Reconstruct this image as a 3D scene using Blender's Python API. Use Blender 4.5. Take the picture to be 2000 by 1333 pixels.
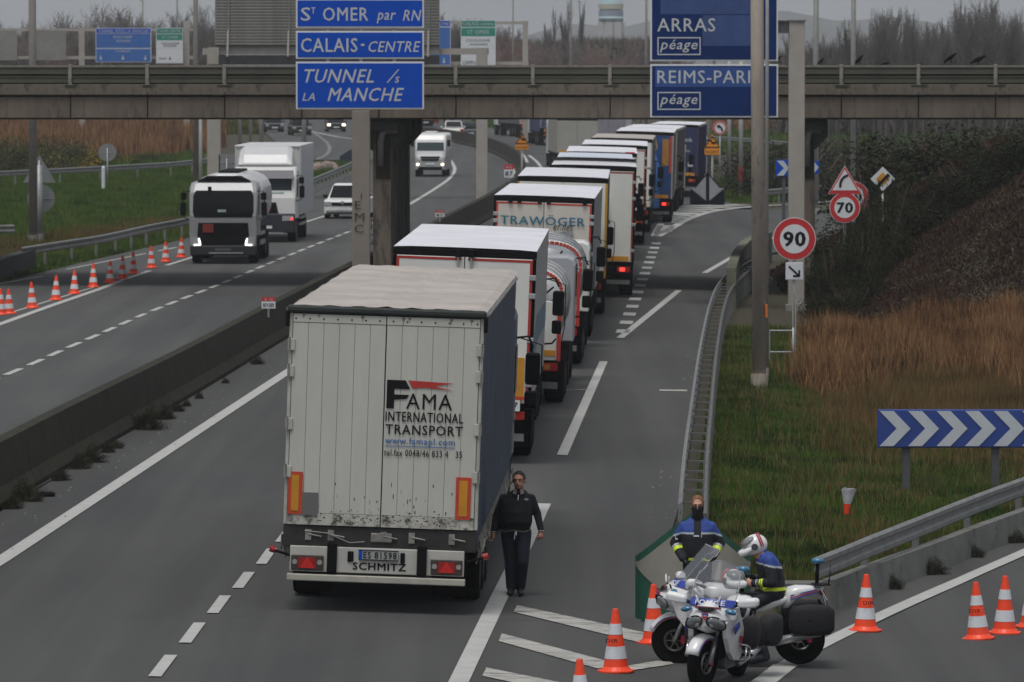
import bpy, bmesh, math, random
import numpy as np
from mathutils import Vector, Matrix, Euler
R=math.radians; PI=math.pi
sc=bpy.context.scene
for o in list(bpy.data.objects): bpy.data.objects.remove(o)
C=sc.collection
# ---------------------------------------------------------------- camera, sky, sun, exposure
H=7.4; F=11550.0; HY=95.0
PITCH=math.atan((666.5-HY)/F)
cd=bpy.data.cameras.new('camera'); cam=bpy.data.objects.new('camera',cd); C.objects.link(cam)
cam.location=(0,0,H); cam.rotation_euler=(PI/2-PITCH,0,0)
cd.sensor_width=36; cd.lens=36*F/2000; cd.clip_start=1; cd.clip_end=9000
sc.camera=cam
cd.dof.use_dof=True; cd.dof.focus_distance=82; cd.dof.aperture_fstop=8
SUN_EL,SUN_AZ=R(70),R(200)
w=bpy.data.worlds.new('World'); sc.world=w; w.use_nodes=True
nt=w.node_tree; nt.nodes.clear()
out=nt.nodes.new('ShaderNodeOutputWorld'); bg=nt.nodes.new('ShaderNodeBackground')
sky=nt.nodes.new('ShaderNodeTexSky'); sky.sky_type='NISHITA'; sky.sun_disc=False
sky.sun_elevation=SUN_EL; sky.sun_rotation=SUN_AZ; sky.dust_density=4; sky.air_density=1.0
hs=nt.nodes.new('ShaderNodeHueSaturation'); hs.inputs['Saturation'].default_value=.22
tc=nt.nodes.new('ShaderNodeTexCoord'); mp=nt.nodes.new('ShaderNodeMapping'); mp.inputs['Scale'].default_value=(3,3,14)
nz=nt.nodes.new('ShaderNodeTexNoise'); nz.inputs['Scale'].default_value=2.2; nz.inputs['Detail'].default_value=6
cr=nt.nodes.new('ShaderNodeValToRGB'); cr.color_ramp.elements[0].position=.3; cr.color_ramp.elements[0].color=(.90,.91,.94,1)
cr.color_ramp.elements[1].position=.7; cr.color_ramp.elements[1].color=(1.2,1.2,1.2,1)
mx=nt.nodes.new('ShaderNodeMix'); mx.data_type='RGBA'; mx.blend_type='MULTIPLY'; mx.inputs[0].default_value=1
L=nt.links.new
L(sky.outputs[0],hs.inputs['Color']); L(tc.outputs['Generated'],mp.inputs[0]); L(mp.outputs[0],nz.inputs['Vector'])
L(nz.outputs[0],cr.inputs[0]); ad=nt.nodes.new('ShaderNodeMix'); ad.data_type='RGBA'; ad.inputs[0].default_value=.6; ad.inputs[7].default_value=(3.5,3.75,4.05,1)   # cloud deck over the clear sky
L(hs.outputs[0],ad.inputs[6]); L(ad.outputs[2],mx.inputs[6]); L(cr.outputs[0],mx.inputs[7]); L(mx.outputs[2],bg.inputs[0])
bg.inputs[1].default_value=.09; L(bg.outputs[0],out.inputs[0])
sd=bpy.data.lights.new('sun','SUN'); sun=bpy.data.objects.new('sun',sd); C.objects.link(sun)
sd.energy=1.4; sd.angle=R(24); sd.color=(1,.97,.93)
sun.rotation_euler=(PI/2-SUN_EL,0,PI-SUN_AZ)
vs=sc.view_settings; vs.view_transform='Standard'; vs.look='None'; vs.exposure=.27; vs.gamma=1; vs.use_curve_mapping=False
sc.cycles.volume_bounces=1; sc.cycles.max_bounces=6
rnd=random.Random(7); NR=np.random.default_rng(5)
# ---------------------------------------------------------------- ground height and pixel helpers (layout was measured on the photograph)
def G(x,y):
    yc=min(y,220.); s=(x+8.17)-.044*(yc-94.4)
    return -.002*max(0,min(y-80,120))-.03*max(0,min(s-5,10))
def ray(px,py):
    vx=(px-1000)/F; vy=(666.5-py)/F
    dy=math.cos(PITCH)+vy*math.sin(PITCH); dz=-math.sin(PITCH)+vy*math.cos(PITCH)
    return vx/dy,dz/dy
def zp(px,py,h=0.):
    a,b=ray(px,py); z=h
    for _ in range(8):
        Y=(z-H)/b; z=G(a*Y,Y)+h
    return Vector((a*Y,Y,z))
gp=zp
def dp(px,py,Y):
    a,b=ray(px,py); return Vector((a*Y,Y,H+b*Y))
def up(px,Y):
    x=(px-1000)/F*Y; return Vector((x,Y,G(x,Y)))
def hz(py,Y): return dp(1000,py,Y).z
# ---------------------------------------------------------------- materials
M={}
def mat(n,c,rough=.6,metal=0,var=.12,sc_=3.,bump=0.,bs=40.,spec=.5,c2=None,em=0,dirt=None,stretch=None,coat=0,trans=0):
    if n in M: return M[n]
    m=bpy.data.materials.new(n); m.use_nodes=True; t=m.node_tree; b=t.nodes['Principled BSDF']
    b.inputs['Roughness'].default_value=rough; b.inputs['Metallic'].default_value=metal
    b.inputs['Specular IOR Level'].default_value=spec; b.inputs['Base Color'].default_value=(*c,1)
    if coat: b.inputs['Coat Weight'].default_value=coat; b.inputs['Coat Roughness'].default_value=.08
    if trans: b.inputs['Alpha'].default_value=1-trans
    if em: b.inputs['Emission Color'].default_value=(*c,1); b.inputs['Emission Strength'].default_value=em
    src=None
    if var or c2 or bump:
        co=t.nodes.new('ShaderNodeTexCoord'); ma=t.nodes.new('ShaderNodeMapping')
        if stretch: ma.inputs['Scale'].default_value=stretch
        t.links.new(co.outputs['Object'],ma.inputs[0]); src=ma
    if var or c2:
        n1=t.nodes.new('ShaderNodeTexNoise'); n1.inputs['Scale'].default_value=sc_; n1.inputs['Detail'].default_value=7; n1.inputs['Roughness'].default_value=.65
        t.links.new(src.outputs[0],n1.inputs['Vector'])
        r=t.nodes.new('ShaderNodeValToRGB'); r.color_ramp.elements[0].position=.32; r.color_ramp.elements[1].position=.68
        a=c2 if c2 else tuple(x*(1-var) for x in c); bb=c if c2 else tuple(min(1,x*(1+var)) for x in c)
        r.color_ramp.elements[0].color=(*a,1); r.color_ramp.elements[1].color=(*bb,1)
        t.links.new(n1.outputs[0],r.inputs[0]); last=r.outputs[0]
        if dirt:   # (colour, threshold, scale): blotches of dirt
            n2=t.nodes.new('ShaderNodeTexNoise'); n2.inputs['Scale'].default_value=dirt[2]; n2.inputs['Detail'].default_value=9; n2.inputs['Roughness'].default_value=.75
            t.links.new(src.outputs[0],n2.inputs['Vector'])
            r2=t.nodes.new('ShaderNodeValToRGB'); r2.color_ramp.elements[0].position=dirt[1]; r2.color_ramp.elements[1].position=dirt[1]+.12
            t.links.new(n2.outputs[0],r2.inputs[0])
            x=t.nodes.new('ShaderNodeMix'); x.data_type='RGBA'; x.inputs[7].default_value=(*dirt[0],1)
            t.links.new(r2.outputs[0],x.inputs[0]); t.links.new(last,x.inputs[6]); last=x.outputs[2]
        t.links.new(last,b.inputs['Base Color'])
    if bump:
        n3=t.nodes.new('ShaderNodeTexNoise'); n3.inputs['Scale'].default_value=bs; n3.inputs['Detail'].default_value=5
        t.links.new(src.outputs[0],n3.inputs['Vector'])
        bp=t.nodes.new('ShaderNodeBump'); bp.inputs['Strength'].default_value=bump; bp.inputs['Distance'].default_value=.02
        t.links.new(n3.outputs[0],bp.inputs['Height']); t.links.new(bp.outputs[0],b.inputs['Normal'])
    M[n]=m; return m
def veg(n,cols,rough=.8,big=.15):
    """leaf / blade colour: random per blade mixed with broad patches"""
    m=bpy.data.materials.new(n); m.use_nodes=True; t=m.node_tree; b=t.nodes['Principled BSDF']; b.inputs['Roughness'].default_value=rough
    b.inputs['Specular IOR Level'].default_value=.2
    g=t.nodes.new('ShaderNodeNewGeometry'); co=t.nodes.new('ShaderNodeTexCoord'); n1=t.nodes.new('ShaderNodeTexNoise'); n1.inputs['Scale'].default_value=big; n1.inputs['Detail'].default_value=5
    t.links.new(co.outputs['Object'],n1.inputs['Vector'])
    mm=t.nodes.new('ShaderNodeMath'); mm.operation='MULTIPLY_ADD'; mm.inputs[1].default_value=.42
    m2=t.nodes.new('ShaderNodeMath'); m2.operation='MULTIPLY_ADD'; m2.inputs[1].default_value=2.3; m2.inputs[2].default_value=-.86
    t.links.new(n1.outputs[0],m2.inputs[0]); t.links.new(g.outputs['Random Per Island'],mm.inputs[0]); t.links.new(m2.outputs[0],mm.inputs[2])
    r=t.nodes.new('ShaderNodeValToRGB'); e=r.color_ramp.elements
    while len(e)<len(cols): e.new(.5)
    for i,c in enumerate(cols): e[i].position=i/(len(cols)-1); e[i].color=(*c,1)
    t.links.new(mm.outputs[0],r.inputs[0]); t.links.new(r.outputs[0],b.inputs['Base Color'])
    M[n]=m; return m
# ---------------------------------------------------------------- mesh builder
class MB:
    def __init__(s): s.v=[]; s.f=[]
    def add(s,vs,fs):
        o=len(s.v); s.v+= [tuple(v) for v in vs]; s.f+=[tuple(i+o for i in f) for f in fs]; return s
    def box(s,x0,x1,y0,y1,z0,z1):
        return s.add([(x0,y0,z0),(x1,y0,z0),(x1,y1,z0),(x0,y1,z0),(x0,y0,z1),(x1,y0,z1),(x1,y1,z1),(x0,y1,z1)],
          [(0,3,2,1),(4,5,6,7),(0,1,5,4),(1,2,6,5),(2,3,7,6),(3,0,4,7)])
    def bar(s,p,q,wx,wz=None,upv=(0,0,1)):
        p=Vector(p);q=Vector(q); wz=wz or wx; d=(q-p).normalized(); u=Vector(upv)
        if abs(d.dot(u))>.98: u=Vector((0,1,0))
        a=d.cross(u).normalized()*wx/2; b=a.cross(d).normalized()*wz/2
        return s.add([p-a-b,p+a-b,p+a+b,p-a+b,q-a-b,q+a-b,q+a+b,q-a+b],[(0,3,2,1),(4,5,6,7),(0,1,5,4),(1,2,6,5),(2,3,7,6),(3,0,4,7)])
    def cyl(s,p,q,r,r2=None,n=12,cap=True):
        p=Vector(p);q=Vector(q); r2=r if r2 is None else r2; d=(q-p).normalized(); u=Vector((0,0,1)) if abs(d.z)<.95 else Vector((0,1,0))
        a=d.cross(u).normalized(); b=d.cross(a).normalized(); vs=[]
        for c,rr in((p,r),(q,r2)):
            for i in range(n):
                t=2*PI*i/n; vs.append(c+a*math.cos(t)*rr+b*math.sin(t)*rr)
        fs=[(i,(i+1)%n,n+(i+1)%n,n+i) for i in range(n)]
        if cap: fs+=[tuple(range(n-1,-1,-1)),tuple(range(n,2*n))]
        return s.add(vs,fs)
    def tube(s,path,r,n=8,cap=True,closed=False):
        P=[Vector(p) for p in path]; k=len(P); rs=r if isinstance(r,(list,tuple)) else [r]*k; vs=[]; pa=None
        for i in range(k):
            if closed: d=(P[(i+1)%k]-P[i-1]).normalized()
            else: d=(P[min(i+1,k-1)]-P[max(i-1,0)]).normalized()
            if pa is None:
                u=Vector((0,0,1)) if abs(d.z)<.9 else Vector((0,1,0)); a=d.cross(u).normalized()
            else: a=(pa-d*pa.dot(d)).normalized()
            pa=a; b=d.cross(a)
            for j in range(n):
                t=2*PI*j/n; vs.append(P[i]+a*math.cos(t)*rs[i]+b*math.sin(t)*rs[i])
        fs=[]
        for i in range(k if closed else k-1):
            i2=(i+1)%k
            for j in range(n): fs.append((i*n+j,i*n+(j+1)%n,i2*n+(j+1)%n,i2*n+j))
        if cap and not closed: fs+=[tuple(range(n-1,-1,-1)),tuple(range((k-1)*n,k*n))]
        return s.add(vs,fs)
    def prism(s,pts,vec):
        n=len(pts); P=[Vector(p) for p in pts]; v=Vector(vec)
        return s.add(P+[p+v for p in P],[tuple(range(n-1,-1,-1)),tuple(range(n,2*n))]+[(i,(i+1)%n,n+(i+1)%n,n+i) for i in range(n)])
    def loft(s,secs,cap=True,closed=True):
        n=len(secs[0]); vs=[p for q in secs for p in q]; fs=[]
        for i in range(len(secs)-1):
            for j in range(n if closed else n-1): fs.append((i*n+j,i*n+(j+1)%n,(i+1)*n+(j+1)%n,(i+1)*n+j))
        if cap: fs+=[tuple(range(n-1,-1,-1)),tuple(range((len(secs)-1)*n,len(secs)*n))]
        return s.add(vs,fs)
    def ell(s,c,r,nu=14,nv=9,m=None):
        c=Vector(c); vs=[];fs=[]
        for i in range(nv+1):
            ph=PI*i/nv
            for j in range(nu):
                th=2*PI*j/nu; p=Vector((r[0]*math.sin(ph)*math.cos(th),r[1]*math.sin(ph)*math.sin(th),r[2]*math.cos(ph)))
                if m: p=m@p
                vs.append(c+p)
        for i in range(nv):
            for j in range(nu): fs.append((i*nu+j,(i+1)*nu+j,(i+1)*nu+(j+1)%nu,i*nu+(j+1)%nu))
        return s.add(vs,fs)
    def lathe(s,prof,n=16,c=(0,0,0),axis='z'):
        vs=[];k=len(prof)
        for r,z in prof:
            for j in range(n):
                t=2*PI*j/n; a,b=r*math.cos(t),r*math.sin(t)
                vs.append((c[0]+a,c[1]+b,c[2]+z) if axis=='z' else ((c[0]+z,c[1]+a,c[2]+b) if axis=='x' else (c[0]+a,c[1]+z,c[2]+b)))
        fs=[(i*n+j,i*n+(j+1)%n,(i+1)*n+(j+1)%n,(i+1)*n+j) for i in range(k-1) for j in range(n)]
        fs+=[tuple(range(n-1,-1,-1)),tuple(range((k-1)*n,k*n))]
        return s.add(vs,fs)
    def xf(s,m,start=0):
        s.v=s.v[:start]+[tuple(m@Vector(v)) for v in s.v[start:]]; return s
    def build(s,name,m,parent=None,smooth=False,bevel=0,fix=True,sub=0):
        me=bpy.data.meshes.new(name); me.from_pydata(s.v,[],s.f)
        if fix:
            bm=bmesh.new(); bm.from_mesh(me); bmesh.ops.recalc_face_normals(bm,faces=bm.faces); bm.to_mesh(me); bm.free()
        me.materials.append(m)
        if smooth: me.shade_smooth()
        o=bpy.data.objects.new(name,me); C.objects.link(o)
        if parent: o.parent=parent
        if bevel:
            b=o.modifiers.new('b','BEVEL'); b.width=bevel; b.segments=2; b.limit_method='ANGLE'; b.angle_limit=R(40)
        if sub:
            b=o.modifiers.new('s','SUBSURF'); b.levels=sub; b.render_levels=sub
        return o
def npmesh(name,v,f,m,parent=None,smooth=False):
    me=bpy.data.meshes.new(name); n=len(v); k=len(f); a=f.shape[1]
    me.vertices.add(n); me.vertices.foreach_set('co',v.astype(np.float32).ravel())
    me.loops.add(k*a); me.loops.foreach_set('vertex_index',f.astype(np.int32).ravel())
    me.polygons.add(k); me.polygons.foreach_set('loop_start',np.arange(0,k*a,a,dtype=np.int32)); me.polygons.foreach_set('loop_total',np.full(k,a,np.int32))
    me.update(); me.validate(); me.materials.append(m)
    if smooth: me.shade_smooth()
    o=bpy.data.objects.new(name,me); C.objects.link(o)
    if parent: o.parent=parent
    return o
def thing(name,label,cat,loc=(0,0,0),rz=0,ry=0,group=None,rx=0):
    o=bpy.data.objects.new(name,None); C.objects.link(o); o.location=loc; o.rotation_euler=(rx,ry,rz)
    o.empty_display_size=.2; tag(o,label,cat,group); return o
def tag(o,label,cat,group=None,kind=None):
    if label: o['label']=label
    if cat: o['category']=cat
    if group: o['group']=group
    if kind: o['kind']=kind
    return o
def kids(o): return [c for c in bpy.data.objects if c.parent==o]
def copy_tree(o,parent=None,idx=None):
    if idx is None:
        idx={}
        for c in bpy.data.objects:
            if c.parent: idx.setdefault(c.parent.name,[]).append(c)
    c=o.copy(); C.objects.link(c)
    if parent: c.parent=parent
    for ch in idx.get(o.name,[]): copy_tree(ch,c,idx)
    return c
def struct(o): o['kind']='structure'; return o
def stuff(o): o['kind']='stuff'; return o
def text(body,w_,h_,m,parent,loc,shear=0,bold=0,name='lettering',flip=False,fit=True,vert=False):
    """flat print facing local -Y; (loc) = lower left corner"""
    cu=bpy.data.curves.new('t','FONT'); cu.body=body; cu.shear=shear; cu.resolution_u=2
    cu.space_character=1.1; bw=bold*.8; cu.offset=0
    t=bpy.data.objects.new('t',cu); me=bpy.data.meshes.new_from_object(t)
    n=len(me.vertices); a=np.zeros(n*3); me.vertices.foreach_get('co',a); a=a.reshape(n,3)
    mn=a.min(0); mxx=a.max(0); a=(a-mn); a[:,0]*=w_/(mxx[0]-mn[0]); a[:,1]*=h_/(mxx[1]-mn[1])
    b=np.zeros_like(a); b[:,0]=a[:,0]*(-1 if flip else 1); b[:,2]=a[:,1]
    if flip: b[:,0]+=w_
    me.vertices.foreach_set('co',b.ravel()); me.update()
    if bw>0:   # heavier weight: shifted copies, each a hair further out
        q=bw*h_; bm=bmesh.new(); bm.from_mesh(me); src=list(bm.faces)
        for kk,(dx_,dz_) in enumerate(((q,0),(-q,0),(0,q*.6),(0,-q*.6))):
            r_=bmesh.ops.duplicate(bm,geom=src); bmesh.ops.translate(bm,verts=[v_ for v_ in r_['geom'] if isinstance(v_,bmesh.types.BMVert)],vec=(dx_,-.0008*(kk+1),dz_))
        bm.to_mesh(me); bm.free()
    me.name=name
    me.materials.clear(); me.materials.append(m)
    o=bpy.data.objects.new(name,me); C.objects.link(o); o.parent=parent; o.location=loc
    bpy.data.objects.remove(t); return o
def interp(tab,x):
    if x<=tab[0][0]: return tab[0][1]
    for (a,b),(c,d) in zip(tab,tab[1:]):
        if x<=c: return b+(d-b)*(x-a)/(c-a)
    return tab[-1][1]
# palette
white=mat('white_paint',(.72,.72,.70),.35,var=.06,sc_=1.5,coat=.3)
dirtywhite=mat('dirty_white_panel',(.50,.50,.45),.55,var=.07,sc_=1.2,dirt=((.20,.18,.14),.66,2.2),stretch=(1.6,1,.5))
clean=mat('clean_white_panel',(.70,.70,.66),.4,var=.05,sc_=1,dirt=((.42,.40,.36),.72,2))
roofw=mat('white_roof_sheet',(.68,.68,.72),.6,var=.10,sc_=.6,dirt=((.55,.54,.5),.68,1.2))
tarp=mat('grey_beige_tarp_roof',(.40,.36,.33),.75,var=.16,sc_=.8,dirt=((.25,.22,.20),.64,1.4),bump=.3,bs=6)
dark=mat('dark_grey_rubber',(.007,.007,.0075),.9,var=.2,spec=.12)
black=mat('black_plastic',(.003,.003,.0035),.65,var=.2,spec=.15)
under=mat('dirty_black_chassis',(.004,.004,.0035),.9,var=.3,sc_=6,spec=.08)
tyre=mat('tyre_rubber',(.005,.005,.005),.9,var=.3,sc_=8,spec=.1)
steel=mat('galvanised_steel',(.34,.35,.35),.5,.5,var=.2,sc_=5,bump=.1)
rail_m=mat('weathered_zinc',(.20,.205,.20),.6,.25,var=.22,sc_=2.5,dirt=((.12,.11,.09),.64,3))
chrome=mat('bright_chrome',(.6,.6,.62),.18,1,var=.05)
conc=mat('weathered_concrete',(.26,.245,.215),.85,var=.16,sc_=1.1,bump=.4,bs=20,dirt=((.12,.11,.09),.6,1.6),stretch=(1,1,.5))
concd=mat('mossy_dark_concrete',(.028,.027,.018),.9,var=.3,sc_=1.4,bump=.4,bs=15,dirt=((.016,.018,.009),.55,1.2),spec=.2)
conclt=mat('pale_concrete_column',(.36,.335,.30),.85,var=.1,sc_=1.5,bump=.3,bs=20)
glass=mat('dark_window_glass',(.004,.005,.006),.12,var=0,spec=.18)
glassl=mat('grey_windscreen_glass',(.035,.05,.055),.1,var=0,spec=.35)
red=mat('red_reflective_tape',(.45,.03,.02),.5,var=.1)
redb=mat('red_brown_marker',(.30,.05,.035),.55,var=.2)
orange=mat('orange_reflector',(.62,.27,.02),.4,var=.15,sc_=4)
signred=mat('sign_red',(.52,.025,.03),.4,var=.05)
signw=mat('sign_white',(.66,.68,.70),.45,var=.05)
signb=mat('sign_blue',(.002,.068,.46),.7,var=.08,sc_=1,spec=.08)
signbd=mat('faded_dark_sign_blue',(.006,.027,.12),.7,var=.12,sc_=.8,spec=.08)
signbm=mat('sign_blue_patch',(.018,.07,.26),.45,var=.1,sc_=.8)
signback=mat('sign_back_grey',(.22,.225,.23),.6,.2,var=.12)
ink=mat('black_print',(.008,.008,.009),.7,var=0,spec=.15)
coneor=mat('cone_orange',(.88,.065,.015),.45,var=.08,sc_=9,dirt=((.45,.05,.02),.66,6))
conew=mat('cone_white_band',(.62,.65,.68),.4,var=.08,sc_=8,dirt=((.4,.4,.38),.62,5))
skin=mat('skin',(.42,.20,.13),.55,var=.1,sc_=9)
# ================================================================ SETTING: ground and roads
def emb(x,y):
    """right-hand bridge embankment"""
    a=max(0.,min(1.,(y-158)/29.)); a=a*(1.6-.6*a); base=9.3-.012*(y-170)
    hgt=max(0.,min(4.9,(x-base)*.62))*a
    if y>206: hgt*=max(0.,1-(y-206)/14.)
    lv=0
    if x>-30 and y<160: lv=0
    return hgt
xs=sorted(set([-900,-500,-300,-200,-150,-110,-80,-60,-50,-40]+[i*1. for i in range(-36,46,1)]+[50,60,80,110,150,200,300,500,900]))
ys=[20,40,50]+list(range(54,260,2))+list(range(260,420,8))+[440,480,520,580,650,750,900,1100,1400,1800,2400,3200]
V=np.array([(x,y,G(x,y)-.07+emb(x,y)) for y in ys for x in xs]); nx=len(xs)
Fq=np.array([(j*nx+i,j*nx+i+1,(j+1)*nx+i+1,(j+1)*nx+i) for j in range(len(ys)-1) for i in range(nx-1)])
gm=mat('ground_earth_and_grass',(.032,.036,.014),.95,c2=(.045,.032,.018),sc_=.22,bump=.6,bs=8)
struct(npmesh('ground',V,Fq,gm,smooth=True))
def asph(n,c,seed):
    m=bpy.data.materials.new(n); m.use_nodes=True; t=m.node_tree; b=t.nodes['Principled BSDF']; b.inputs['Roughness'].default_value=.88; b.inputs['Specular IOR Level'].default_value=.25
    co=t.nodes.new('ShaderNodeTexCoord')
    def nse(scale,st,det,dx=0):
        ma=t.nodes.new('ShaderNodeMapping'); ma.inputs['Scale'].default_value=st; ma.inputs['Rotation'].default_value=(0,0,R(2.6)); ma.inputs['Location'].default_value=(seed+dx,seed,0)
        t.links.new(co.outputs['Object'],ma.inputs[0]); n=t.nodes.new('ShaderNodeTexNoise'); n.inputs['Scale'].default_value=scale; n.inputs['Detail'].default_value=det; n.inputs['Roughness'].default_value=.6
        t.links.new(ma.outputs[0],n.inputs['Vector']); return n.outputs[0]
    a=nse(1.,(.9,.016,1),4); bb=nse(.35,(1,.22,1),6,4); g=nse(38,(1,1,1),3,9); cr_=nse(1.3,(1,.3,1),9,13)
    def ramp(x,p0,v0,p1,v1):
        r=t.nodes.new('ShaderNodeValToRGB'); e=r.color_ramp.elements; e[0].position=p0;e[1].position=p1; e[0].color=(v0,v0,v0*1.02,1); e[1].color=(v1,v1,v1*.985,1); t.links.new(x,r.inputs[0]); return r.outputs[0]
    def mul(x,y):
        q=t.nodes.new('ShaderNodeMix'); q.data_type='RGBA'; q.blend_type='MULTIPLY'; q.inputs[0].default_value=1; t.links.new(x,q.inputs[6]); t.links.new(y,q.inputs[7]); return q.outputs[2]
    k=c*1.15
    col=mul(ramp(a,.3,.76,.7,1.15),ramp(bb,.3,.84,.7,1.1)); col=mul(col,ramp(g,.25,.78*k,.75,1.15*k)); col=mul(col,ramp(cr_,.24,.8,.36,1))
    t.links.new(col,b.inputs['Base Color'])
    bp=t.nodes.new('ShaderNodeBump'); bp.inputs['Strength'].default_value=.3; bp.inputs['Distance'].default_value=.01; t.links.new(g,bp.inputs['Height']); t.links.new(bp.outputs[0],b.inputs['Normal'])
    M[n]=m; return m
asr=asph('asphalt_right',.064,3.); asl=asph('asphalt_left',.070,21.)
def strip(name,rows,m,z=0.,step=2.0):
    """rows: (py, px left, px right) measured on the ground"""
    A=[(gp(a,y),gp(b,y)) for y,a,b in rows]; out=[]
    for (l0,r0),(l1,r1) in zip(A,A[1:]):
        n=max(1,int(abs(l1.y-l0.y)/step))
        for k in range(n): out.append((l0.lerp(l1,k/n),r0.lerp(r1,k/n)))
    out.append(A[-1]); v=[];f=[]; nc=max(4,int(max((r-l).length for l,r in out)/1.2)); nc=min(nc,40)
    for l,r in out:
        for j in range(nc+1):
            p=l.lerp(r,j/nc); v.append((p.x,p.y,G(p.x,p.y)+z))
    for i in range(len(out)-1):
        for j in range(nc): f.append((i*(nc+1)+j,i*(nc+1)+j+1,(i+1)*(nc+1)+j+1,(i+1)*(nc+1)+j))
    return struct(npmesh(name,np.array(v),np.array(f),m,smooth=True))
strip('carriageway_right',[(1900,-1100,3200),(1500,-830,2600),(1333,-548,2400),(1215,-355,1260)][:3]+[(1215.5,-356,2400)],asr)
strip('slip_road',[(1250,1500,2600),(1215.5,1560,2600),(1185,1632,2600),(1110,1830,2600),(1040,2015,2600),(960,2250,2700)],asr,-.006)
strip('carriageway_right',[(1215.5,-356,1252),(1100,-165,1290),(1005,-8,1322),(900,166,1342),(800,331,1358),(700,497,1372),(668,550,1377),(620,620,1386),(575,685,1400),(530,740,1432),(500,780,1482),(470,815,1620),(440,850,1900),(427,872,2050),(410,912,2050),(406,918,1800)],asr)
strip('carriageway_right',[(406,918,1500),(398,936,1430),(388,951,1405),(370,985,1398),(343,1010,1392),(319,1019,1380),(307,1013,1374),(280,980,1345),(265,932,1310),(259,872,1290),(250,780,1250),(241,640,1190),(233,470,1080)],asr)
strip('carriageway_left',[(1500,-2600,-860),(1000,-1500,-8),(885,-900,190),(760,-600,397),(668,-400,550),(620,-280,620),(575,-90,685),(530,90,740),(505,195,772),(470,350,815),(440,455,850),(427,490,872),(388,560,951),(370,590,985),(343,668,1010),(334,690,1013),(319,740,1019),(313.2,770,1016)],asl,.0)
strip('carriageway_left',[(313,590,1016),(307,578,1013),(280,540,980),(265,525,932),(259,515,872),(250,500,780),(241,478,640),(233,440,470)],asl)
mk=mat('road_marking_paint',(.42,.42,.40),.7,var=.1,sc_=3,dirt=((.2,.2,.19),.64,5))
mkw=mat('worn_road_marking',(.40,.39,.36),.8,var=.15,sc_=3,dirt=((.10,.10,.10),.5,3.4),stretch=(.5,2.2,1))
def densify(P,step=1.):
    o=[]
    for a,b in zip(P,P[1:]):
        n=max(1,int((b-a).length/step))
        for k in range(n): o.append(a.lerp(b,k/n))
    return o+[P[-1]]
def smoothpath(P,n=6):
    Q=[P[0]]+list(P)+[P[-1]]; o=[]
    for i in range(1,len(Q)-2):
        a,b,c,d=Q[i-1:i+3]
        for k in range(n):
            t=k/n; o.append(.5*((2*b)+(c-a)*t+(2*a-5*b+4*c-d)*t*t+(3*b-3*c+d-a)*t**3))
    return o+[P[-1]]
def ribbon(mb,P,wd,z=.012,step=1.):
    P=densify(P,step); n=len(P); v=[]
    for i,p in enumerate(P):
        d=(P[min(i+1,n-1)]-P[max(i-1,0)]); d.z=0; d.normalize(); s=Vector((d.y,-d.x,0))*wd/2
        for q in (p-s,p+s): v.append((q.x,q.y,G(q.x,q.y)+z))
    mb.add(v,[(2*i,2*i+1,2*i+3,2*i+2) for i in range(n-1)])
def line(pts,wd,sm=False):
    P=[gp(*p) for p in pts]; 
    if sm: P=smoothpath(P)
    b=MB(); ribbon(b,P,wd); return struct(b.build('painted_line',mk,fix=False))
def dashes(pts,wd,on,off,ph=0,sm=False,m=mk):
    P=[gp(*p) for p in pts]
    if sm: P=smoothpath(P)
    P=densify(P,.25); s=0; cur=[]; b=MB(); prev=P[0]
    for p in P:
        s+=(p-prev).length; prev=p
        if (s+ph)%(on+off)<on: cur.append(p)
        elif len(cur)>1: ribbon(b,[cur[0],cur[-1]] if not sm else cur,wd); cur=[]
        else: cur=[]
    if len(cur)>1: ribbon(b,cur,wd)
    return struct(b.build('dashed_lane_line',m,fix=False))
def quad(pts,m=mk,nd=3):
    q=[gp(*p) for p in pts]; v=[];f=[];n=6
    for i in range(n+1):
        l=q[0].lerp(q[3],i/n); r=q[1].lerp(q[2],i/n)
        for j in range(n+1):
            p=l.lerp(r,j/n); v.append((p.x,p.y,G(p.x,p.y)+.012))
    for i in range(n):
        for j in range(n): f.append((i*(n+1)+j,i*(n+1)+j+1,(i+1)*(n+1)+j+1,(i+1)*(n+1)+j))
    b=MB(); b.add(v,f); return struct(b.build('painted_marking',m,fix=False))
line([(-380,1333),(0,1097),(550,735),(700,636),(800,560)],.26)
for a,b in (((302,1323),(334,1281)),((361,1257),(390,1218)),((415,1199),(440,1165)),((464,1150),(487,1119)),((510,1103),(531,1073)),((547,1060),(562,1040)),((240,1400),(272,1350))): line([a,b],.155)
line([(896,1333),(1016,1085),(1062,985)],.24); line([(800,1500),(896,1333.2)],.24)
line([(1098,890),(1179,707)],.2); line([(1211,661),(1326,568)],.2); line([(1376,534),(1452,491)],.2); line([(1462,484),(1560,445)],.2)
n=15
for i in range(n):
    t=i/(n-1); D0=160+(232-160)*t; y=HY+7.66*F/D0; x=1222+(1287-1222)*((632-y)/(632-460))
    k=D0/F; p=gp(x,y); b=MB(); ribbon(b,[p+Vector((-.02*1.3,-1.0,0)),p+Vector((.05,1.0,0))],.36); struct(b.build('broad_dash',mk,fix=False))
line([(1284,462),(1312,446),(1345,428),(1385,415),(1430,408),(1490,403),(1560,399),(1640,393),(1750,388)],.38,True)
line([(1278,462),(1286,446),(1296,430),(1303,418)],.3,True)
quad([(1275,461),(1312,453),(1318,441),(1285,441)])
for i in range(9):
    y=437-i*4.1; xr=1322+ (0,10,22,34,48,64,84,108,130)[i]; line([(1289+i*2.0,y),(xr,y-3.5)],.75 if i<6 else .9)
quad([(1003,1197),(1254,1258),(1300,1246),(1010,1184)],mkw); quad([(974,1254),(1168,1308),(1212,1300),(980,1239)],mkw)
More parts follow.
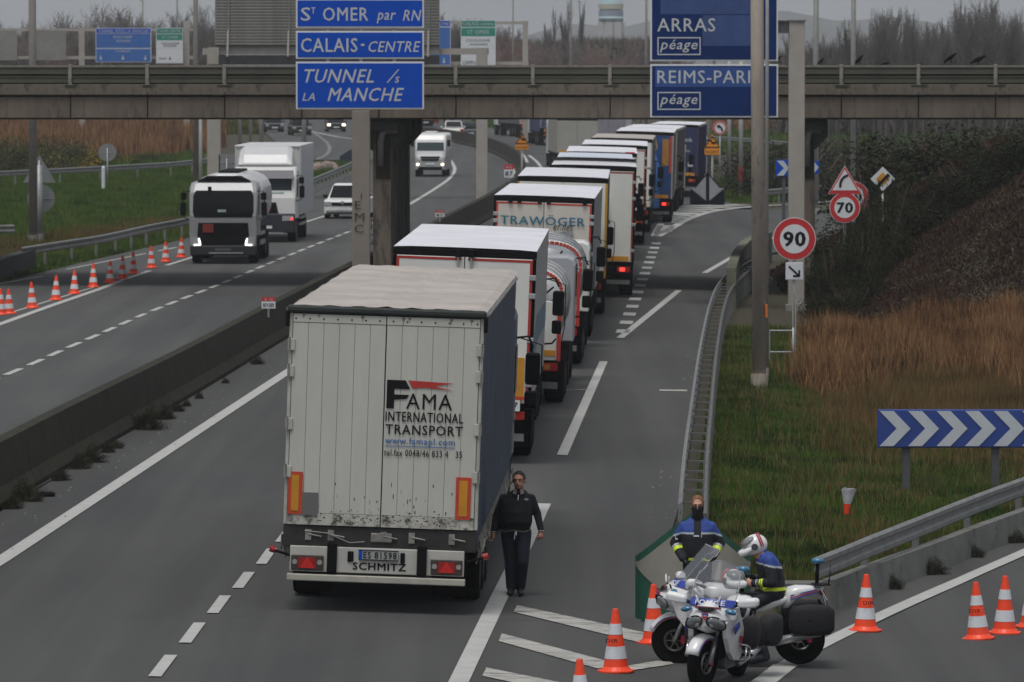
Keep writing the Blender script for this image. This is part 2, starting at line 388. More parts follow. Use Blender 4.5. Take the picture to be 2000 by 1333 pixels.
quad([(942,1322),(1080,1352),(1120,1340),(950,1306)],mkw)
quad([(1222,1313),(1316,1299),(1304,1289),(1222,1303)],mkw)
line([(1478,1345),(1535,1300)],.30); line([(1535,1300),(1600,1263),(1700,1214),(1800,1168),(1900,1124),(2000,1080),(2150,1012)],.24,True)
quad([(1288,765),(1342,765.6),(1342,762.6),(1288,762)],mkw); quad([(1160,762),(1100,762),(1100,763),(1160,763)],mkw)
dashes([(-60,768),(0,738),(67,710),(130,681),(200,651),(280,615),(350,587),(420,560),(500,526),(600,485),(690,450),(740,430)],.17,3.,1.33,1.5)
line([(-60,655),(0,634),(100,598),(190,567),(235,550)],.24); line([(130,527),(205,512),(285,496)],.13); line([(-30,562),(0,555),(85,540)],.13)
line([(20,612),(150,572),(190,560)],.1)
dashes([(235,549),(300,527),(380,502),(480,471),(560,446),(640,421),(700,401),(790,362)],.2,12.,5,3)
line([(310,491),(345,484)],.16)
line([(700,448),(760,421),(806,396),(850,369),(878,349),(888,333),(884,320),(872,307),(850,300)],.22,True)
line([(870,278),(930,286),(968,298),(995,315),(1003,335),(1000,350)],.22,True)
line([(880,265),(940,272),(990,286),(1020,302),(1030,318)],.2,True)
line([(1033,304),(1048,316),(1058,330),(1062,343),(1056,360)],.22,True)
line([(690,272),(660,268),(600,256),(560,250)],.3); dashes([(600,252),(625,268),(642,284),(640,300),(618,312)],.28,1.3,1.6,0,True)
line([(905,258),(960,257),(1010,260)],.25)
# ================================================================ median barrier
def wall(name,path,prof,m,label,cat,group=None,step=3.,z0=0):
    """profile [(side,z)] swept along a path on the ground; one thing of blocks"""
    P=densify(path,step); secs=[]; n=len(P)
    for i,p in enumerate(P):
        d=(P[min(i+1,n-1)]-P[max(i-1,0)]); d.z=0; d.normalize(); s=Vector((d.y,-d.x,0)); g=G(p.x,p.y)+z0
        secs.append([(p.x+s.x*a,p.y+s.y*a,g+b) for a,b in prof])
    return secs
nj=[(-.36,0),(-.36,.09),(-.24,.28),(-.12,.95),(.12,.95),(.24,.28),(.36,.09),(.36,0)]
bp_=[gp(x,y) for x,y in ((-560,1340),(-8,1000),(166,895),(400,760),(550,668),(680,590))]+[gp(q_.x/q_.y*F+1000,HY+(H-G(q_.x,q_.y))*F/q_.y) for q_ in [zp(x,y,.9) for x,y in ((785,470),(880,420),(953,383),(1000,353),(1018,328),(1020,311),(1009,296),(980,280),(935,266),(872,255),(800,248))]]
bp_=[p+Vector((-.36 if i<6 else 0,0,0)) for i,p in enumerate(bp_)]
bar=thing('median_barrier','long mossy dark concrete barrier dividing the two carriageways','barrier')
P=smoothpath(bp_,4); P=densify(P,.7); seg=[];acc=0
Q=[P[0]];
for a,b_ in zip(P,P[1:]):
    acc+=(b_-a).length; Q.append(b_)
    if acc>(6 if b_.y<250 else 18):
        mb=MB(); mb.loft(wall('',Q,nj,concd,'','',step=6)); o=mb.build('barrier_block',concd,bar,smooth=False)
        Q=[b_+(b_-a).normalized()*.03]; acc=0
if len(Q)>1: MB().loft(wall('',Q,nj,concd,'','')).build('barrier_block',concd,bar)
cap=MB(); 
# ================================================================ guardrails
wprof=[(.0,-.155),(.045,-.12),(.045,-.06),(0,-.025),(0,.025),(.045,.06),(.045,.12),(0,.155),(-.012,.155),(.03,.12),(.03,.06),(-.012,.025),(-.012,-.025),(.03,-.06),(.03,-.12),(-.012,-.155)]
def sweep(mb,P,prof,side=1,h=0):
    secs=[];n=len(P)
    for i,p in enumerate(P):
        d=(P[min(i+1,n-1)]-P[max(i-1,0)]).normalized(); s=Vector((d.y,-d.x,0)).normalized()*side
        secs.append([(p.x+s.x*a,p.y+s.y*a,p.z+b+h) for a,b in prof])
    mb.loft(secs)
def guardrail(label,pts,side,h=.6,post=4.,group=None,seglen=4.,name='guardrail'):
    P=densify(smoothpath([zp(x,y,h) for x,y in pts],5),.8)
    t=thing(name,label,'guardrail',group=group); acc=0;Q=[P[0]]; k=0; pm=None; pt=0
    for a,b_ in zip(P,P[1:]):
        acc+=(b_-a).length; pt+=(b_-a).length; Q.append(b_)
        if acc>seglen:
            mb=MB(); sweep(mb,Q,wprof,side); mb.build('rail_beam',rail_m,t,smooth=False); Q=[b_-(b_-a).normalized()*.02+Vector((0,0,.002))]; acc=0
        if pt>post:
            pt=0; d=(b_-a).normalized(); s=Vector((d.y,-d.x,0))*side
            if pm is None:
                m=MB(); m.box(-.05,.05,-.03,.03,-h-.1,.08); pm=m.build('post',rail_m,t); o=pm
            else: o=pm.copy(); C.objects.link(o)
            o.location=(b_-s*.09)
    if len(Q)>1: mb=MB(); sweep(mb,Q,wprof,side); mb.build('rail_beam',rail_m,t)
    return t
guardrail('grey steel guardrail along left road edge behind the cone row',[(42,492),(130,478),(200,467),(290,447),(365,432),(470,402),(560,373),(625,348),(688,321)],1,.62,4)
guardrail('thin far guardrail crossing below the red-brown reeds at left',[(-60,343),(0,340),(120,334),(230,328),(330,322),(408,314)],1,.7,6,seglen=12)
guardrail('short rusty guardrail stub at the left picture edge',[(-40,448),(28,447)],1,.6,2)
guardrail('far guardrail behind the white-arrow marker on the exit ramp',[(1480,378),(1560,371),(1640,366),(1760,362)],1,.6,4)
guardrail('pale guardrail far beyond the navy trailer, under the round sign',[(1376,270),(1430,272),(1480,276),(1540,281)],1,.6,8,seglen=16)
# right hand double rail (front beam, rear rail and cross spacers)
dr=thing('guardrail','double guardrail with ladder-like spacers right of the queue','guardrail')
P=densify(smoothpath([zp(x,y,.68) for x,y in ((1330,1002),(1334,950),(1341,880),(1352,800),(1365,710),(1377,645),(1388,600),(1402,566),(1422,543),(1452,520),(1482,503))],5),.5)
Q=[];acc=0;pm=sp=None;last=0
for i,(a,b_) in enumerate(zip(P,P[1:])):
    Q.append(a); acc+=(b_-a).length; last+=(b_-a).length
    if acc>4:
        Q.append(b_); mb=MB(); sweep(mb,Q,wprof,-1); mb.build('rail_beam',mat('dull_zinc_beam',(.22,.225,.22),.6,.25,var=.25,sc_=2),dr)
        mb=MB(); off=Vector((.36,0,0)); mb.tube([q+off+Vector((0,0,-.04)) for q in Q],.04,6); mb.build('rear_rail',mat('rear_rail_dark',(.12,.12,.115),.7,.2,var=.2),dr); Q=[]; acc=0
    if last>2.1:
        last=0
        if sp is None:
            sp=MB().box(-.02,.36,-.03,.03,-.035,.0).build('spacer',mat('spacer_grey',(.13,.13,.125),.7,.2,var=.25),dr); pm=MB().box(.3,.4,-.05,.05,-.8,-.02).build('post',rail_m,dr); o=sp;o2=pm
        else: o=sp.copy();C.objects.link(o); o2=pm.copy(); C.objects.link(o2)
        o.location=b_;o2.location=b_
# lower right guardrail on a low concrete wall
lw=thing('low_wall','low grey concrete wall under the curving guardrail by the cones','wall')
base=[(1622,1190),(1700,1160),(1800,1122),(1900,1083),(2000,1045),(2120,1000),(2260,955)]
P=densify(smoothpath([gp(*p) for p in base],5),1.0); acc=0;Q=[P[0]]
for a,b_ in zip(P,P[1:]):
    Q.append(b_); acc+=1
    if acc>=3:
        MB().loft(wall('',Q,[(.10,-.05),(.05,.40),(-.12,.40),(-.2,-.05)],conc,'','')).build('wall_block',mat('grey_wall_concrete',(.14,.14,.13),.85,var=.25,sc_=1.6,dirt=((.05,.05,.04),.55,2.5),bump=.4,bs=20),lw); Q=[b_]; acc=0
MB().box(-.55,.12,-.3,.2,-.1,.44).build('wall_block',M['grey_wall_concrete'],lw).location=gp(1600,1200)
guardrail('weathered curving guardrail above low concrete wall at lower right',[(1592,1112),(1640,1093),(1700,1068),(1800,1028),(1900,988),(2000,951),(2120,910),(2260,868)],1,.66,4)
eb=thing('concrete_wing','mossy concrete wing block at the end of the ladder-like guardrail','wall')
Pw=[gp(1428,598),gp(1440,560),gp(1462,530),gp(1500,515)]
MB().loft(wall('',smoothpath(Pw,5),[(.15,-.1),(.15,1.15),(-.15,1.15),(-.15,-.1)],conc,'','',step=3)).build('wing_wall',mat('mossy_wing_concrete',(.15,.15,.11),.9,var=.3,sc_=1.4,dirt=((.05,.05,.03),.5,2)),eb)
lb=thing('concrete_wing','low black block where the left guardrail starts','wall')
MB().loft(wall('',[gp(-60,566),gp(0,540),gp(60,522)],[(.2,-.1),(.2,.62),(-.2,.62),(-.2,-.1)],concd,'','')).build('wing_wall',mat('black_stained_concrete',(.03,.03,.03),.9,var=.3),lb)
# ================================================================ overbridge
BY0,BY1=188.,199.5
br=thing('overbridge','long grey-brown concrete road bridge with steel parapet crossing over','bridge',(0,BY0,0))
def bz(py): return hz(py,BY0)
sp_=2.449; x0=dp(137,0,BY0).x
gird=mat('bridge_fascia_concrete',(.145,.118,.092),.9,var=.28,sc_=1.1,bump=.4,bs=12,dirt=((.05,.047,.036),.52,1.6),stretch=(1,1,.22))
gird2=mat('bridge_cornice_concrete',(.14,.116,.092),.9,var=.25,sc_=2.2,bump=.4,bs=12,dirt=((.05,.048,.035),.52,2.3),stretch=(1,1,.6))
pm1=mat('parapet_olive_rail',(.085,.083,.062),.75,.1,var=.15,sc_=1.4,dirt=((.03,.03,.025),.64,2)); pm2=mat('parapet_grey_post',(.24,.22,.195),.8,.1,var=.2,sc_=4,dirt=((.06,.055,.04),.55,5))
zt,z1,z2,z3,zb=bz(128),bz(165),bz(187),bz(190),bz(226)
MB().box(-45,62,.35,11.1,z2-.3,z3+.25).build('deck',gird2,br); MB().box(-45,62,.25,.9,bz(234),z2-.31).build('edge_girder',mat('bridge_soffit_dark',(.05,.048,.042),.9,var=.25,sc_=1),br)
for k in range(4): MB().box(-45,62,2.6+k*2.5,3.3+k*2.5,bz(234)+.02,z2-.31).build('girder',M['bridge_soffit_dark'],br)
pan=post=rl=None; railz=((bz(146),bz(131)),(bz(163),bz(149.5))); 
for i in range(-14,24):
    x=x0+i*sp_
    if x>60: break
    if pan is None:
        pan=MB().box(.018,sp_-.018,0,.22,bz(231),z3).build('fascia_panel',gird,br,bevel=.015)
        cor=MB().box(.01,sp_-.01,-.1,.34,z2+.02,z1).build('cornice_block',gird2,br,bevel=.015)
        post=MB().box(-.07,.05,-.09,.14,z2+.1,zt+.03).build('parapet_post',pm2,br,bevel=.02)
        rr=[]
        for a,b_ in railz:
            mb=MB(); pr=[(0,a),(-.03,a+.02),(-.03,b_-.05),(-.06,b_-.03),(-.06,b_),(.02,b_),(.02,a)]
            mb.prism([(.06,y_,z_) for y_,z_ in pr],(sp_-.13,0,0)); rr.append(mb.build('parapet_rail',pm1,br))
        rr.append(MB().box(.05,sp_-.05,.035,.06,z1-.02,zt-.06).build('parapet_backing',mat('parapet_dark_backing',(.02,.021,.016),.85,var=.2),br))
        mb=MB(); mb.box(.06,sp_-.07,-.05,.03,zt-.055,zt-.0); rr.append(mb.build('parapet_rail',pm2,br))
        mb=MB(); mb.box(-.2,.22,-.104,.02,-.12,0); patch=mb.build('moss_patch',mat('moss_dark',(.035,.04,.022),.95,var=.4,sc_=9),br)
        L_=[pan,cor,post,patch]+rr
        for o in L_: o.location.x=x
        patch.location.z=z1-.02
    else:
        for s_ in L_:
            o=s_.copy(); C.objects.link(o); o.location.x=x
            if s_ is patch: o.scale=(rnd.uniform(.6,1.4),1,rnd.uniform(.5,1.))
MB().box(-45,62,11.2,11.5,bz(232),z1).build('far_fascia',gird,br)
mb=MB(); mb.box(-45,62,11.3,11.4,zt-.35,zt-.1); [mb.box(x0+i*sp_-.05,x0+i*sp_+.05,11.3,11.4,z1,zt-.05) for i in range(-14,18)]; mb.build('far_parapet',pm1,br)
def pier(label,px0,wpx,n=4):
    W=wpx*BY0/F; p=dp(px0,0,BY0); g=G(p.x+BY0*0,BY0)
    t=thing('bridge_pier',label,'bridge pier',(p.x,BY0,g-.1),rz=-.045); top=bz(234)-g+.1
    for k in range(n):
        y=.9+k*3.0
        MB().box(0,W,y,y+.75,0,top-.02).build('column',gird if k==0 else mat('pier_concrete',(.11,.105,.09),.9,var=.2,sc_=1.2,dirt=((.03,.03,.025),.5,1.2),stretch=(1,1,.3)),t,bevel=.03)
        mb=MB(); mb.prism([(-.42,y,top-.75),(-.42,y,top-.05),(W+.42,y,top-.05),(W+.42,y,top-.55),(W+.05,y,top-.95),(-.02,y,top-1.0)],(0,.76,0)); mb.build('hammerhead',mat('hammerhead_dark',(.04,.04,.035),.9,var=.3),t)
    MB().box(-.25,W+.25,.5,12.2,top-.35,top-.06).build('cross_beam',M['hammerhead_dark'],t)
    mb=MB(); mb.tube([(W*.45,.75,top-1.5),(W*.45,.72,top-.72),(W*.55,.7,top-.45),(W*.8,.72,top-.36),(W+.2,.75,top-.36)],.1,10); mb.build('drain_pipe',mat('pipe_grey',(.16,.155,.14),.8,var=.2,sc_=4),t,smooth=True)
    MB().box(.1,W-.02,.86,.9,top-1.9,top-.5).build('rust_panel',concd,t)
    return t
pier('dark row of square bridge columns behind the graffitied signpost',724,36,4)
pier('bridge pier with curved drain beside the right signpost',1566,26,4)
# ================================================================ signs and columns
def column(label,px,by,wpx,topz,m=conclt,depthk=.7,cat='column',name='gantry_column',Y=None):
    b=gp(px,by) if Y is None else up(px,Y); W=wpx*b.y/F
    t=thing(name,label,cat,tuple(b)); MB().box(-W/2,W/2,0,W*depthk,-.3,topz-b.z).build('shaft',m,t,bevel=.025)
    MB().box(-W/2-.08,W/2+.08,-.08,W*depthk+.08,-.1,.12).build('foot_plate',conc,t); return t,b,W
Y1=182.
def dz(px,py,Y=Y1): return dp(px,py,Y)
g1,b1,W1=column('grey square signpost column with black graffiti on the median','705' and 705,0,35,hz(216,Y1),mat('signpost_concrete',(.24,.21,.175),.85,var=.12,sc_=1.2,dirt=((.09,.08,.065),.66,1.5),bump=.3,bs=20),1.,Y=Y1)
k=Y1/F
text('E\nM\nC',19*k,62*k,mat('graffiti_grey_black',(.045,.04,.036),.8,var=.15),g1,(-.2,-.03,hz(455,Y1)-b1.z),name='graffiti')
MB().tube([(0.02,-.03,hz(378,Y1)-b1.z),(.0,-.03,hz(388,Y1)-b1.z)],.012,5).build('graffiti',ink,g1)
text('M\nZ',18*k,50*k,mat('faint_graffiti',(.06,.055,.05),.8,var=.1),g1,(.28,-.03,hz(478,Y1)-b1.z),name='graffiti')
def panel(name,label,x0_,x1_,y0_,y1_,Y,m,group=None,border=signw,th=.06,parent=None,bw=.05):
    a=dp(x0_,y1_,Y); b=dp(x1_,y0_,Y); W=b.x-a.x; Hh=b.z-a.z
    t=thing(name,label,'road sign',(a.x,Y,a.z),group=group) if parent is None else parent
    o=Vector((0,0,0)) if parent is None else Vector((a.x,Y,a.z))-Vector(parent.location)
    MB().box(o.x,o.x+W,o.y,o.y+th,o.z,o.z+Hh).build('border',border,t,bevel=.01)
    MB().box(o.x+bw,o.x+W-bw,o.y-.012,o.y+.01,o.z+bw,o.z+Hh-bw).build('sign_face',m,t)
    return t,W,Hh
def tx(t,body,x0_,y0_,x1_,y1_,Y,m,**kw):
    """text filling a pixel box of the photograph on a sign standing at distance Y"""
    a=dp(x0_,y1_,Y); b=dp(x1_,y0_,Y); l=Vector(t.location)
    return text(body,b.x-a.x,b.z-a.z,m,t,(a.x-l.x,-.018,a.z-l.z),**kw)
wl=mat('sign_letter_white',(.50,.52,.54),.5,var=.06)
sg=thing('direction_sign','stacked blue sign reading St Omer, Calais-Centre, Tunnel /s la Manche','road sign',(dz(578,214).x,Y1,dz(578,214).z))
panel('','',578,828,-2,55,Y1,signb,parent=sg); panel('','',578,828,61,115.5,Y1,signb,parent=sg); panel('','',578,828,121,214,Y1,signb,parent=sg)
tx(sg,'S',588,15,606,41,Y1,wl,bold=.02);tx(sg,'T',608,15,616,27,Y1,wl,bold=.02);tx(sg,'OMER',631,15,719,41,Y1,wl,bold=.018)
tx(sg,'par',736,25,773,46,Y1,wl,shear=.25,bold=.015);tx(sg,'RN',787,20,823,41,Y1,wl,shear=.25,bold=.015)
tx(sg,'CALAIS',588,75,698,102,Y1,wl,bold=.018);tx(sg,'-',705,86,712,90,Y1,wl);tx(sg,'CENTRE',720,81,821,102,Y1,wl,shear=.25,bold=.015)
tx(sg,'TUNNEL',595,136,730,162,Y1,wl,shear=.3,bold=.018);tx(sg,'/',755,136,780,162,Y1,wl,shear=.5);tx(sg,'s',771,150,780,162,Y1,wl,shear=.25,bold=.02)
tx(sg,'LA',591,182,615,197,Y1,wl,shear=.25,bold=.015);tx(sg,'MANCHE',640,172,789,198,Y1,wl,shear=.3,bold=.018)
for xx in (640,705,770): a=dz(xx,210); MB().box(a.x-sg.location.x-.05,a.x-sg.location.x+.05,.07,.17,.05,dz(0,-2).z-sg.location.z).build('back_strut',steel,sg)
# right sign
Y2=178.
sr=thing('direction_sign','faded dark blue sign reading Arras and Reims-Paris, both péage','road sign',(dp(1270,230,Y2).x,Y2,dp(1270,230,Y2).z))
panel('','',1270,1520,-70,120,Y2,signbd,parent=sr); panel('','',1270,1520,126,230,Y2,signbd,parent=sr)
def patch_(t,x0_,y0_,x1_,y1_,Y,m,y=-.014,name='sign_patch'):
    a=dp(x0_,y1_,Y); b=dp(x1_,y0_,Y); l=t.location; return MB().box(a.x-l.x,b.x-l.x,y,y+.003,a.z-l.z,b.z-l.z).build(name,m,t)
patch_(sr,1280,132,1476,170,Y2,signbm); patch_(sr,1290,-60,1476,28,Y2,mat('sign_blue_patch_dull',(.03,.065,.2),.5,var=.2,sc_=2)); patch_(sr,1372,30,1476,90,Y2,M['sign_blue_patch_dull'],-.0135)
tx(sr,'ARRAS',1284,36,1397,62,Y2,wl,bold=.012);tx(sr,'REIMS-PARIS',1284,138,1484,163,Y2,wl,bold=.012)
for y in (73,180):
    a=dp(1284,y+35,Y2);b=dp(1368.5,y,Y2);l=sr.location;e=.035
    mb=MB()
    for q in ((a.x,b.x,a.z,a.z+e),(a.x,b.x,b.z-e,b.z),(a.x,a.x+e,a.z+e,b.z-e),(b.x-e,b.x,a.z+e,b.z-e)): mb.box(q[0]-l.x,q[1]-l.x,-.018,-.013,q[2]-l.z,q[3]-l.z)
    mb.build('toll_frame',wl,sr); tx(sr,'péage',1289,y+5,1362,y+30,Y2,wl,shear=.25,bold=.012)
for xx in (1310,1395,1500): a=dp(xx,225,Y2); MB().box(a.x-sr.location.x-.05,a.x-sr.location.x+.05,.07,.17,.05,6).build('back_strut',steel,sr)
g2,b2,W2=column('tall pale square gantry column beside the dark blue sign',1556,0,31,hz(42,Y2),conclt,1.,Y=Y2)
MB().box(-W2/2-.04,W2/2+.04,-.04,W2+.04,hz(42,Y2)-b2.z,hz(39,Y2)-b2.z).build('cap_plate',rail_m,g2)
mb=MB(); a=dp(1520,64,Y2).x-b2.x; zz=hz(64,Y2)-b2.z; mb.box(-4.4,-W2/2,.15,.4,zz,zz+.34); mb.box(a,-W2/2,-.05,.55,zz-.03,zz); mb.box(a,-W2/2,-.05,.55,zz+.34,zz+.37); mb.build('bracket_arm',rail_m,g2)
mb=MB(); mb.box(-W2/2-.03,-W2/2+.25,W2,W2+.9,-.2,0.02); mb.build('foot_plate',conc,g2)
# ribbed gantry beyond the bridge (D about 300)
Y3=300.
gt=thing('sign_gantry','pale sign gantry with ribbed sign backs just beyond the bridge','gantry',(dp(417,0,Y3).x,Y3,G(dp(417,0,Y3).x,Y3))); l3=Vector(gt.location)
def L3(px,py,Y=Y3): a=dp(px,py,Y); return a-l3
for px,w_ in ((417,26),(941,22)):
    a=L3(px,0).x; W=w_*Y3/F; zb_=-l3.z+G(a+l3.x,Y3)-.2; MB().box(a-W/2,a+W/2,0,W,zb_,L3(0,93).z).build('gantry_leg',conclt,gt,bevel=.03)
MB().box(L3(395,0).x,L3(955,0).x,.1,.6,L3(0,107).z,L3(0,95).z).build('gantry_beam',conclt,gt)
MB().box(L3(406,0).x,L3(428,0).x,-.3,0,L3(0,126).z,L3(0,93).z).build('base_plate',conclt,gt)
ribm=mat('ribbed_back_grey',(.235,.23,.21),.65,.15,var=.15,sc_=1.5)
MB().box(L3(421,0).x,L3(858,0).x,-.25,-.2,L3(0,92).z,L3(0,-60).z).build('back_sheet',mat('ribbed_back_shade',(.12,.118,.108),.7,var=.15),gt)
rb=None
for i in range(26):
    z=L3(0,88-i*5.85).z
    if rb is None: rb=MB().box(L3(420,0).x,L3(859,0).x,-.33,-.252,0,.105).build('rib',ribm,gt,bevel=.01); o=rb
    else: o=rb.copy(); C.objects.link(o)
    o.location=(0,0,z)
MB().box(L3(425,0).x,L3(858,0).x,-.2,.0,L3(0,107).z,L3(0,92).z).build('lower_box',ribm,gt)
MB().box(L3(428,0).x,L3(858,0).x,-.6,.5,L3(0,127).z,L3(0,108).z).build('walkway',mat('walkway_dark',(.03,.03,.033),.8,var=.2),gt)
for x in (447,565,838): 
    MB().box(L3(x,0).x-.05,L3(x,0).x+.05,-.42,-.34,L3(0,60).z,L3(0,-60).z).build('upright',rail_m,gt); 
    mb=MB(); mb.bar((L3(x-1,0).x,-.45,L3(0,60).z),(L3(x-2,0).x,-.7,L3(0,111).z),.09); mb.build('strut',conclt,gt)
# far gantries
def farsign(label,x0_,x1_,y0_,y1_,Y,cells,legs,beam,txts):
    a=dp(x0_,y1_,Y); t=thing('direction_sign',label,'road sign',(a.x,Y,a.z))
    for (cx0,cy0,cx1,cy1,m) in cells: patch_(t,cx0,cy0,cx1,cy1,Y,m,-.01,'sign_face')
    MB().box(0,dp(x1_,0,Y).x-a.x,0,.15,0,hz(y0_,Y)-a.z).build('border',signback if False else signw,t)
    for q in txts: tx(t,q[0],*q[1:5],Y,q[5],bold=.01)
    return t
Yf=470.; sgn=mat('sign_green',(.005,.24,.17),.5,var=.1); fb=mat('far_sign_blue',(.03,.13,.42),.5,var=.15)
def arrow(t,px,py,s,Y,m,down=True):
    c=dp(px,py,Y)-Vector(t.location); u=s*Y/F; mb=MB(); mb.prism([(c.x-u*.18,-.02,c.z+u),(c.x+u*.18,-.02,c.z+u),(c.x+u*.18,-.02,c.z),(c.x+u*.7,-.02,c.z+u*.1),(c.x,-.02,c.z-u*.8),(c.x-u*.7,-.02,c.z+u*.1),(c.x-u*.18,-.02,c.z)],(0,.008,0)); mb.build('arrow',m,t)
s=farsign('small far blue sign with three white down arrows, left of the ribbed gantry',187,295,55,122,Yf,[(188,56,294,65,M['sign_blue']),(188,66,294,94,fb),(188,96,294,121,fb)],0,0,
  [('TUNNEL SOUS LA MANCHE',192,58,290,64,wl),('BOULOGNE',222,70,258,75,wl),('ROUEN',228,78,254,83,wl),('DUNKERQUE',227,98,254,103,wl)])
for x in (197,240,284): arrow(s,x,114,5.5,Yf,wl)
s=farsign('small far green and white sign with one black arrow near ribbed gantry',305,357,55,124,Yf,[(306,56,356,66,sgn),(306,67.5,356,79,sgn),(306,80,356,95,signw),(306,96,356,123,signw)],0,0,
  [('CALAIS-CENTRE',309,58,353,64,wl),('ST OMER',316,71,348,76,wl),('COULOGNE',315,83,350,87,ink),('RODEZ',320,88,345,92,ink),('PARC',311,113,325,117,ink)]); arrow(s,332,115,4,Yf,ink)
s=farsign('tall narrow blue far sign with white arrow, partly behind the ribbed gantry',840,880,40,128,Yf,[(841,41,879,52,M['sign_blue']),(841,54,879,127,fb)],0,0,[('NCHE',850,44,877,50,wl)]); arrow(s,867,120,6,Yf,wl)
s=farsign('green and white far sign reading Calais-Centre and St Omer',900,968,40,128,Yf,[(901,41,967,53,sgn),(901,55,967,71,sgn),(901,73,967,94,signw),(901,96,967,127,signw)],0,0,
  [('CALAIS-centre',904,43,964,50,wl),('ST OMER',913,59,956,67,wl),('COULOGNE',910,77,957,82,ink),('ANDRES',917,85,952,89,ink),('CAMPUS',904,119,932,126,ink)])
fg=thing('far_gantry','distant grey gantry frame carrying the far blue and green signs','gantry',(dp(500,0,Yf).x,Yf+.6,G(0,Yf))); lf=Vector(fg.location)
for x in (158,363,1026): a=dp(x,0,Yf).x-lf.x; MB().box(a-.22,a+.22,0,.45,-.3,hz(41 if x>200 else 55,Yf)-lf.z).build('gantry_leg',conclt,fg)
for y0_,y1_,xa,xb in ((56,61,-20,380),(110,116,-20,380),(42,48,860,1032),(121,127,860,1032)):
    MB().box(dp(xa,0,Yf).x-lf.x,dp(xb,0,Yf).x-lf.x,.05,.35,hz(y1_,Yf)-lf.z,hz(y0_,Yf)-lf.z).build('gantry_beam',conclt,fg)
for x0_,x1_ in ((-20,32),(65,128)): MB().box(dp(x0_,0,Yf).x-lf.x,dp(x1_,0,Yf).x-lf.x,-.2,-.1,hz(118,Yf)-lf.z,hz(60,Yf)-lf.z).build('sign_back',ribm,fg)
# poles
wood=mat('weathered_wood_pole',(.38,.33,.275),.85,var=.25,sc_=2.5,dirt=((.09,.075,.06),.56,5),stretch=(1,1,.25),bump=.5,bs=14)
woodb=mat('peeling_pole_base',(.26,.22,.20),.85,var=.25,sc_=6,dirt=((.10,.05,.035),.52,7))
galv=mat('pale_metal_pole',(.36,.36,.335),.6,.2,var=.1,sc_=3); dpole=mat('grey_brown_pole',(.20,.185,.165),.8,var=.15,sc_=3)
def pole(label,px,by,wpx,top=14,m=galv,taper=.75,Y=None,name='lamp_post',lean=0,arm=0,two=None):
    b=gp(px,by) if Y is None else up(px,Y); r=wpx*b.y/F/2
    t=thing(name,label,'pole',tuple(b),ry=lean); s=MB().cyl((0,0,-.3),(0,0,top),r,r*taper,n=14).build('shaft',m,t,smooth=True)
    MB().cyl((0,0,-.1),(0,0,.25),r*1.25,n=14).build('base_collar',m,t)
    if arm: MB().tube([(0,0,top-.1),(-.6,0,top+.25),(-arm,0,top+.3)],.05,6).build('arm',m,t); MB().box(-arm-.7,-arm+.05,-.14,.14,top+.22,top+.36).build('lamp_head',m,t,bevel=.04)
    return t
t=pole('thick weathered brown wooden pole with peeling base, nearest on right',1483,752,27,15,wood,.9,name='wooden_pole',lean=-.008)
MB().cyl((0,0,-.02),(0,0,1.3),27*130/F/2*1.03,n=14).build('peeling_sleeve',woodb,t,smooth=True)
MB().box(.14,.2,-.12,-.02,1.55,1.85).build('orange_tag',mat('tag_orange',(.6,.16,.02),.5),t)
pole('slim pale metal pole directly behind the brown wooden pole',1497,740,7,15,galv,.95,name='metal_pole')
pole('grey-brown wooden pole with white foot at far left verge',65,472,17,14,dpole,.8,name='wooden_pole'); 
MB().cyl((0,0,0),(0,0,.5),.15,n=12).build('white_foot',galv,bpy.data.objects['wooden_pole.001'])
pole('grey steel post carrying sign backs beside far left pole',77,470,13,3.0,steel,.98,name='metal_pole')
pole('dark grey-brown pole rising above the tanker cab',383,0,11,15,dpole,.8,Y=262,name='wooden_pole')
pole('thin pale pole just right of the dark pole by tanker',392,0,7,6,galv,.9,Y=266,name='metal_pole')
pole('pale lamp post rising behind the bridge right of gantry column',1593,0,12,18,galv,.8,Y=285)
pole('pale lamp post right of the red triangular bend sign',1666,0,11,18,galv,.75,Y=260)
pole('left of two pale posts below bridge near the round sign',1424,0,8,7.6,galv,.9,Y=315)
pole('right of two pale posts, with red band, near round sign',1447,0,9,7.6,galv,.9,Y=312)
bpy.data.objects['lamp_post.003']; MB().cyl((0,0,.9),(0,0,1.7),.14,n=12).build('red_band',redb,bpy.data.objects['lamp_post.003'])
pole('dull concrete post behind the orange work sign on right',1384,0,9,7.6,dpole,.9,Y=330,name='concrete_post')
for i,(x,Y,w_,h_) in enumerate(((1115,520,5,15),(1002,540,4,14),(1262,500,6,15),(280,600,4,12.5),(200,560,3.5,11.5),(347,590,4,16),(469,420,8,8),(490,430,7,8),(511,400,9,7.5),(594,380,10,7.5))):
    lab=['thin mast between the poplars','thin mast left of the poplars','thin mast beside the dark blue sign','hooked far lamp over the left signs','thin mast above small blue sign','thin mast through the green and white sign','leftmost slim post under bridge above box truck','second slim post under bridge above box truck','third slim post under bridge above box truck','grey post under bridge beside parked dark car'][i]
    pole(lab,x,0,w_,h_,galv if i>5 else dpole,.7,Y=Y,name='lamp_post',arm=1.2 if i in(3,) else 0)
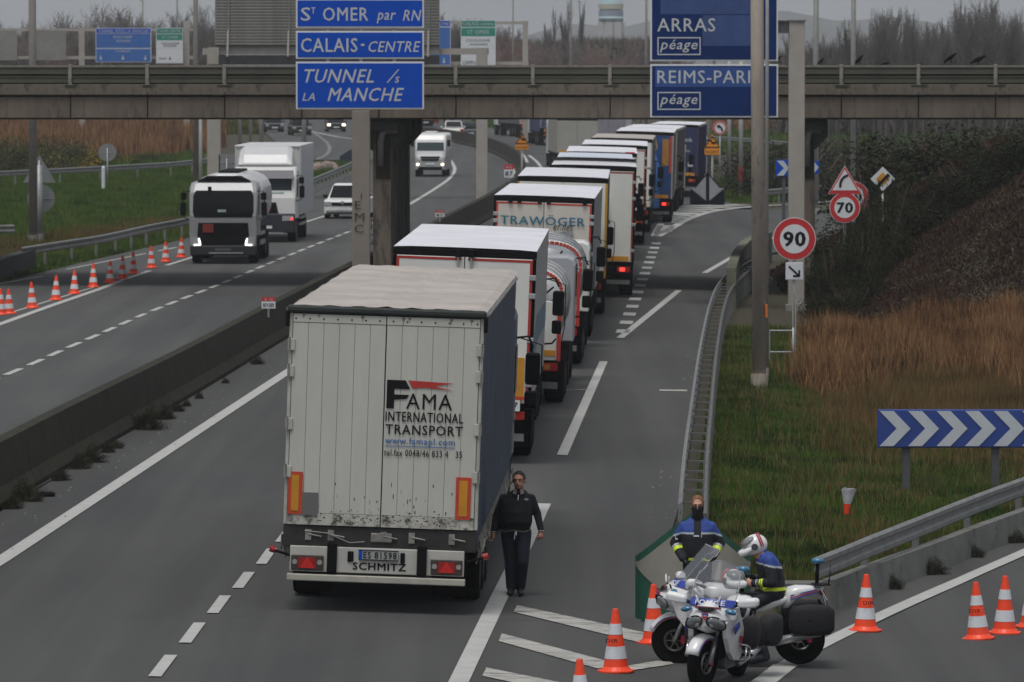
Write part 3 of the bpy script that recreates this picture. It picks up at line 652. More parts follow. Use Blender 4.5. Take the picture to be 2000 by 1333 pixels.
# ================================================================ LORRIES
silver=mat('silver_cab_paint',(.40,.41,.44),.35,.2,var=.08,coat=.3); tailred=mat('tail_lamp_red',(.30,.015,.012),.25,var=.15); tailon=mat('brake_lamp_lit',(1,.04,.03),.3,var=0,em=1.6)
tailor=mat('tail_lamp_amber',(.35,.12,.02),.3,var=.2); hub=mat('wheel_hub_grey',(.13,.13,.13),.6,.3,var=.3,sc_=8)
wheel_me={}
def wheel(parent,x,y,r=.5,w_=.34,side=1,name='wheel'):
    """tyre with rim as sub-part; axis along x, outside face towards side"""
    key=(r,w_,side)
    if key not in wheel_me:
        pr=[(r*.62,-w_/2),(r*.93,-w_/2),(r,-w_*.36),(r,w_*.36),(r*.93,w_/2),(r*.62,w_/2)]
        a=MB().lathe(pr,28,axis='x').build(name,tyre,parent,smooth=False)
        s=side; q=[(r*.62,s*w_*.5),(r*.56,s*w_*.42),(r*.5,s*w_*.1),(r*.3,s*w_*.12),(r*.26,s*w_*.42),(r*.1,s*w_*.46)]
        b=MB().lathe(q,20,axis='x').build('rim',hub,a); wheel_me[key]=(a.data,b.data)
    else:
        a=bpy.data.objects.new(name,wheel_me[key][0]); b=bpy.data.objects.new('rim',wheel_me[key][1])
        for o in (a,b): C.objects.link(o)
        a.parent=parent; b.parent=a
    a.location=(x,y,r); return a
def cab(t,y0,w_=2.5,h=3.0,m=white,mirror=True,zb=.9,fair=0,dirn=1):
    """tractor cab at the far (front) end, seen from behind"""
    L_=2.0; hw=w_/2; secs=[]
    for yy,zz0,zz1,s in ((y0,zb,h-.03,.985),(y0+.12,zb,h,1),(y0+1.35,zb,h,1),(y0+1.85,zb,h-.35,.97),(y0+2.05,zb,h-1.2,.94)):
        x=hw*s; r=.14; secs.append([(-x,yy,zz0),(x,yy,zz0),(x,yy,zz1-r*1.3),(x-r*.3,yy,zz1-r*.4),(x-r*1.2,yy,zz1),(-x+r*1.2,yy,zz1),(-x+r*.3,yy,zz1-r*.4),(-x,yy,zz1-r*1.3)])
    MB().loft(secs).build('cab',m,t,smooth=False,bevel=.03)
    if fair:
        secs=[[( -hw*.9,yy,h-.02),(hw*.9,yy,h-.02),(hw*.86,yy,h+q-.1),(hw*.7,yy,h+q),(-hw*.7,yy,h+q),(-hw*.86,yy,h+q-.1)] for yy,q in ((y0+.1,fair),(y0+.6,fair*.95),(y0+1.5,fair*.3))]
        MB().loft(secs).build('wind_deflector',m,t,bevel=.03)
    for s in (-1,1):
        MB().box(min(s*hw,s*(hw+.012)),max(s*hw,s*(hw+.012)),y0+.75,y0+1.55,zb+1.0,zb+1.75).build('side_window',glass,t)
        if mirror:
            xm=hw+.16; y=y0+1.5
            mb=MB(); mb.box(-.12,.12,-.09,.09,-.25,.27); o=mb.build('mirror',black,t,bevel=.05); o.location=(s*(xm+.1),y,zb+1.35)
            mb=MB(); mb.box(-.10,.10,-.07,.08,-.14,.14); o2=mb.build('mirror_lower',black,t,bevel=.04); o2.location=(s*(xm+.08),y,zb+.86)
            mb=MB(); mb.box(-.095,.095,-.1,-.092,-.21,.23); mb.build('mirror_glass',glass,o)
            mb=MB(); mb.tube([(s*(hw-.02),y,zb+1.85),(s*(xm+.02),y,zb+1.88),(s*(xm+.1),y,zb+1.7)],.022,6); mb.tube([(s*(hw-.02),y,zb+.5),(s*xm,y,zb+.52),(s*(xm+.08),y,zb+.62)],.022,6)
            mb.tube([(s*(hw+.03),y-.05,zb+1.86),(s*(xm+.24),y-.05,zb+1.75),(s*(xm+.25),y-.05,zb+.9),(s*(xm+.2),y-.05,zb+.6)],.012,5); mb.build('mirror_arm',black,t)
    MB().box(-hw+.05,hw-.05,y0-1.9,y0+2.0,.45,zb-.02).build('tractor_chassis',under,t)
    for s in (-1,1):
        wheel(t,s*(hw-.2),y0+1.15,.5,.32,s); wheel(t,s*(hw-.3),y0-1.9,.5,.5,s)
def chassis(t,L_,w_,zf=1.12,axles=(2.6,3.9,5.2),rear=.0,r=.5):
    hw=w_/2
    MB().box(-.75,.75,.35,L_-.1,.75,zf-.02).build('chassis_rails',under,t)
    for y in axles:
        for s in (-1,1): wheel(t,s*(hw-.21),y,r,.4,s)
        MB().cyl((-hw+.3,y,r),(hw-.3,y,r),.09,n=8).build('axle',under,t)
    for s in (-1,1):
        MB().box(s*hw-.03 if s>0 else -hw,s*hw if s>0 else -hw+.03,axles[-1]+.7,L_-3.6,.5,1.0).build('side_guard',under,t)
        MB().box(min(s*(hw-.42),s*(hw-.02)),max(s*(hw-.42),s*(hw-.02)),axles[0]-.72,axles[0]-.7,.2,.95).build('mudflap',dark,t)
def lorry(label,D,xl,xr,top,L_,yaw=-2.0,style='reefer',body=clean,roof=roofw,rear=None,cabm=white,cabh=3.1,wd=2.55,group='lorries queueing nose to tail',side=None,fair=0,red_b=None,lit=False,roll=1.6,simple=False,gap=1.0,band=None):
    xc=((xl+xr)/2-1000)/F*D; g=G(xc,D); hw=wd/2
    t=thing('lorry',label,'lorry',(xc,D,g),rz=R(yaw),ry=R(roll),group=group); h=top-g; zf=1.12
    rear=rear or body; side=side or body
    if style in('reefer','tilt','curtain'):
        # body as side walls + roof so each reads with its own edges
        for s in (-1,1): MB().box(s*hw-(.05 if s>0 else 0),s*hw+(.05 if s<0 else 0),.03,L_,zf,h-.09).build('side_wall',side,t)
        MB().box(-hw+.05,hw-.05,L_-.06,L_,zf,h-.09).build('front_wall',body,t); MB().box(-hw,hw,.03,L_,zf-.12,zf-.002).build('floor_frame',under,t)
        # roof: shallow crowned sheet with cross seams
        v=[];f=[];ny=int(L_/.35);nxx=8
        for j in range(ny+1):
            for i in range(nxx+1):
                u=i/nxx*2-1; z=h-.02+.010*(1-u*u)+(.012 if j%3==0 else 0)*(abs(u)<.97); v.append((u*(hw+.01),.0+j*(L_)/ny,z))
        for j in range(ny):
            for i in range(nxx): f.append((j*(nxx+1)+i,j*(nxx+1)+i+1,(j+1)*(nxx+1)+i+1,(j+1)*(nxx+1)+i))
        MB().add(v,f).build('roof',roof,t,smooth=True)
        MB().box(-hw-.012,hw+.012,-.01,.1,h-.16,h-.03).build('rear_header',dark if style!='plain' else body,t,bevel=.012)
        for s in (-1,1): MB().box(min(s*(hw-.06),s*(hw+.006)),max(s*(hw-.06),s*(hw+.006)),.1,L_,h-.12,h-.03).build('roof_rail',mat('alu_rail',(.42,.42,.42),.45,.5,var=.1),t)
    if style=='reefer':
        for s in (-1,1):
            MB().box(min(s*.008,s*(hw-.06)),max(s*.008,s*(hw-.06)),-.012,.03,zf,h-.17).build('rear_door',rear,t,bevel=.01)
            mb=MB()
            mb.box(min(s*(hw-.105),s*(hw-.055)),max(s*(hw-.105),s*(hw-.055)),-.018,-.013,zf+.02,h-.23); mb.build('marker_tape',red_b or red,t)
            MB().box(min(s*.06,s*(hw-.055)),max(s*.06,s*(hw-.055)),-.018,-.0135,h-.23,h-.185).build('marker_tape',red_b or red,t)
            MB().box(min(s*(hw-.055),s*(hw+.008)),max(s*(hw-.055),s*(hw+.008)),-.008,.03,zf,h-.17).build('corner_post',under,t)
            for zz in (zf+.3,zf+1.1,zf+1.9,h-.55): MB().box(min(s*(hw-.11),s*(hw+.014)),max(s*(hw-.11),s*(hw+.014)),-.04,-.019,zz,zz+.10).build('hinge',M['alu_rail'],t,bevel=.01)
            if label.find('TRAW')<0:
                for xo in (.17,.33): MB().cyl((s*xo,-.035,zf-.05),(s*xo,-.035,h-1.2),.011,n=6).build('lock_bar',M['alu_rail'],t)
    elif style in('tilt','curtain'):
        for s in (-1,1):
            MB().box(min(s*.006,s*(hw-.05)),max(s*.006,s*(hw-.05)),-.01,.03,zf,h-.17).build('rear_door',rear,t,bevel=.01)
            MB().box(min(s*(hw-.05),s*(hw+.008)),max(s*(hw-.05),s*(hw+.008)),-.02,.03,zf,h-.17).build('corner_post',M['alu_rail'] if band is None else band,t)
            mb=MB(); n_=26
            for i in range(n_):   # curtain folds
                y=.3+i*(L_-.6)/n_; mb.box(min(s*(hw+.001),s*(hw+.014)),max(s*(hw+.001),s*(hw+.014)),y,y+.05,zf,h-.16)
            mb.build('curtain_straps',side,t)
    if style=='tank':
        secs=[];n_=22
        for y,k_ in ((.25,.35),(.3,.9),(.5,1),(L_-.5,1),(L_-.3,.9),(L_-.22,.35)):
            cz=(h+zf)/2; rz_=(h-zf)/2; secs.append([(math.copysign(abs(math.cos(2*PI*i/n_))**.75,math.cos(2*PI*i/n_))*hw*.97*k_,y,cz+math.copysign(abs(math.sin(2*PI*i/n_))**.75,math.sin(2*PI*i/n_))*rz_*k_) for i in range(n_)])
        MB().loft(secs).build('tank',body,t,smooth=True)
        for yy in np.arange(1.5,L_-1,1.6): 
            cz=(h+zf)/2; rz_=(h-zf)/2+.02
            MB().tube([(math.copysign(abs(math.cos(2*PI*i/n_))**.75,math.cos(2*PI*i/n_))*(hw*.97+.01),yy,cz+math.copysign(abs(math.sin(2*PI*i/n_))**.75,math.sin(2*PI*i/n_))*rz_) for i in range(n_)],.012,4,closed=True).build('tank_ring',steel,t)
        arc=[(math.copysign(abs(math.cos(a))**.6,math.cos(a))*(hw-.05),0,(h+zf)/2+.25+math.copysign(abs(math.sin(a))**.6,math.sin(a))*((h-zf)/2-.2)) for a in [PI*i/16 for i in range(17)]]
        MB().tube(arc,.05,6).build('rear_hoop',white,t)
        for i in range(0,16):   # broken red tape on the hoop
            a,b_=Vector(arc[i]),Vector(arc[i+1]); off=Vector((0,-.05,0))
            for u0,u1 in ((.05,.45),(.55,.95)): MB().bar(a.lerp(b_,u0)+off,a.lerp(b_,u1)+off,.075,.012,(0,1,0)).build('red_tape',red,t)
        for a in np.linspace(.15,PI-.15,9):
            MB().bar((math.cos(a)*(hw-.1),.02,(h+zf)/2+.25+math.sin(a)*((h-zf)/2-.24)),(math.cos(a)*(hw-.5),.25,(h+zf)/2+.1+math.sin(a)*((h-zf)/2-.6)),.03).build('strut',dark,t)
        MB().box(-hw+.14,hw-.14,.05,.2,zf-.1,zf+1.15).build('rear_cabinet',clean,t,bevel=.02)
        for s in (-1,1): MB().box(min(s*(hw-.13),s*(hw-.05)),max(s*(hw-.13),s*(hw-.05)),-.02,.0,zf-.1,zf+1.2).build('marker_tape',red,t)
        for s in (-1,1): MB().box(min(s*(hw-.4),s*(hw-.16)),max(s*(hw-.4),s*(hw-.16)),.03,.05,zf+.0,zf+.12).build('reflector',M['orange_reflector'],t)
    # rear lamps, bumper, plate
    if style!='fama':
        MB().box(-hw+.06,hw-.06,.0,.16,.78,zf-.13).build('lamp_beam',under,t); MB().box(-hw+.1,hw-.1,.1,.2,.42,.56).build('underrun_bar',mat('bumper_grey',(.20,.20,.19),.6,.2,var=.2),t,bevel=.01)
        for s in (-1,1):
            MB().box(min(s*(hw-.5),s*(hw-.1)),max(s*(hw-.5),s*(hw-.1)),-.03,-.001,.80,.97).build('tail_lamp',tailred,t,bevel=.01)
            MB().box(min(s*(hw-.42),s*(hw-.26)),max(s*(hw-.42),s*(hw-.26)),-.04,-.03,.83,.94).build('lamp_lens',tailon if lit and s>0 else tailor,t)
            if style!='tank': MB().box(min(s*(hw-1.15),s*(hw-.16)),max(s*(hw-1.15),s*(hw-.16)),-.032,-.014,zf+.02,zf+.17).build('marker_board',M['orange_reflector'],t)
        MB().box(-.26,.26,-.02,-.001,.84,.95).build('number_plate',signw,t)
    chassis(t,L_,wd,zf)
    cab(t,L_+gap,h=cabh,m=cabm,fair=fair)
    return t
# ---- nearest lorry (curtain-sided trailer, corrugated grey doors)
def fama():
    D=78.; xc=((548+925)/2-1000)/F*D; g=G(xc,D); hw=1.285; h=4.06; zf=1.14; Lg=14.7
    t=thing('lorry','nearest lorry, dirty off-white plank doors lettered FAMA, dark blue curtain sides','lorry',(xc,D,g),rz=R(-1.75),ry=R(1.9),group='lorries queueing nose to tail')
    navy=mat('dark_blue_curtain',(.028,.045,.085),.55,var=.22,sc_=.9,dirt=((.06,.06,.07),.6,1.5)); galvd=mat('grimy_frame_steel',(.24,.23,.21),.75,.2,var=.35,sc_=7)
    for s in (-1,1):
        v=[];f=[];n=66
        for j in range(n+1):
            y=.12+j*(Lg-.15)/n; b=.012*math.sin(j*2.1)+.012*math.sin(j*.63+1)
            for q,zz in enumerate((zf-.28,zf+.5,2.2,3.2,h-.12)): v.append((s*(hw-.01+b*(1 if q<4 else .2)),y,zz))
        for j in range(n):
            for q in range(4): f.append((j*5+q,j*5+q+1,(j+1)*5+q+1,(j+1)*5+q))
        MB().add(v,f).build('side_curtain',navy,t,smooth=True)
        mb=MB()
        for j in range(46):
            y=.4+j*.27; mb.tube([(s*(hw+.01),y,zf-.1),(s*(hw+.02),y+.03,zf-.3),(s*(hw-.02),y+.02+.05*rnd.random(),zf-.48)],.012,4); mb.box(min(s*(hw+.005),s*(hw+.03)),max(s*(hw+.005),s*(hw+.03)),y-.02,y+.05,zf-.34,zf-.26)
        stuff(mb.build('buckles',M['grimy_frame_steel'],t))
        mb=MB(); P=[(s*(hw+.03+.02*math.sin(j*2.2)),.3+j*.15,zf-.12-.22*abs(math.sin(j*1.3))-.1*rnd.random()) for j in range(96)]; mb.tube(P,.015,4); mb.build('tie_rope',M['grimy_frame_steel'],t)
    MB().box(-hw+.02,hw-.02,Lg-.05,Lg,zf,h-.1).build('front_wall',navy,t)
    # sagging ribbed tarpaulin roof
    nyy=150;nxx=24;v=[];f=[]; bows=[random.Random(i).uniform(-.05,.05) for i in range(40)]
    for j in range(nyy+1):
        y=-.03+j*(Lg+.02)/nyy; ph=(y/.55); k=math.floor(ph); fr=max(0.,ph-k); rib=.016*math.sin(PI*fr)**2+.005*math.sin(k*2.3)
        for i in range(nxx+1):
            u=i/nxx*2-1; z=h-.015-rib*(1-abs(u)**6)+.012*math.sin(i*1.9+k*2.1)*(1-u*u)+.008*rnd.random()*(1-u*u)-.04*(abs(u)>.97)
            v.append((u*(hw+.02),y+.02*math.sin(i*.8+k),z))
    for j in range(nyy):
        for i in range(nxx): f.append((j*(nxx+1)+i,j*(nxx+1)+i+1,(j+1)*(nxx+1)+i+1,(j+1)*(nxx+1)+i))
    MB().add(v,f).build('tarp_roof',tarp,t,smooth=False)
    mb=MB()
    for s in (-1,1):
        P=[(s*(hw+.03),.05+j*.2,h-.07-.03*abs(math.sin(j*1.7))) for j in range(66)]; mb.tube(P,.028,5)
    mb.build('roof_edge_hem',mat('hem_grey',(.20,.195,.19),.8,var=.3,sc_=8),t)
    MB().box(-hw-.03,hw+.03,-.07,.06,h-.115,h-.015).build('rear_roof_beam',mat('roof_beam_black',(.018,.024,.022),.6,var=.2),t,bevel=.03)
    for s in (-1,1): MB().box(min(s*(hw+.0),s*(hw+.05)),max(s*(hw+.0),s*(hw+.05)),-.06,.1,h-.3,h-.1).build('corner_flap',black,t,bevel=.015)
    fr=mat('door_frame_white',(.42,.42,.38),.6,var=.15,sc_=3,dirt=((.16,.12,.09),.6,5))
    for s in (-1,1): MB().box(min(s*(hw-.045),s*hw),max(s*(hw-.045),s*hw),-.02,.12,zf,h-.12).build('corner_post',fr,t,bevel=.008)
    # two doors, each six planks, header strip with rivets
    for s in (-1,1):
        a0=.006; a1=hw-.05
        d=MB().box(min(s*a0,s*a1),max(s*a0,s*a1),-.012,.04,zf,h-.125).build('rear_door',mat('door_core',(.16,.155,.14),.8),t)
        n=6; pw=(a1-a0)/n
        for i in range(n):
            x0_=s*(a0+i*pw); x1_=s*(a0+(i+1)*pw); lo,hi=min(x0_,x1_)+.0018,max(x0_,x1_)-.0018
            MB().box(lo,hi,-.03,-.0125,zf+.16,h-.245).build('door_plank',dirtywhite,d,bevel=.004)
        MB().box(min(s*a0,s*a1),max(s*a0,s*a1),-.036,-.0125,h-.24,h-.13).build('header_strip',dirtywhite,d,bevel=.004)
        MB().box(min(s*a0,s*a1),max(s*a0,s*a1),-.036,-.0125,zf,zf+.155).build('kick_strip',mat('scuffed_kick_strip',(.46,.45,.40),.65,var=.15,sc_=5,dirt=((.05,.045,.04),.5,7)),d,bevel=.004)
        mb=MB(); 
        for i in range(7): x=s*(.09+i*.185); mb.ell((x,-.038,h-.19),(.012,.008,.012),6,4)
        mb.build('rivets',ink,d)
        for zz in (zf+.62,zf+1.25,zf+1.95,h-.62):
            MB().box(min(s*(hw-.085),s*(hw+.012)),max(s*(hw-.085),s*(hw+.012)),-.055,-.032,zz,zz+.16).build('hinge',fr,t,bevel=.01); MB().cyl((s*(hw-.01),-.06,zz-.02),(s*(hw-.01),-.06,zz+.18),.014,n=8).build('hinge_pin',galvd,t)
        # reflector boards
        x0_=s*(hw-.045) if s>0 else s*(hw-.045); x1_=s*(hw-.235)
        lo,hi=(-hw+.05,-hw+.24) if s<0 else (hw-.30,hw-.10)
        MB().box(lo,hi,-.05,-.037,zf+.14,zf+.70).build('reflector_border',mat('reflector_red',(.50,.055,.02),.45,var=.1),t); MB().box(lo+.045,hi-.045,-.056,-.05,zf+.185,zf+.655).build('reflector_panel',mat('reflector_amber',(.55,.24,.015),.4,var=.12,sc_=5),t)
    MB().box(-hw+.25,-hw+.45,-.05,-.037,zf+.13,zf+.43).build('document_plate',mat('grey_plate',(.13,.13,.125),.6,var=.1),t)
    # grime smears near the door bottom
    gr=mat('grime_smear',(.07,.06,.05),.9,var=.4,sc_=9); rg=random.Random(3); mb=MB()
    for i in range(130):
        x=rg.uniform(-hw+.3,hw-.3); z=zf+.02+abs(rg.gauss(0,.10)); a=rg.uniform(.004,.018); b_=rg.uniform(.003,.012)
        mb.add([(x-a,-.0375,z-b_*.6),(x+a*.7,-.0375,z-b_),(x+a,-.0375,z+b_*.4),(x+a*.1,-.0375,z+b_),(x-a*.8,-.0375,z+b_*.7)],[(0,1,2,3,4)])
    for i in range(26):
        x=rg.uniform(-hw+.3,hw-.2); z=zf+rg.uniform(.15,.6); a=rg.uniform(.003,.010); b_=rg.uniform(.01,.04)
        mb.add([(x-a,-.0312,z-b_*.6),(x+a*.7,-.0312,z-b_),(x+a,-.0312,z+b_*.4),(x+a*.1,-.0312,z+b_),(x-a*.8,-.0312,z+b_*.7)],[(0,1,2,3,4)])
    stuff(mb.build('grime_marks',gr,t))
    rs=mat('rust_streak',(.20,.15,.12),.9,var=.3,sc_=9); mb=MB()
    for x,l in ((-.9,.05),(-.32,.09),(.22,.12),(.30,.07),(.85,.1),(-1.1,.06),(1.12,.09)):
        mb.add([(x-.02,-.0375,h-.135),(x+.03,-.0375,h-.135),(x+.022,-.0375,h-.135-l*.25),(x+.006,-.0375,h-.135-l*.5),(x+.003,-.0375,h-.135-l*.9),(x-.004,-.0375,h-.135-l*.85),(x-.006,-.0375,h-.135-l*.4),(x-.018,-.0375,h-.135-l*.2)],[(0,1,2,3,4,5,6,7)])
    mb.build('rust_streaks',rs,t)
    # lettering: helper in pixels of the photograph relative to door
    def fx(px): return (px-741)/148.5
    X0=.025
    def LT(body,a,b_,z0,z1,m,**kw): return text(body,(b_-a),(z1-z0),m,t,(a,-.041,z0),**kw)
    k=1/147.
    def zz(py): return h-(py-604-.045*(0))/146.5*1.0
    blk=ink; blu=mat('print_blue',(.03,.13,.38),.6,var=.1)
    # logo F (stencil shape) and red flash
    a=.03; zt_=zz(745); zb_=zz(800)
    F_=[(a,zb_),(a+.115,zb_),(a+.115,zz(785)),(a+.25,zz(785)),(a+.25,zz(775)),(a+.33,zz(767)),(a+.115,zz(766)),(a+.115,zz(759)),(a+.33,zz(757)),(a+.26,zt_),(a,zt_)]
    F_=[(a,zb_),(a+.10,zb_),(a+.10,zz(783)),(a+.26,zz(781)),(a+.30,zz(773)),(a+.10,zz(773)),(a+.10,zz(762)),(a+.31,zz(762)),(a+.245,zt_),(a,zt_)]
    MB().prism([(x,-.041,z) for x,z in F_],(0,.003,0)).build('logo_letter',blk,t)
    Rr=[(a+.28,zz(745)),(a+.88,zz(748)),(a+.68,zz(753)),(a+.62,zz(755)),(a+.88,zz(762)),(a+.50,zz(758)),(a+.34,zz(760))]
    MB().prism([(x,-.041,z) for x,z in Rr],(0,.003,0)).build('logo_flash',red,t)
    LT('AMA',a+.26,a+.87,zz(800),zz(770),blk,bold=-.006)
    LT('INTERNATIONAL',a-.005,a+1.02,zz(825),zz(806),blk,bold=.02); LT('TRANSPORT',a,a+1.02,zz(850),zz(831),blk,bold=.02)
    LT('www.famapl.com',a,a+.92,zz(872),zz(856),blu,bold=.01); MB().box(a,a+.92,-.041,-.038,zz(873.5),zz(872.3)).build('underline',blu,t)
    LT('tel.fax 0048/46 833 4   35',a-.01,a+1.02,zz(892),zz(879),blk,bold=.006)
    # underframe
    MB().box(-hw,hw,-.01,.12,zf-.30,zf-.012).build('rear_crossbeam',mat('black_greasy_beam',(.022,.021,.02),.6,var=.5,sc_=5,dirt=((.07,.065,.055),.58,6)),t,bevel=.015)
    mb=MB(); 
    for x in (-.95,-.65,.05,.42,.95): mb.box(x-.04,x+.04,-.03,-.01,zf-.2,zf-.06); mb.cyl((x,-.03,zf-.12),(x+.18,-.03,zf-.15),.012,n=6)
    mb.tube([(-1.0,-.03,zf-.08),(-.7,-.05,zf-.1),(-.4,-.03,zf-.22),(-.2,-.03,zf-.2)],.008,5); mb.build('door_latches',galvd,t)
    MB().box(-.12,.16,-.035,-.012,zf-.2,zf-.08).build('latch_plate',galvd,t,bevel=.01)
    bw=mat('bumper_white',(.44,.43,.40),.6,var=.12,sc_=3,dirt=((.10,.09,.08),.6,4)); zb0,zb1=.52,.86
    MB().box(-hw+.09,hw-.13,.02,.2,zf-.5,zf-.31).build('shadow_beam',under,t)
    MB().box(-hw+.10,hw-.16,-.03,.02,zb0,zb1).build('rear_panel',bw,t,bevel=.012)
    for s in (-1,1):
        xx=s*(hw-.10) if s<0 else hw-.16; lo,hi=(-hw+.12,-hw+.55) if s<0 else (hw-.60,hw-.18)
        MB().box(lo,hi,-.07,-.032,zb0+.02,zb0+.22).build('tail_lamp_cluster',mat('lamp_housing',(.05,.035,.03),.4,var=.2),t,bevel=.012)
        c=(lo+hi)/2; MB().box(lo+.1,hi-.1,-.075,-.07,zb0+.05,zb0+.19).build('tail_lamp',tailred,t)
        MB().prism([(c-.1,-.085,zb0+.05),(c+.1,-.085,zb0+.05),(c,-.085,zb0+.2)],(0,.01,0)).build('triangle_reflector',mat('triangle_red',(.55,.02,.015),.3,var=.1),t)
        for q in (lo+.05,hi-.05): MB().cyl((q,-.08,zb0+.13),(q,-.07,zb0+.13),.035,n=12).build('lamp_lens',mat('lens_grey',(.3,.28,.27),.2,var=.1),t)
        x=-hw+.66 if s<0 else hw-.72; MB().box(x-.065,x+.065,-.08,-.031,zb0+.0,zb1+.05).build('rubber_buffer',dark,t,bevel=.015)
        MB().box(min(s*.40,s*.28)+(0 if s<0 else .02)-.02,max(s*.40,s*.28)-.06,-.05,-.031,zb1-.19,zb1-.05).build('plate_lamp',black,t,bevel=.02)
        MB().box(min(s*(hw-.62),s*(hw-.16)),max(s*(hw-.62),s*(hw-.16)),.75,.78,.18,1.0).build('mudflap',dark,t)
        mb=MB(); mb.cyl((s*(hw-.12),0,.72),(s*(hw+.12),-.1,.80),.018,n=8); mb.build('side_marker_arm',black,t); MB().cyl((s*(hw+.09),-.12,.80),(s*(hw+.16),-.12,.82),.045,n=12).build('side_marker_lamp',tailred,t)
    MB().box(-.27,.25,-.06,-.031,zb1-.15,zb1-.03).build('number_plate',mat('plate_white',(.30,.31,.30),.5,var=.1),t); MB().box(-.268,-.225,-.063,-.06,zb1-.148,zb1-.032).build('plate_blue_band',signb,t)
    text('ES 81598',.44,.085,ink,t,(-.21,-.064,zb1-.132),bold=.006)
    MB().tube([(-.272,-.062,zb1-.153),(.252,-.062,zb1-.153),(.252,-.062,zb1-.027),(-.272,-.062,zb1-.027)],.006,4,closed=True).build('plate_frame',ink,t)
    text('SCHMITZ',.70,.095,ink,t,(-.345,-.034,zb0+.05),bold=.05)
    MB().box(-hw+.07,hw-.14,-.08,.05,.40,.49).build('underrun_bar',mat('scuffed_alu_bar',(.42,.41,.35),.5,.2,var=.15,sc_=4,dirt=((.22,.12,.08),.6,6)),t,bevel=.012)
    MB().box(-.75,.75,.35,Lg,.8,zf-.3).build('chassis_rails',under,t)
    for y in (2.35,3.65,4.95):
        for s in (-1,1): wheel(t,s*(hw-.22),y,.5,.40,s)
        MB().cyl((-hw+.3,y,.5),(hw-.3,y,.5),.09,n=8).build('axle',under,t)
    for s in (-1,1): MB().box(min(s*(hw-.02),s*(hw-.06)),max(s*(hw-.02),s*(hw-.06)),5.8,9.6,.5,1.0).build('side_guard',under,t); MB().box(min(s*(hw-.1),s*(hw-.5)),max(s*(hw-.1),s*(hw-.5)),6.2,8.2,.55,1.0).build('pallet_box',under,t)
    cab(t,Lg+1.0,h=3.4,m=mat('cab_dark_blue',(.03,.05,.10),.4,coat=.3),zb=1.0)
    return t
fama()
zt_=lambda py,D: hz(py,D)
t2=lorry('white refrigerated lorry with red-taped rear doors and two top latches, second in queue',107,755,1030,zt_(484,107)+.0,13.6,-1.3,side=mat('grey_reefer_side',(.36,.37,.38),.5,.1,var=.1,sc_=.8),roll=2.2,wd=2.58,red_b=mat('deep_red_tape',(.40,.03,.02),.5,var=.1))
h2=zt_(484,107)-t2.location.z
for x in (-.12,.12):
    MB().box(x-.06,x+.06,-.09,.0,h2-.17,h2-.02).build('top_latch',black,t2,bevel=.02); MB().cyl((x,-.05,h2-.42),(x,-.05,h2-.1),.018,n=8).build('latch_bar',M['alu_rail'],t2)
MB().prism([(1.293,.6,1.75),(1.293,4.5,2.05),(1.293,13.,1.95),(1.293,13.,2.45),(1.293,3.,2.6),(1.293,.6,2.2)],(.004,0,0)).build('blue_stripe',mat('blue_grey_stripe',(.12,.19,.26),.6,var=.2,sc_=1.5),t2)
MB().box(.55,1.15,-.05,-.02,1.25,1.95).build('amber_board',M['reflector_amber'],t2); MB().box(.50,1.18,-.055,-.05,1.19,1.25).build('red_edge',M['reflector_red'],t2)
MB().box(.6,1.1,-.06,-.02,.98,1.18).build('white_plate',signw,t2); text('1307',.40,.13,ink,t2,(.66,-.065,1.01))
lorry('tanker lorry with a red-edged white rear panel, third in the queue behind silver cab',124,872,1092,hz(528,124),9.6,-1.7,style='tank',body=mat('tank_white',(.5,.5,.5),.3,.2,var=.08),cabm=silver,cabh=2.85,wd=2.45,roll=1.8)
lorry('tanker lorry whose rear hoop carries a dashed red arc, fourth in the queue',140,928,1132,hz(476,140),9.4,-1.7,style='tank',body=mat('tank_silver',(.33,.34,.36),.3,.4,var=.08),cabm=white,cabh=2.7,wd=2.5,roll=1.6)
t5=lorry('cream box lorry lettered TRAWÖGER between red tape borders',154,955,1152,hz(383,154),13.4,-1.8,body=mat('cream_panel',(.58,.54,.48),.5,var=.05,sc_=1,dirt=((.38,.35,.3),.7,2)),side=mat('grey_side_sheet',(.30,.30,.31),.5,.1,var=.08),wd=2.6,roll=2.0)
h5=hz(383,154)-t5.location.z; k=154/F
grn=mat('print_teal',(.02,.18,.22),.6,var=.2,c2=(.015,.10,.25),sc_=3)
text('TRAWÖGER',165*k,20*k,grn,t5,(-84*k,-.052,h5-57*k),bold=.03); text('er.net',38*k,12*k,ink,t5,(20*k,-.052,h5-66*k),shear=.3,bold=.004)
MB().prism([(20*k,-.05,h5-84*k),(22*k,-.05,h5-76*k),(38*k,-.05,h5-68*k),(56*k,-.05,h5-66*k),(60*k,-.05,h5-74*k),(48*k,-.05,h5-86*k)],(0,.004,0)).build('logo_swoosh',mat('logo_grey',(.25,.26,.27),.5,var=.25,sc_=4),t5)
MB().prism([(10*k,-.05,h5-92*k),(12*k,-.05,h5-80*k),(34*k,-.05,h5-80*k),(34*k,-.05,h5-88*k)],(0,.004,0)).build('logo_orange',M['reflector_red'],t5)
for x in (-30,-22,-4,4,36): MB().box(x*2.2*k-.05,x*2.2*k+.05,-.08,0,h5-.2,h5-.04).build('top_latch',black,t5)
yel=mat('mustard_yellow_frame',(.50,.27,.02),.5,var=.12)
lorry('lorry with mustard yellow rear corner posts, seen behind the TRAWÖGER lorry',168,1000,1184,hz(345,168),12.5,-1.2,style='curtain',band=yel,side=mat('dull_curtain',(.13,.12,.11),.7,var=.2),roof=roofw)
t7=lorry('white box lorry with dark red border and white side hinges, seventh in queue',182,1070,1236,hz(323,182),12.6,-1.1,side=mat('greyish_side',(.22,.22,.22),.6,var=.1),red_b=redb,lit=True,wd=2.6)
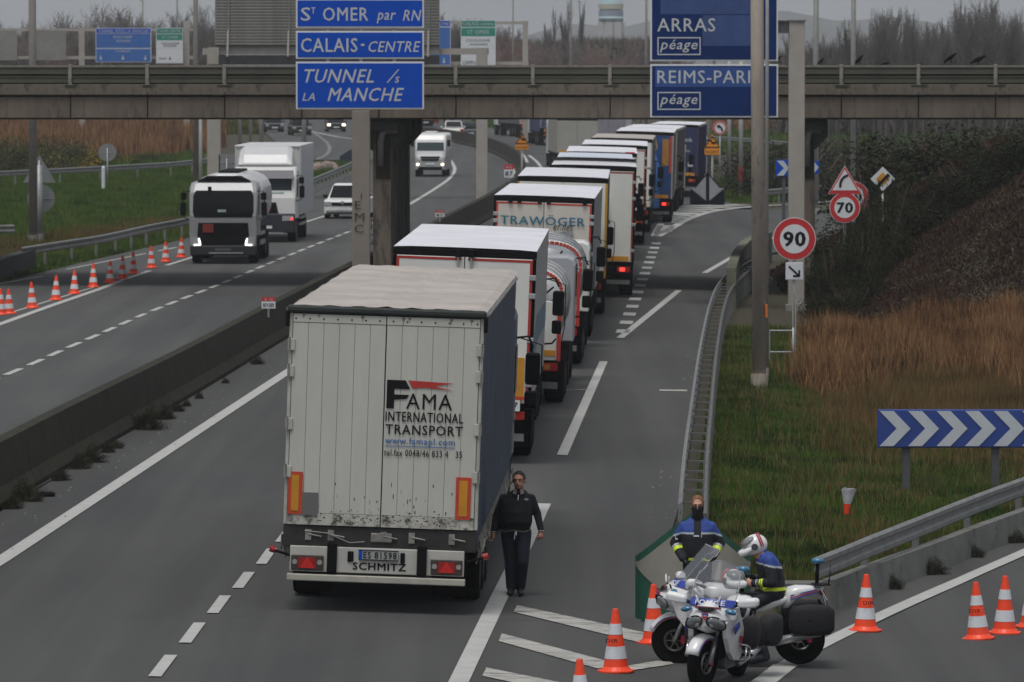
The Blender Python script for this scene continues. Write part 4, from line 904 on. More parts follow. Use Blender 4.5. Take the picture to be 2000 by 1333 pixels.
lorry('pale lorry with bluish roof and black rear corners, just beyond seventh',198,1076,1234,hz(311,198),12.,-1.0,style='curtain',roof=mat('bluish_roof',(.58,.62,.70),.5,var=.08))
lorry('white-roofed lorry with a small red roof marker at its corner',214,1100,1238,hz(297,214),12.,-1.1,style='curtain')
bpy.data.objects['lorry.008']; o=bpy.data.objects['lorry.008']; hh=hz(297,214)-o.location.z; MB().box(.85,1.2,-.03,0.08,hh-.03,hh+.02).build('red_marker',signred,o)
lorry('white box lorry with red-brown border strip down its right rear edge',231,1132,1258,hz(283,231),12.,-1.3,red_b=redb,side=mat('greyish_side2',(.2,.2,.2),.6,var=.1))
lorry('lorry with brownish-grey tarpaulin roof in middle of queue',247,1152,1267,hz(270,247),12,-2.,style='curtain',roof=tarp,side=mat('taupe_curtain',(.14,.13,.13),.7,var=.2))
t12=lorry('lorry with vivid blue and yellow printed rear under a black roof edge',262,1197,1312,hz(257,262),12.,-2.2,style='curtain',rear=mat('blue_print_panel',(.008,.03,.11),.5,c2=(.012,.06,.2),sc_=2.),side=mat('beige_curtain',(.20,.18,.165),.7,var=.15),lit=True)
k=262/F; hh=hz(257,262)-t12.location.z
MB().prism([(20*k,-.02,hh-150*k),(24*k,-.02,hh-60*k),(10*k,-.02,hh-40*k),(16*k,-.02,hh-30*k),(30*k,-.02,hh-62*k),(32*k,-.02,hh-148*k)],(0,.004,0)).build('print_figure',mat('print_blue_light',(.05,.17,.45),.5,var=.3,sc_=5),t12)
MB().prism([(14*k,-.025,hh-22*k),(22*k,-.025,hh-14*k),(26*k,-.025,hh-30*k),(20*k,-.025,hh-40*k),(24*k,-.025,hh-28*k)],(0,.004,0)).build('print_face',mat('print_tan',(.35,.22,.15),.5),t12)
MB().box(35*k,48*k,-.02,-.015,hh-66*k,hh-14*k).build('yellow_panel',mat('yellow_print',(.36,.20,.02),.5,c2=(.30,.10,.02),sc_=5),t12)
MB().box(50*k,53.5*k,-.03,-.021,hh-80*k,hh-8*k).build('orange_strip',M['reflector_red'],t12)
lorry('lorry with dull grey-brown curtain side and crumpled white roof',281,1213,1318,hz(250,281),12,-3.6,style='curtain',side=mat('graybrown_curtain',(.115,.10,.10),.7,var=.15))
navyp=mat('navy_print_panel',(.014,.024,.085),.5,var=.15)
t14=lorry('navy blue lorry with white lettering on its rear, beside dark gore block',312,1268,1360,hz(243,312),12.,-4.,style='curtain',rear=navyp,side=navyp,roll=1.2,band=mat('purple_edge',(.10,.03,.07),.5))
k=312/F; hh=hz(243,312)-t14.location.z
text('verde',17*k,9*k,wl,t14,(18*k,-.03,hh-34*k),bold=.02); text('.com',14*k,5*k,wl,t14,(18*k,-.03,hh-54*k),bold=.02); MB().box(18*k,22*k,-.03,-.02,hh-82*k,hh-74*k).build('print_square',wl,t14); MB().box(28*k,38*k,-.03,-.02,hh-82*k,hh-74*k).build('print_square',wl,t14)
# far left-lane queue beyond the bridge
grp='lorries in the far part of the queue'
bge=mat('beige_grey_container',(.33,.32,.285),.6,var=.08,sc_=1)
f1=lorry('pale beige box-bodied lorry seen below the bridge left of queue',372,1088,1166,hz(231,372),10,3,style='curtain',body=bge,rear=bge,side=bge,roof=bge,group=grp,roll=.5,band=bge)
lorry('dark blue sided far lorry left of the beige box lorry',465,1062,1112,hz(212,465),12,4,style='curtain',side=mat('slate_blue_side',(.05,.07,.16),.6,var=.2),rear=mat('slate_blue_side2',(.06,.07,.13),.6),group=grp,roll=0)
lorry('far lorry with orange and white printed rear, furthest in queue',510,1024,1062,hz(212,510),12,9,style='curtain',rear=mat('orange_white_side',(.42,.13,.05),.6,c2=(.55,.52,.5),sc_=1.6,stretch=(.4,1,1.5)),side=mat('dusty_grey_door',(.10,.10,.11),.6),group=grp,roll=0)
# far lorries crossing on the left below bridge
def ftr(label,px,Y,m,L_,yaw):
    t=lorry(label,Y,px-26,px+26,hz(212,Y),L_,yaw,style='curtain',side=m,rear=m,group='far vehicles under the bridge',roll=0); return t
ftr('far red and white lorry just under the bridge edge behind the motorhome',832,540,mat('dusty_pink_side',(.34,.16,.15),.6,c2=(.5,.48,.46),sc_=1.),9,18)
# upper part of queue, tops at deck level: lorries between the white roofs and bridge edge
lorry('lorry with purple and yellow trim just under the bridge edge',402,1150,1222,hz(228,402),10,-3,style='curtain',group=grp,roll=.8,rear=mat('grey_purple_rear',(.22,.2,.24),.6),roof=roofw)
# ================================================================ OTHER VEHICLES (front towards local -Y)
lampw=mat('headlamp_lit',(1,.97,.9),.2,var=0,em=2.2); lampc=mat('headlamp_clear',(.35,.36,.37),.12,var=.15,sc_=9); lampwarm=mat('headlamp_warm',(1,.85,.62),.2,var=0,em=3)
def secs_cab(w_,prof):
    """prof: (y, zbottom, ztop, half width, corner)"""
    out=[]
    for y,z0,z1,hw,c in prof: out.append([(-hw,y,z0),(hw,y,z0),(hw,y,z1-c*1.4),(hw-c*.35,y,z1-c*.4),(hw-c*1.4,y,z1),(-hw+c*1.4,y,z1),(-hw+c*.35,y,z1-c*.4),(-hw,y,z1-c*1.4)])
    return out
def mirrors(t,hw,y,z,m=black,s_=1.):
    for s in (-1,1):
        a=MB().box(-.1*s_,.1*s_,-.1,.08,-.24*s_,.24*s_).build('mirror',m,t,bevel=.04); a.location=(s*(hw+.22),y,z)
        b=MB().box(-.1*s_,.1*s_,-.08,.07,-.13*s_,.13*s_).build('mirror_lower',m,t,bevel=.03); b.location=(s*(hw+.2),y,z+.45*s_)
        MB().tube([(s*(hw-.03),y,z+.62*s_),(s*(hw+.2),y,z+.64*s_),(s*(hw+.24),y,z+.2),(s*(hw+.2),y,z-.3*s_),(s*(hw-.03),y,z-.38*s_)],.02,6).build('mirror_arm',m,t)
def tanker():
    b=gp(436,516); hw=1.22
    t=thing('tanker_truck','dark-fronted grey tanker truck beside cones, headlights lit','truck',tuple(b),rz=R(-1.2))
    gr=mat('tanker_grey_cab',(.30,.30,.31),.4,.1,var=.06,coat=.3)
    MB().loft(secs_cab(0,[(0,.62,1.62,hw*.97,.08),(-.005,.62,1.60,hw*.95,.08),(.02,1.62,1.66,hw*.985,.06)][:2])).build('lower_front',gr,t)
    MB().loft(secs_cab(0,[(.0,1.12,1.72,hw*.95,.05),(.10,1.0,2.1,hw*.98,.1),(.22,1.0,2.55,hw,.12),(.42,1.0,2.86,hw,.16),(.62,1.0,2.93,hw,.16),(1.7,1.0,2.93,hw,.16),(1.78,1.0,2.9,hw*.98,.16)])).build('cab',gr,t,smooth=False,bevel=.025)
    # windscreen follows the raked front
    W=[(-1.02,1.66),(1.02,1.66),(1.08,1.85),(1.07,2.42),(.98,2.60),(-.98,2.60),(-1.07,2.42),(-1.08,1.85)]
    def yf(z): return interp([(1.1,0),(1.72,0.0),(2.1,.10),(2.55,.22),(2.86,.42)],z)
    MB().prism([(x,yf(z)-.02,z) for x,z in W],(0,.03,0)).build('windscreen',glass,t)
    MB().prism([(-.80,yf(1.2)-.03,.66),(.80,yf(1.2)-.03,.66),(.92,-.03,1.0),(.88,-.03,1.46),(-.88,-.03,1.46),(-.92,-.03,1.0)],(0,.04,0)).build('grille',black,t)
    for i in range(5): MB().box(-.72,.72,-.045,-.03,.78+i*.13,.80+i*.13).build('grille_slat',dark,t)
    MB().box(-.72,-.34,-.10,-.05,1.12,1.42).build('orange_plate',mat('hazard_plate_dull_red',(.20,.02,.015),.5,var=.1),t)
    MB().box(-1.17,1.17,-.1,.3,.30,.66).build('bumper',mat('bumper_dark_grey',(.018,.018,.02),.6,var=.1),t,bevel=.05); MB().box(-.5,.72,-.115,-.1,.37,.42).build('bumper_step',M['alu_rail'],t); MB().box(-.28,.28,-.12,-.1,.46,.56).build('number_plate',mat('plate_shaded',(.10,.10,.10),.5),t)
    for s in (-1,1):
        MB().prism([(s*1.15,-.06,.95),(s*.82,-.09,.95),(s*.78,-.09,.66),(s*1.12,-.07,.62)],(0,.08,0)).build('headlight',lampc,t)
        mb=MB(); mb.bar((s*.86,-.1,.9),(s*.80,-.105,.68),.055,.02,(0,1,0)); mb.bar((s*.80,-.105,.68),(s*1.03,-.1,.675),.05,.02,(0,1,0)); mb.build('daytime_lamp',lampw,t)
        MB().box(min(s*hw,s*(hw+.012)),max(s*hw,s*(hw+.012)),.5,1.3,1.75,2.45).build('side_window',glass,t)
        MB().box(min(s*1.0,s*1.2),max(s*1.0,s*1.2),.3,1.6,.45,1.0).build('step',under,t)
    mb=MB(); mb.loft([[(-.95,.45,2.93),(.95,.45,2.93),(.6,.42,3.08),(-.6,.42,3.08)],[(-.95,.62,2.94),(.95,.62,2.94),(.6,.6,3.12),(-.6,.6,3.12)]]); mb.build('roof_visor',black,t)
    mirrors(t,hw,.3,1.95)
    MB().box(-.55,-.42,.12,.2,2.6,2.74).build('toll_badge',black,t)
    MB().box(-.2,.1,yf(1.9)-.03,yf(1.9)-.021,1.84,1.93).build('sun_card',mat('card_pale',(.35,.42,.45),.4),t)
    n=22; secs=[]
    for y,k in ((2.05,.6),(2.12,.97),(2.3,1),(8.3,1),(8.5,.9),(8.6,.5)):
        secs.append([(math.copysign(abs(math.cos(2*PI*i/n))**.7,math.cos(2*PI*i/n))*1.23*k,y,2.2+math.copysign(abs(math.sin(2*PI*i/n))**.7,math.sin(2*PI*i/n))*.98*k) for i in range(n)])
    MB().loft(secs).build('tank',mat('tank_white_side',(.55,.55,.56),.3,.1,var=.05,coat=.3),t,smooth=True)
    MB().box(-.35,.35,2.6,7.8,3.17,3.24).build('tank_walkway',dark,t); MB().box(-1.0,1.0,2,8.6,.7,1.15).build('chassis',under,t)
    for y in (1.2,5.6,7.0):
        for s in (-1,1): wheel(t,s*1.0,y,.5,.34,s)
    for s in (-1,1): MB().box(min(s*1.1,s*1.2),max(s*1.1,s*1.2),2.4,4.8,.6,.75).build('side_rail',M['alu_rail'],t); MB().box(min(s*1.1,s*1.2),max(s*1.1,s*1.2),2.4,4.8,.95,1.05).build('side_rail',M['alu_rail'],t)
    return t
tanker()
def boxtruck():
    b=gp(517,474); hw=1.25; k=b.y/F
    t=thing('box_truck','white box truck with cab roof deflector, behind the grey tanker','truck',tuple(b),rz=R(-1.9))
    MB().loft(secs_cab(0,[(0,1.0,1.75,hw*.95,.06),(.08,.95,2.0,hw*.98,.1),(.16,.95,2.65,hw,.12),(.34,.95,3.0,hw,.14),(1.65,.95,3.0,hw,.14)])).build('cab',white,t,bevel=.025)
    MB().prism([(-1.05,.07,1.82),(1.05,.07,1.82),(1.08,.12,2.55),(-1.08,.12,2.55)],(0,.05,0)).build('windscreen',glassl,t)
    MB().box(.2,.75,.05,.07,1.86,1.98).build('sun_card',mat('card_greenish',(.35,.45,.38),.4),t)
    MB().prism([(-1.16,-.05,2.52),(1.16,-.05,2.52),(1.12,.24,2.84),(-1.12,.24,2.84)],(0,.06,0)).build('sun_visor',mat('visor_navy',(.035,.035,.06),.4),t)
    secs=[[(-1.1,y,3.0),(1.1,y,3.0),(1.05,y,3.0+q*.8),(.85,y,3.0+q),(-.85,y,3.0+q),(-1.05,y,3.0+q*.8)] for y,q in ((.3,.1),(.6,.45),(1.1,.75),(1.6,.82))]
    MB().loft(secs).build('wind_deflector',mat('deflector_white',(.55,.55,.55),.4,var=.03,coat=.3),t,smooth=False,bevel=.05)
    MB().prism([(-.62,-.03,1.15),(.55,-.03,1.15),(.45,-.03,1.58),(-.62,-.03,1.58)],(0,.04,0)).build('grille',black,t)
    for i in range(3): MB().box(-.55,.42,-.045,-.03,1.22+i*.12,1.24+i*.12).build('grille_slat',dark,t)
    MB().box(-1.2,1.2,-.08,.3,.38,1.14).build('bumper',mat('bumper_navy_black',(.02,.02,.03),.5),t,bevel=.05); MB().box(-.85,.75,-.1,-.08,.36,.40).build('bumper_step',M['alu_rail'],t); MB().box(-.3,.3,-.1,-.08,.55,.66).build('number_plate',signw,t)
    for s in (-1,1):
        MB().box(min(s*.7,s*1.15),max(s*.7,s*1.15),-.1,-.079,.85,1.05).build('headlight',lampc,t,bevel=.02)
        MB().box(min(s*hw,s*(hw+.012)),max(s*hw,s*(hw+.012)),.4,1.2,1.8,2.5).build('side_window',glass,t)
    MB().ell((1.08,-.11,.93),(.05,.02,.05)).build('lit_lamp',tailon,t)
    mirrors(t,hw,.1,2.0)
    bt=hz(289,b.y)-b.z; bw_=1.30; side=mat('box_body_side',(.50,.51,.53),.45,var=.05); fr=mat('box_body_front',(.62,.62,.58),.5,var=.05)
    MB().box(-bw_,bw_,1.85,9.4,1.05,bt).build('box_body',fr,t,bevel=.02); MB().box(-bw_-.012,-bw_+.08,1.83,1.95,1.05,bt).build('corner_post',side,t); MB().box(bw_-.08,bw_+.012,1.83,1.95,1.05,bt).build('corner_post',side,t)
    MB().box(-bw_-.02,bw_+.02,1.8,9.42,bt,bt+.07).build('roof_cap',white,t,bevel=.02)
    MB().box(bw_+.0,bw_+.01,1.95,9.3,1.1,bt-.1).build('side_sheet',side,t)
    for i in range(13): MB().ell((-1.2+i*.2,1.82,bt-.08),(.022,.01,.022),6,4).build('rivet',ink,t)
    MB().box(-.9,.9,1.7,9.3,.7,1.05).build('chassis',under,t)
    for y in (1.0,6.5):
        for s in (-1,1): wheel(t,s*1.02,y,.48,.32,s)
    for s in (-1,1):
        for z in (.6,.85): MB().box(min(s*1.15,s*1.25),max(s*1.15,s*1.25),2.6,5.6,z,z+.1).build('side_rail',M['alu_rail'],t)
boxtruck()
def car(label,px,by,wd,hh,body,rz,D=None,front=True,suv=False,lit=False,group=None,lamp=None,plate=True,length=4.2,cat='car',name='car'):
    b=gp(px,by) if D is None else up(px,D); hw=wd/2
    t=thing(name,label,cat,tuple(b),rz=rz,group=group); bl=hh*.56
    # lower body
    pr=[(0,.24,bl*.55,hw*.86,.05),(.05,.22,bl*.9,hw*.93,.05),(.35,.2,bl*.99,hw*.98,.06),(1.1,.2,bl*1.04,hw,.06),(length-.9,.2,bl*1.08,hw,.06),(length-.1,.22,bl*1.05,hw*.95,.06),(length,.26,bl*.8,hw*.9,.05)]
    MB().loft(secs_cab(0,pr)).build('body',body,t,bevel=.03,smooth=False)
    cp=[(.95,bl,bl+.02,hw*.90,.01),(1.55,bl,hh*.93,hw*.78,.06),(1.95,bl,hh,hw*.76,.08),(length-1.1,bl,hh*.985,hw*.76,.08),(length-.35,bl,bl+.22,hw*.84,.05)]
    MB().loft(secs_cab(0,cp)).build('cabin',body,t,bevel=.02)
    MB().prism([(-hw*.80,.98,bl+.05),(hw*.80,.98,bl+.05),(hw*.70,1.55,hh*.92),(-hw*.70,1.55,hh*.92)],(0,-.03,.03)).build('windscreen',glass,t)
    MB().prism([(-hw*.74,length-.28,bl+.2),(hw*.74,length-.28,bl+.2),(hw*.66,length-1.02,hh*.95),(-hw*.66,length-1.02,hh*.95)],(0,.03,.03)).build('rear_window',glass,t)
    for s in (-1,1):
        MB().prism([(s*hw*.9,1.15,bl+.08),(s*hw*.9,length-.9,bl+.08),(s*hw*.80,length-1.3,hh*.9),(s*hw*.80,1.65,hh*.9)],(s*.02,0,0)).build('side_window',glass,t)
        MB().box(min(s*hw*.58,s*hw*.92),max(s*hw*.58,s*hw*.92),-.02,.06,bl*.66,bl*.88).build('headlight',lamp or lampc,t,bevel=.02)
        MB().box(min(s*hw*.6,s*hw*.93),max(s*hw*.6,s*hw*.93),length-.06,length+.03,bl*.72,bl*.98).build('tail_lamp',tailred,t,bevel=.02)
        m=MB().box(-.1,.1,-.06,.06,-.07,.07).build('mirror',black if suv else body,t,bevel=.03); m.location=(s*(hw+.06),1.25,bl+.12)
        wheel(t,s*(hw-.12),.75,.33,.22,s); wheel(t,s*(hw-.12),length-.85,.33,.22,s)
    MB().box(-hw*.55,hw*.55,-.03,.04,bl*.68,bl*.84).build('grille',black,t); MB().box(-hw*.8,hw*.8,-.04,.05,.24,bl*.42).build('lower_bumper',black,t,bevel=.02)
    if plate: MB().box(-.26,.26,-.05,-.041,bl*.44,bl*.57).build('number_plate',signw,t); MB().box(-.26,.26,length+.005,length+.015,bl*.5,bl*.63).build('rear_plate',signw,t)
    return t
suv=car('white compact SUV with black bumper, half hidden by the signpost',669,428,1.82,1.56,white,R(-7),suv=True,lamp=lampc)
MB().cyl((0,-.05,.72),(0,-.035,.72),.075,n=16).build('badge',chrome,suv); MB().box(-.8,.8,-.055,-.041,.30,.34).build('bumper_trim',M['alu_rail'],suv)
dk=mat('dark_car_paint',(.03,.035,.04),.25,coat=.5,var=0); 
car('dark car with lit headlights on far road under the bridge',657,258,1.8,1.5,dk,R(5),lamp=lampwarm,group='far vehicles under the bridge')
car('dark car furthest left of the three far cars, partly under the bridge edge',537,246,1.8,1.5,dk,R(8),D=540,group='far vehicles under the bridge')
car('black far car in the middle, behind a grey post',590,251,1.8,1.5,mat('black_car_paint',(.015,.015,.017),.25,coat=.5,var=0),R(8),D=520,group='far vehicles under the bridge')
c=car('white far hatchback seen from behind, rear lights towards camera',884,261,1.8,1.5,white,R(182),group='far vehicles under the bridge',D=505)
c.location.y+=0
car('dark car directly right of the white far hatchback',912,260,1.75,1.35,dk,R(185),D=508,group='far vehicles under the bridge')
def motorhome():
    b=gp(840,346); hw=1.12; k=b.y/F; W=2.2/(63*k) 
    t=thing('motorhome','white and silver motorhome with lit headlights coming round the bend','motorhome',tuple(b),rz=R(-2.2))
    hh=hz(262,b.y)-b.z; hw=31*k
    sil=mat('motorhome_silver',(.42,.43,.43),.35,.2,var=.06)
    MB().loft(secs_cab(0,[(0,.45,1.05,hw*.88,.1),(.15,.4,1.35,hw*.95,.12),(.45,.4,1.6,hw*.98,.12),(.6,.4,1.65,hw,.12),(6.6,.4,1.65,hw,.05)])).build('lower_body',sil,t,bevel=.03)
    MB().loft(secs_cab(0,[(.42,1.45,1.62,hw*.94,.05),(.62,1.45,hh*.86,hw*.97,.1),(.8,1.45,hh*.97,hw*.99,.12),(1.3,1.45,hh,hw,.12),(6.6,1.45,hh,hw,.12)])).build('upper_body',white,t,bevel=.03)
    MB().prism([(-hw*.86,.40,1.55),(hw*.86,.40,1.55),(hw*.84,.58,hh*.80),(-hw*.84,.58,hh*.80)],(0,-.03,.0)).build('windscreen',glassl,t)
    MB().prism([(-hw*.5,.03,.95),(hw*.5,.03,.95),(hw*.62,.08,1.22),(-hw*.62,.08,1.22)],(0,-.06,0)).build('grille',dark,t); MB().box(-hw*.6,hw*.6,-.03,.02,1.07,1.1).build('grille_bar',chrome,t)
    MB().box(-.26,.26,-.03,-.0,.72,.83).build('number_plate',signw,t); MB().box(-hw*.75,hw*.75,-.02,.03,.42,.6).build('lower_grille',dark,t)
    for s in (-1,1):
        MB().ell((s*hw*.78,.0,.74),(.09,.05,.08)).build('headlight',lampwarm,t); MB().box(min(s*hw*.62,s*hw*.9),max(s*hw*.62,s*hw*.9),.02,.1,.95,1.15).build('upper_lamp',lampc,t,bevel=.02)
        wheel(t,s*(hw-.15),1.0,.35,.24,s); wheel(t,s*(hw-.15),4.8,.35,.24,s)
        o=MB().box(-.1,.1,-.07,.07,-.2,.2).build('mirror',dark,t,bevel=.03); o.location=(s*(hw+.14),.6,2.0)
    for y in (1.6,2.6): MB().box(-.4,.3,y,y+.6,hh,hh+.12).build('roof_hatch',white,t,bevel=.03)
motorhome()
ob=thing('site_fence_panel','dark navy board leaning by the far road above the rocks','board',tuple(gp(684,319))); MB().prism([(-.7,0,0),(.6,0,0),(.6,0,1.05),(-.1,0,.85),(-.7,0,.45)],(0,.1,0)).build('panel',mat('navy_board',(.02,.025,.05),.6),ob)
# ================================================================ round, triangular and other signs
def post(t,h,r=.04,m=steel,x=0,y=.06,z0=-.3): return MB().cyl((x,y,z0),(x,y,h),r,n=10).build('post',m,t,smooth=True)
def disc(t,c,r,m,y=0,th=.012,n=40,name='sign_face'): return MB().cyl((c[0],y-th,c[1]),(c[0],y,c[1]),r,n=n).build(name,m,t)
def roundsign(label,px,py,dpx,by,txt=None,D=None,tw=None,ringw=.17,postm=steel):
    b=gp(px,by) if D is None else up(px,D); k=b.y/F; r=dpx*k/2; z=hz(py,b.y)-b.z
    t=thing('road_sign',label,'road sign',tuple(b)); post(t,z+r*.6,.045,postm)
    disc(t,(0,z),r,signw,.012,.02,name='rim'); disc(t,(0,z),r*.965,signred,-.008,.006); disc(t,(0,z),r*(1-ringw*1.9),signw,-.014,.004,name='inner_face')
    if txt: text(txt,r*tw,r*.66,ink,t,(-r*tw/2,-.022,z-r*.33),bold=.075)
    return t,b,z,r,k
t,b,z,r,k=roundsign('round red-ringed sign reading 90 above a white arrow plate',1551,467,84,698,'90',tw=.98)
a=17*k; zz_=hz(530,b.y)-b.z; MB().box(-a,a,-.02,.02,zz_-a,zz_+a).build('arrow_plate',signw,t,bevel=.01); MB().box(-a*.93,a*.93,-.022,-.0201,zz_-a*.93,zz_+a*.93).build('plate_face',signw,t)
mb=MB(); mb.bar((-a*.62,-.026,zz_+a*.55),(a*.5,-.026,zz_-a*.5),.05,.006,(0,1,0)); mb.bar((-a*.15,-.0262,zz_-a*.56),(a*.62,-.0262,zz_-a*.56),.05,.006,(0,1,0)); mb.bar((a*.56,-.0264,zz_+a*.12),(a*.56,-.0264,zz_-a*.62),.05,.006,(0,1,0)); mb.build('arrow',ink,t)
MB().box(-.05,.05,.02,.1,-.1,1.9).build('lower_post',galv,t)
t,b,z,r,k=roundsign('round red-ringed sign reading 70 under the red triangle, foot in bushes',1650,406,60,0,'70',D=177,tw=1.0)
zz_=hz(352,b.y)-b.z; a=33*k; s_=56*k
def tri(t,zc,a,h,border,face,y=-.01):
    MB().prism([(-a,y,zc-h/2),(a,y,zc-h/2),(0,y,zc+h/2)],(0,.03,0)).build('border',border,t,bevel=.02)
    MB().prism([(-a*.97,y-.006,zc-h*.485),(a*.97,y-.006,zc-h*.485),(0,y-.006,zc+h*.475)],(0,.006,0)).build('sign_face',signred if face is signw else border,t) if face is signw else None
    q=.74; MB().prism([(-a*q,y-.012,zc-h*.36),(a*q,y-.012,zc-h*.36),(0,y-.012,zc+h*.37)],(0,.006,0)).build('inner_face',face,t)
tri(t,zz_,a,s_,signw,signw); post(t,zz_+.2,.045); P=[(-.14,-.034,zz_-.22),(-.135,-.034,zz_-.08),(-.07,-.034,zz_+.05),(.02,-.034,zz_+.12),(.10,-.034,zz_+.14)]; mb=MB()
for p,q in zip(P,P[1:]): mb.bar(p,q,.07,.006,(0,1,0))
mb.build('bend_symbol',ink,t)
t,b,z,r,k=roundsign('round red-ringed sign reading 50 hidden behind the triangle sign',1668,384,58,0,'50',D=181,tw=1.0)
b_=up(1724,182); k=b_.y/F; t=thing('road_sign','white diamond sign with orange centre crossed by a black band','road sign',tuple(b_)); zc=hz(350,b_.y)-b_.z; q=24*k; post(t,zc,.04)
MB().prism([(-q,0,zc),(0,0,zc-q),(q,0,zc),(0,0,zc+q)],(0,.02,0)).build('border',signw,t); q2=q*.55; MB().prism([(-q2,-.01,zc),(0,-.01,zc-q2),(q2,-.01,zc),(0,-.01,zc+q2)],(0,.009,0)).build('sign_face',mat('sign_amber',(.60,.28,.02),.5,var=.08),t)
MB().bar((-q*.45,-.016,zc-q*.62),(q*.5,-.016,zc+q*.38),.10,.006,(0,1,0)).build('end_band',ink,t)
t,b,z,r,k=roundsign('small round red-ringed sign with dark bent arrow, far right of queue',1406,250.5,27,0,D=330,ringw=.13); P=[(.13,-.02,z-.2),(.08,-.02,z+.02),(-.05,-.02,z+.09)]
mb=MB(); [mb.bar(p,q_,.11,.008,(0,1,0)) for p,q_ in zip(P,P[1:])]; mb.prism([(-.03,-.024,z+.22),(-.03,-.024,z-.05),(-.22,-.024,z+.1)],(0,.008,0)); mb.build('arrow',ink,t)
def worksign(label,px,y0_,y1_,wpx,D,ph):
    b=up(px,D); k=D/F; t=thing('work_sign',label,'road sign',tuple(b)); org=mat('work_sign_orange',(.72,.25,.01),.5,var=.06); zt_=hz(y0_,D)-b.z; zm=hz(y0_+(y1_-y0_)*.68,D)-b.z; zb_=hz(y1_,D)-b.z; a=wpx*k/2
    MB().prism([(-a,0,zm),(a,0,zm),(0,0,zt_)],(0,.04,0)).build('sign_face',org,t,bevel=.02); P=[(-a*.9,-.01,zm+.05),(a*.9,-.01,zm+.05),(0,-.01,zt_-.1)]
    mb=MB(); [mb.bar(p,q,.035,.006,(0,1,0)) for p,q in zip(P,P[1:]+P[:1])]; mb.build('black_border',ink,t)
    mb=MB(); mb.box(-.05,.22,-.012,-.003,zm+.24,zm+.32); mb.box(-.3,-.02,-.014,-.003,zm+.36,zm+.42); mb.bar((-.16,-.01,zm+.45),(.1,-.01,zm+.2),.05,.008,(0,1,0)); mb.box(-.1,.12,-.012,-.003,zm+.5,zm+.56); mb.build('vehicle_symbol',ink,t)
    MB().box(-a*.92,a*.92,0,.03,zb_,zm-.02).build('text_plate',org,t,bevel=.015); text('RALENTI' if ph else 'BOUCHON',a*1.5,(zm-zb_)*.4,ink,t,(-a*.75,-.006,zb_+(zm-zb_)*.25)); post(t,zt_-.3,.05,galv,y=.1)
worksign('orange triangular queue warning sign on median, left of the queue',1019.5,260,293,27,318,0)
worksign('orange triangular queue warning sign right of the navy lorry',1391,262,303,32,300,1)
def chev(label,x0_,x1_,y0_,y1_,D,n=1,posts=(.5,),by=None,flat=False):
    b=up(x0_,D) if by is None else gp(x0_,by); D=b.y; k=D/F; t=thing('chevron_sign',label,'road sign',tuple(b)); W=(x1_-x0_)*k; z0=hz(y1_,D)-b.z; z1=hz(y0_,D)-b.z; h=z1-z0
    MB().box(0,W,0,.05,z0,z1).build('sign_board',signb if not flat else mat('chevron_navy',(.025,.06,.26),.45,var=.08,sc_=2),t,bevel=.02); s=h*.49
    for i in range(n):
        x=(W-.0)/n*i+.06*h; w_=W/n*.49; tip=.44*h
        pts=[(x,z1-.03),(x+w_,z1-.03),(x+w_+tip,(z0+z1)/2),(x+w_,z0+.03),(x,z0+.03),(x+tip,(z0+z1)/2)]
        pts=[(min(px_,W-.02),z) for px_,z in pts]
        MB().prism([(q,-.012,z) for q,z in pts],(0,.012,0)).build('white_chevron',mat('chevron_white',(.52,.56,.60),.5,var=.06),t)
    for p in posts: MB().box(W*p-.07,W*p+.07,.06,.2,-.3,z1-.05).build('post',mat('chevron_post_grey',(.09,.095,.10),.6,.2,var=.1),t,bevel=.01)
    return t
chev('large blue and white chevron board above the lower right guardrail',1715,2105,800,875,104,7,(.147,.595),flat=True)
chev('small blue square sign with white arrowhead beside gantry column',1515,1542,313,345,240,1,(.6,)); chev('small blue arrow sign peeping out behind the bridge pier',1578,1600,315,340,242,1,(.5,))
def musoir(label,px,by,wpx,ysh,ytop,colm,facem,rz=0):
    b=gp(px,by); k=b.y/F; W=wpx*k/2; h=hz(ytop,b.y)-b.z; hs=hz(ysh,b.y)-b.z; t=thing('gore_nose_marker',label,'road sign',tuple(b),rz=rz)
    n=24
    def rad(a): return a
    def top(x): return h-(h-hs)*min(1,abs(x)/W)**1.05*1.0
    out=[];inn=[]
    v=[];f=[]
    for i in range(n+1):
        a=PI*i/n; x=-W*math.cos(a); y=W*.75*(1-math.sin(a)); v+=[(x,y,0),(x,y,top(x))]
    v2=len(v)
    for i in range(n): f.append((2*i,2*i+2,2*i+3,2*i+1))
    for i in range(n+1): a=PI*i/n; x=-W*math.cos(a)*.95; y=W*.75*(1-math.sin(a)*.93); v+=[(x,y,0),(x,y,top(x)-.03)]
    for i in range(n): f.append((v2+2*i,v2+2*i+1,v2+2*i+3,v2+2*i+2)); f.append((2*i+1,2*i+3,v2+2*i+3,v2+2*i+1))
    MB().add(v,f).build('curved_shell',colm,t,smooth=False)
    zc=h*.52; hh=h*.40
    for s in (-1,1):
        v=[];f=[];m_=14
        for i in range(m_+1):
            u=.10+(.985-.10)*i/m_; a=math.acos(-u*s); x=-math.cos(a)*W*1.012; y=W*.75*(1-math.sin(a)*1.012)-.004
            w_=hh*max(0.0,(1-(u-.06)/.95))**.72 if wpx>100 else hh*max(0,1-(u-.06)/.93)
            zhi=min(zc+w_*1.05,top(x)-.10); zlo=max(zc-w_*1.0,.04); v+=[(x,y,min(zlo,zc)),(x,y,max(zhi,zc))]
        for i in range(m_): f.append((2*i,2*i+2,2*i+3,2*i+1))
        MB().add(v,f).build('pale_arrow',facem,t)
    return t
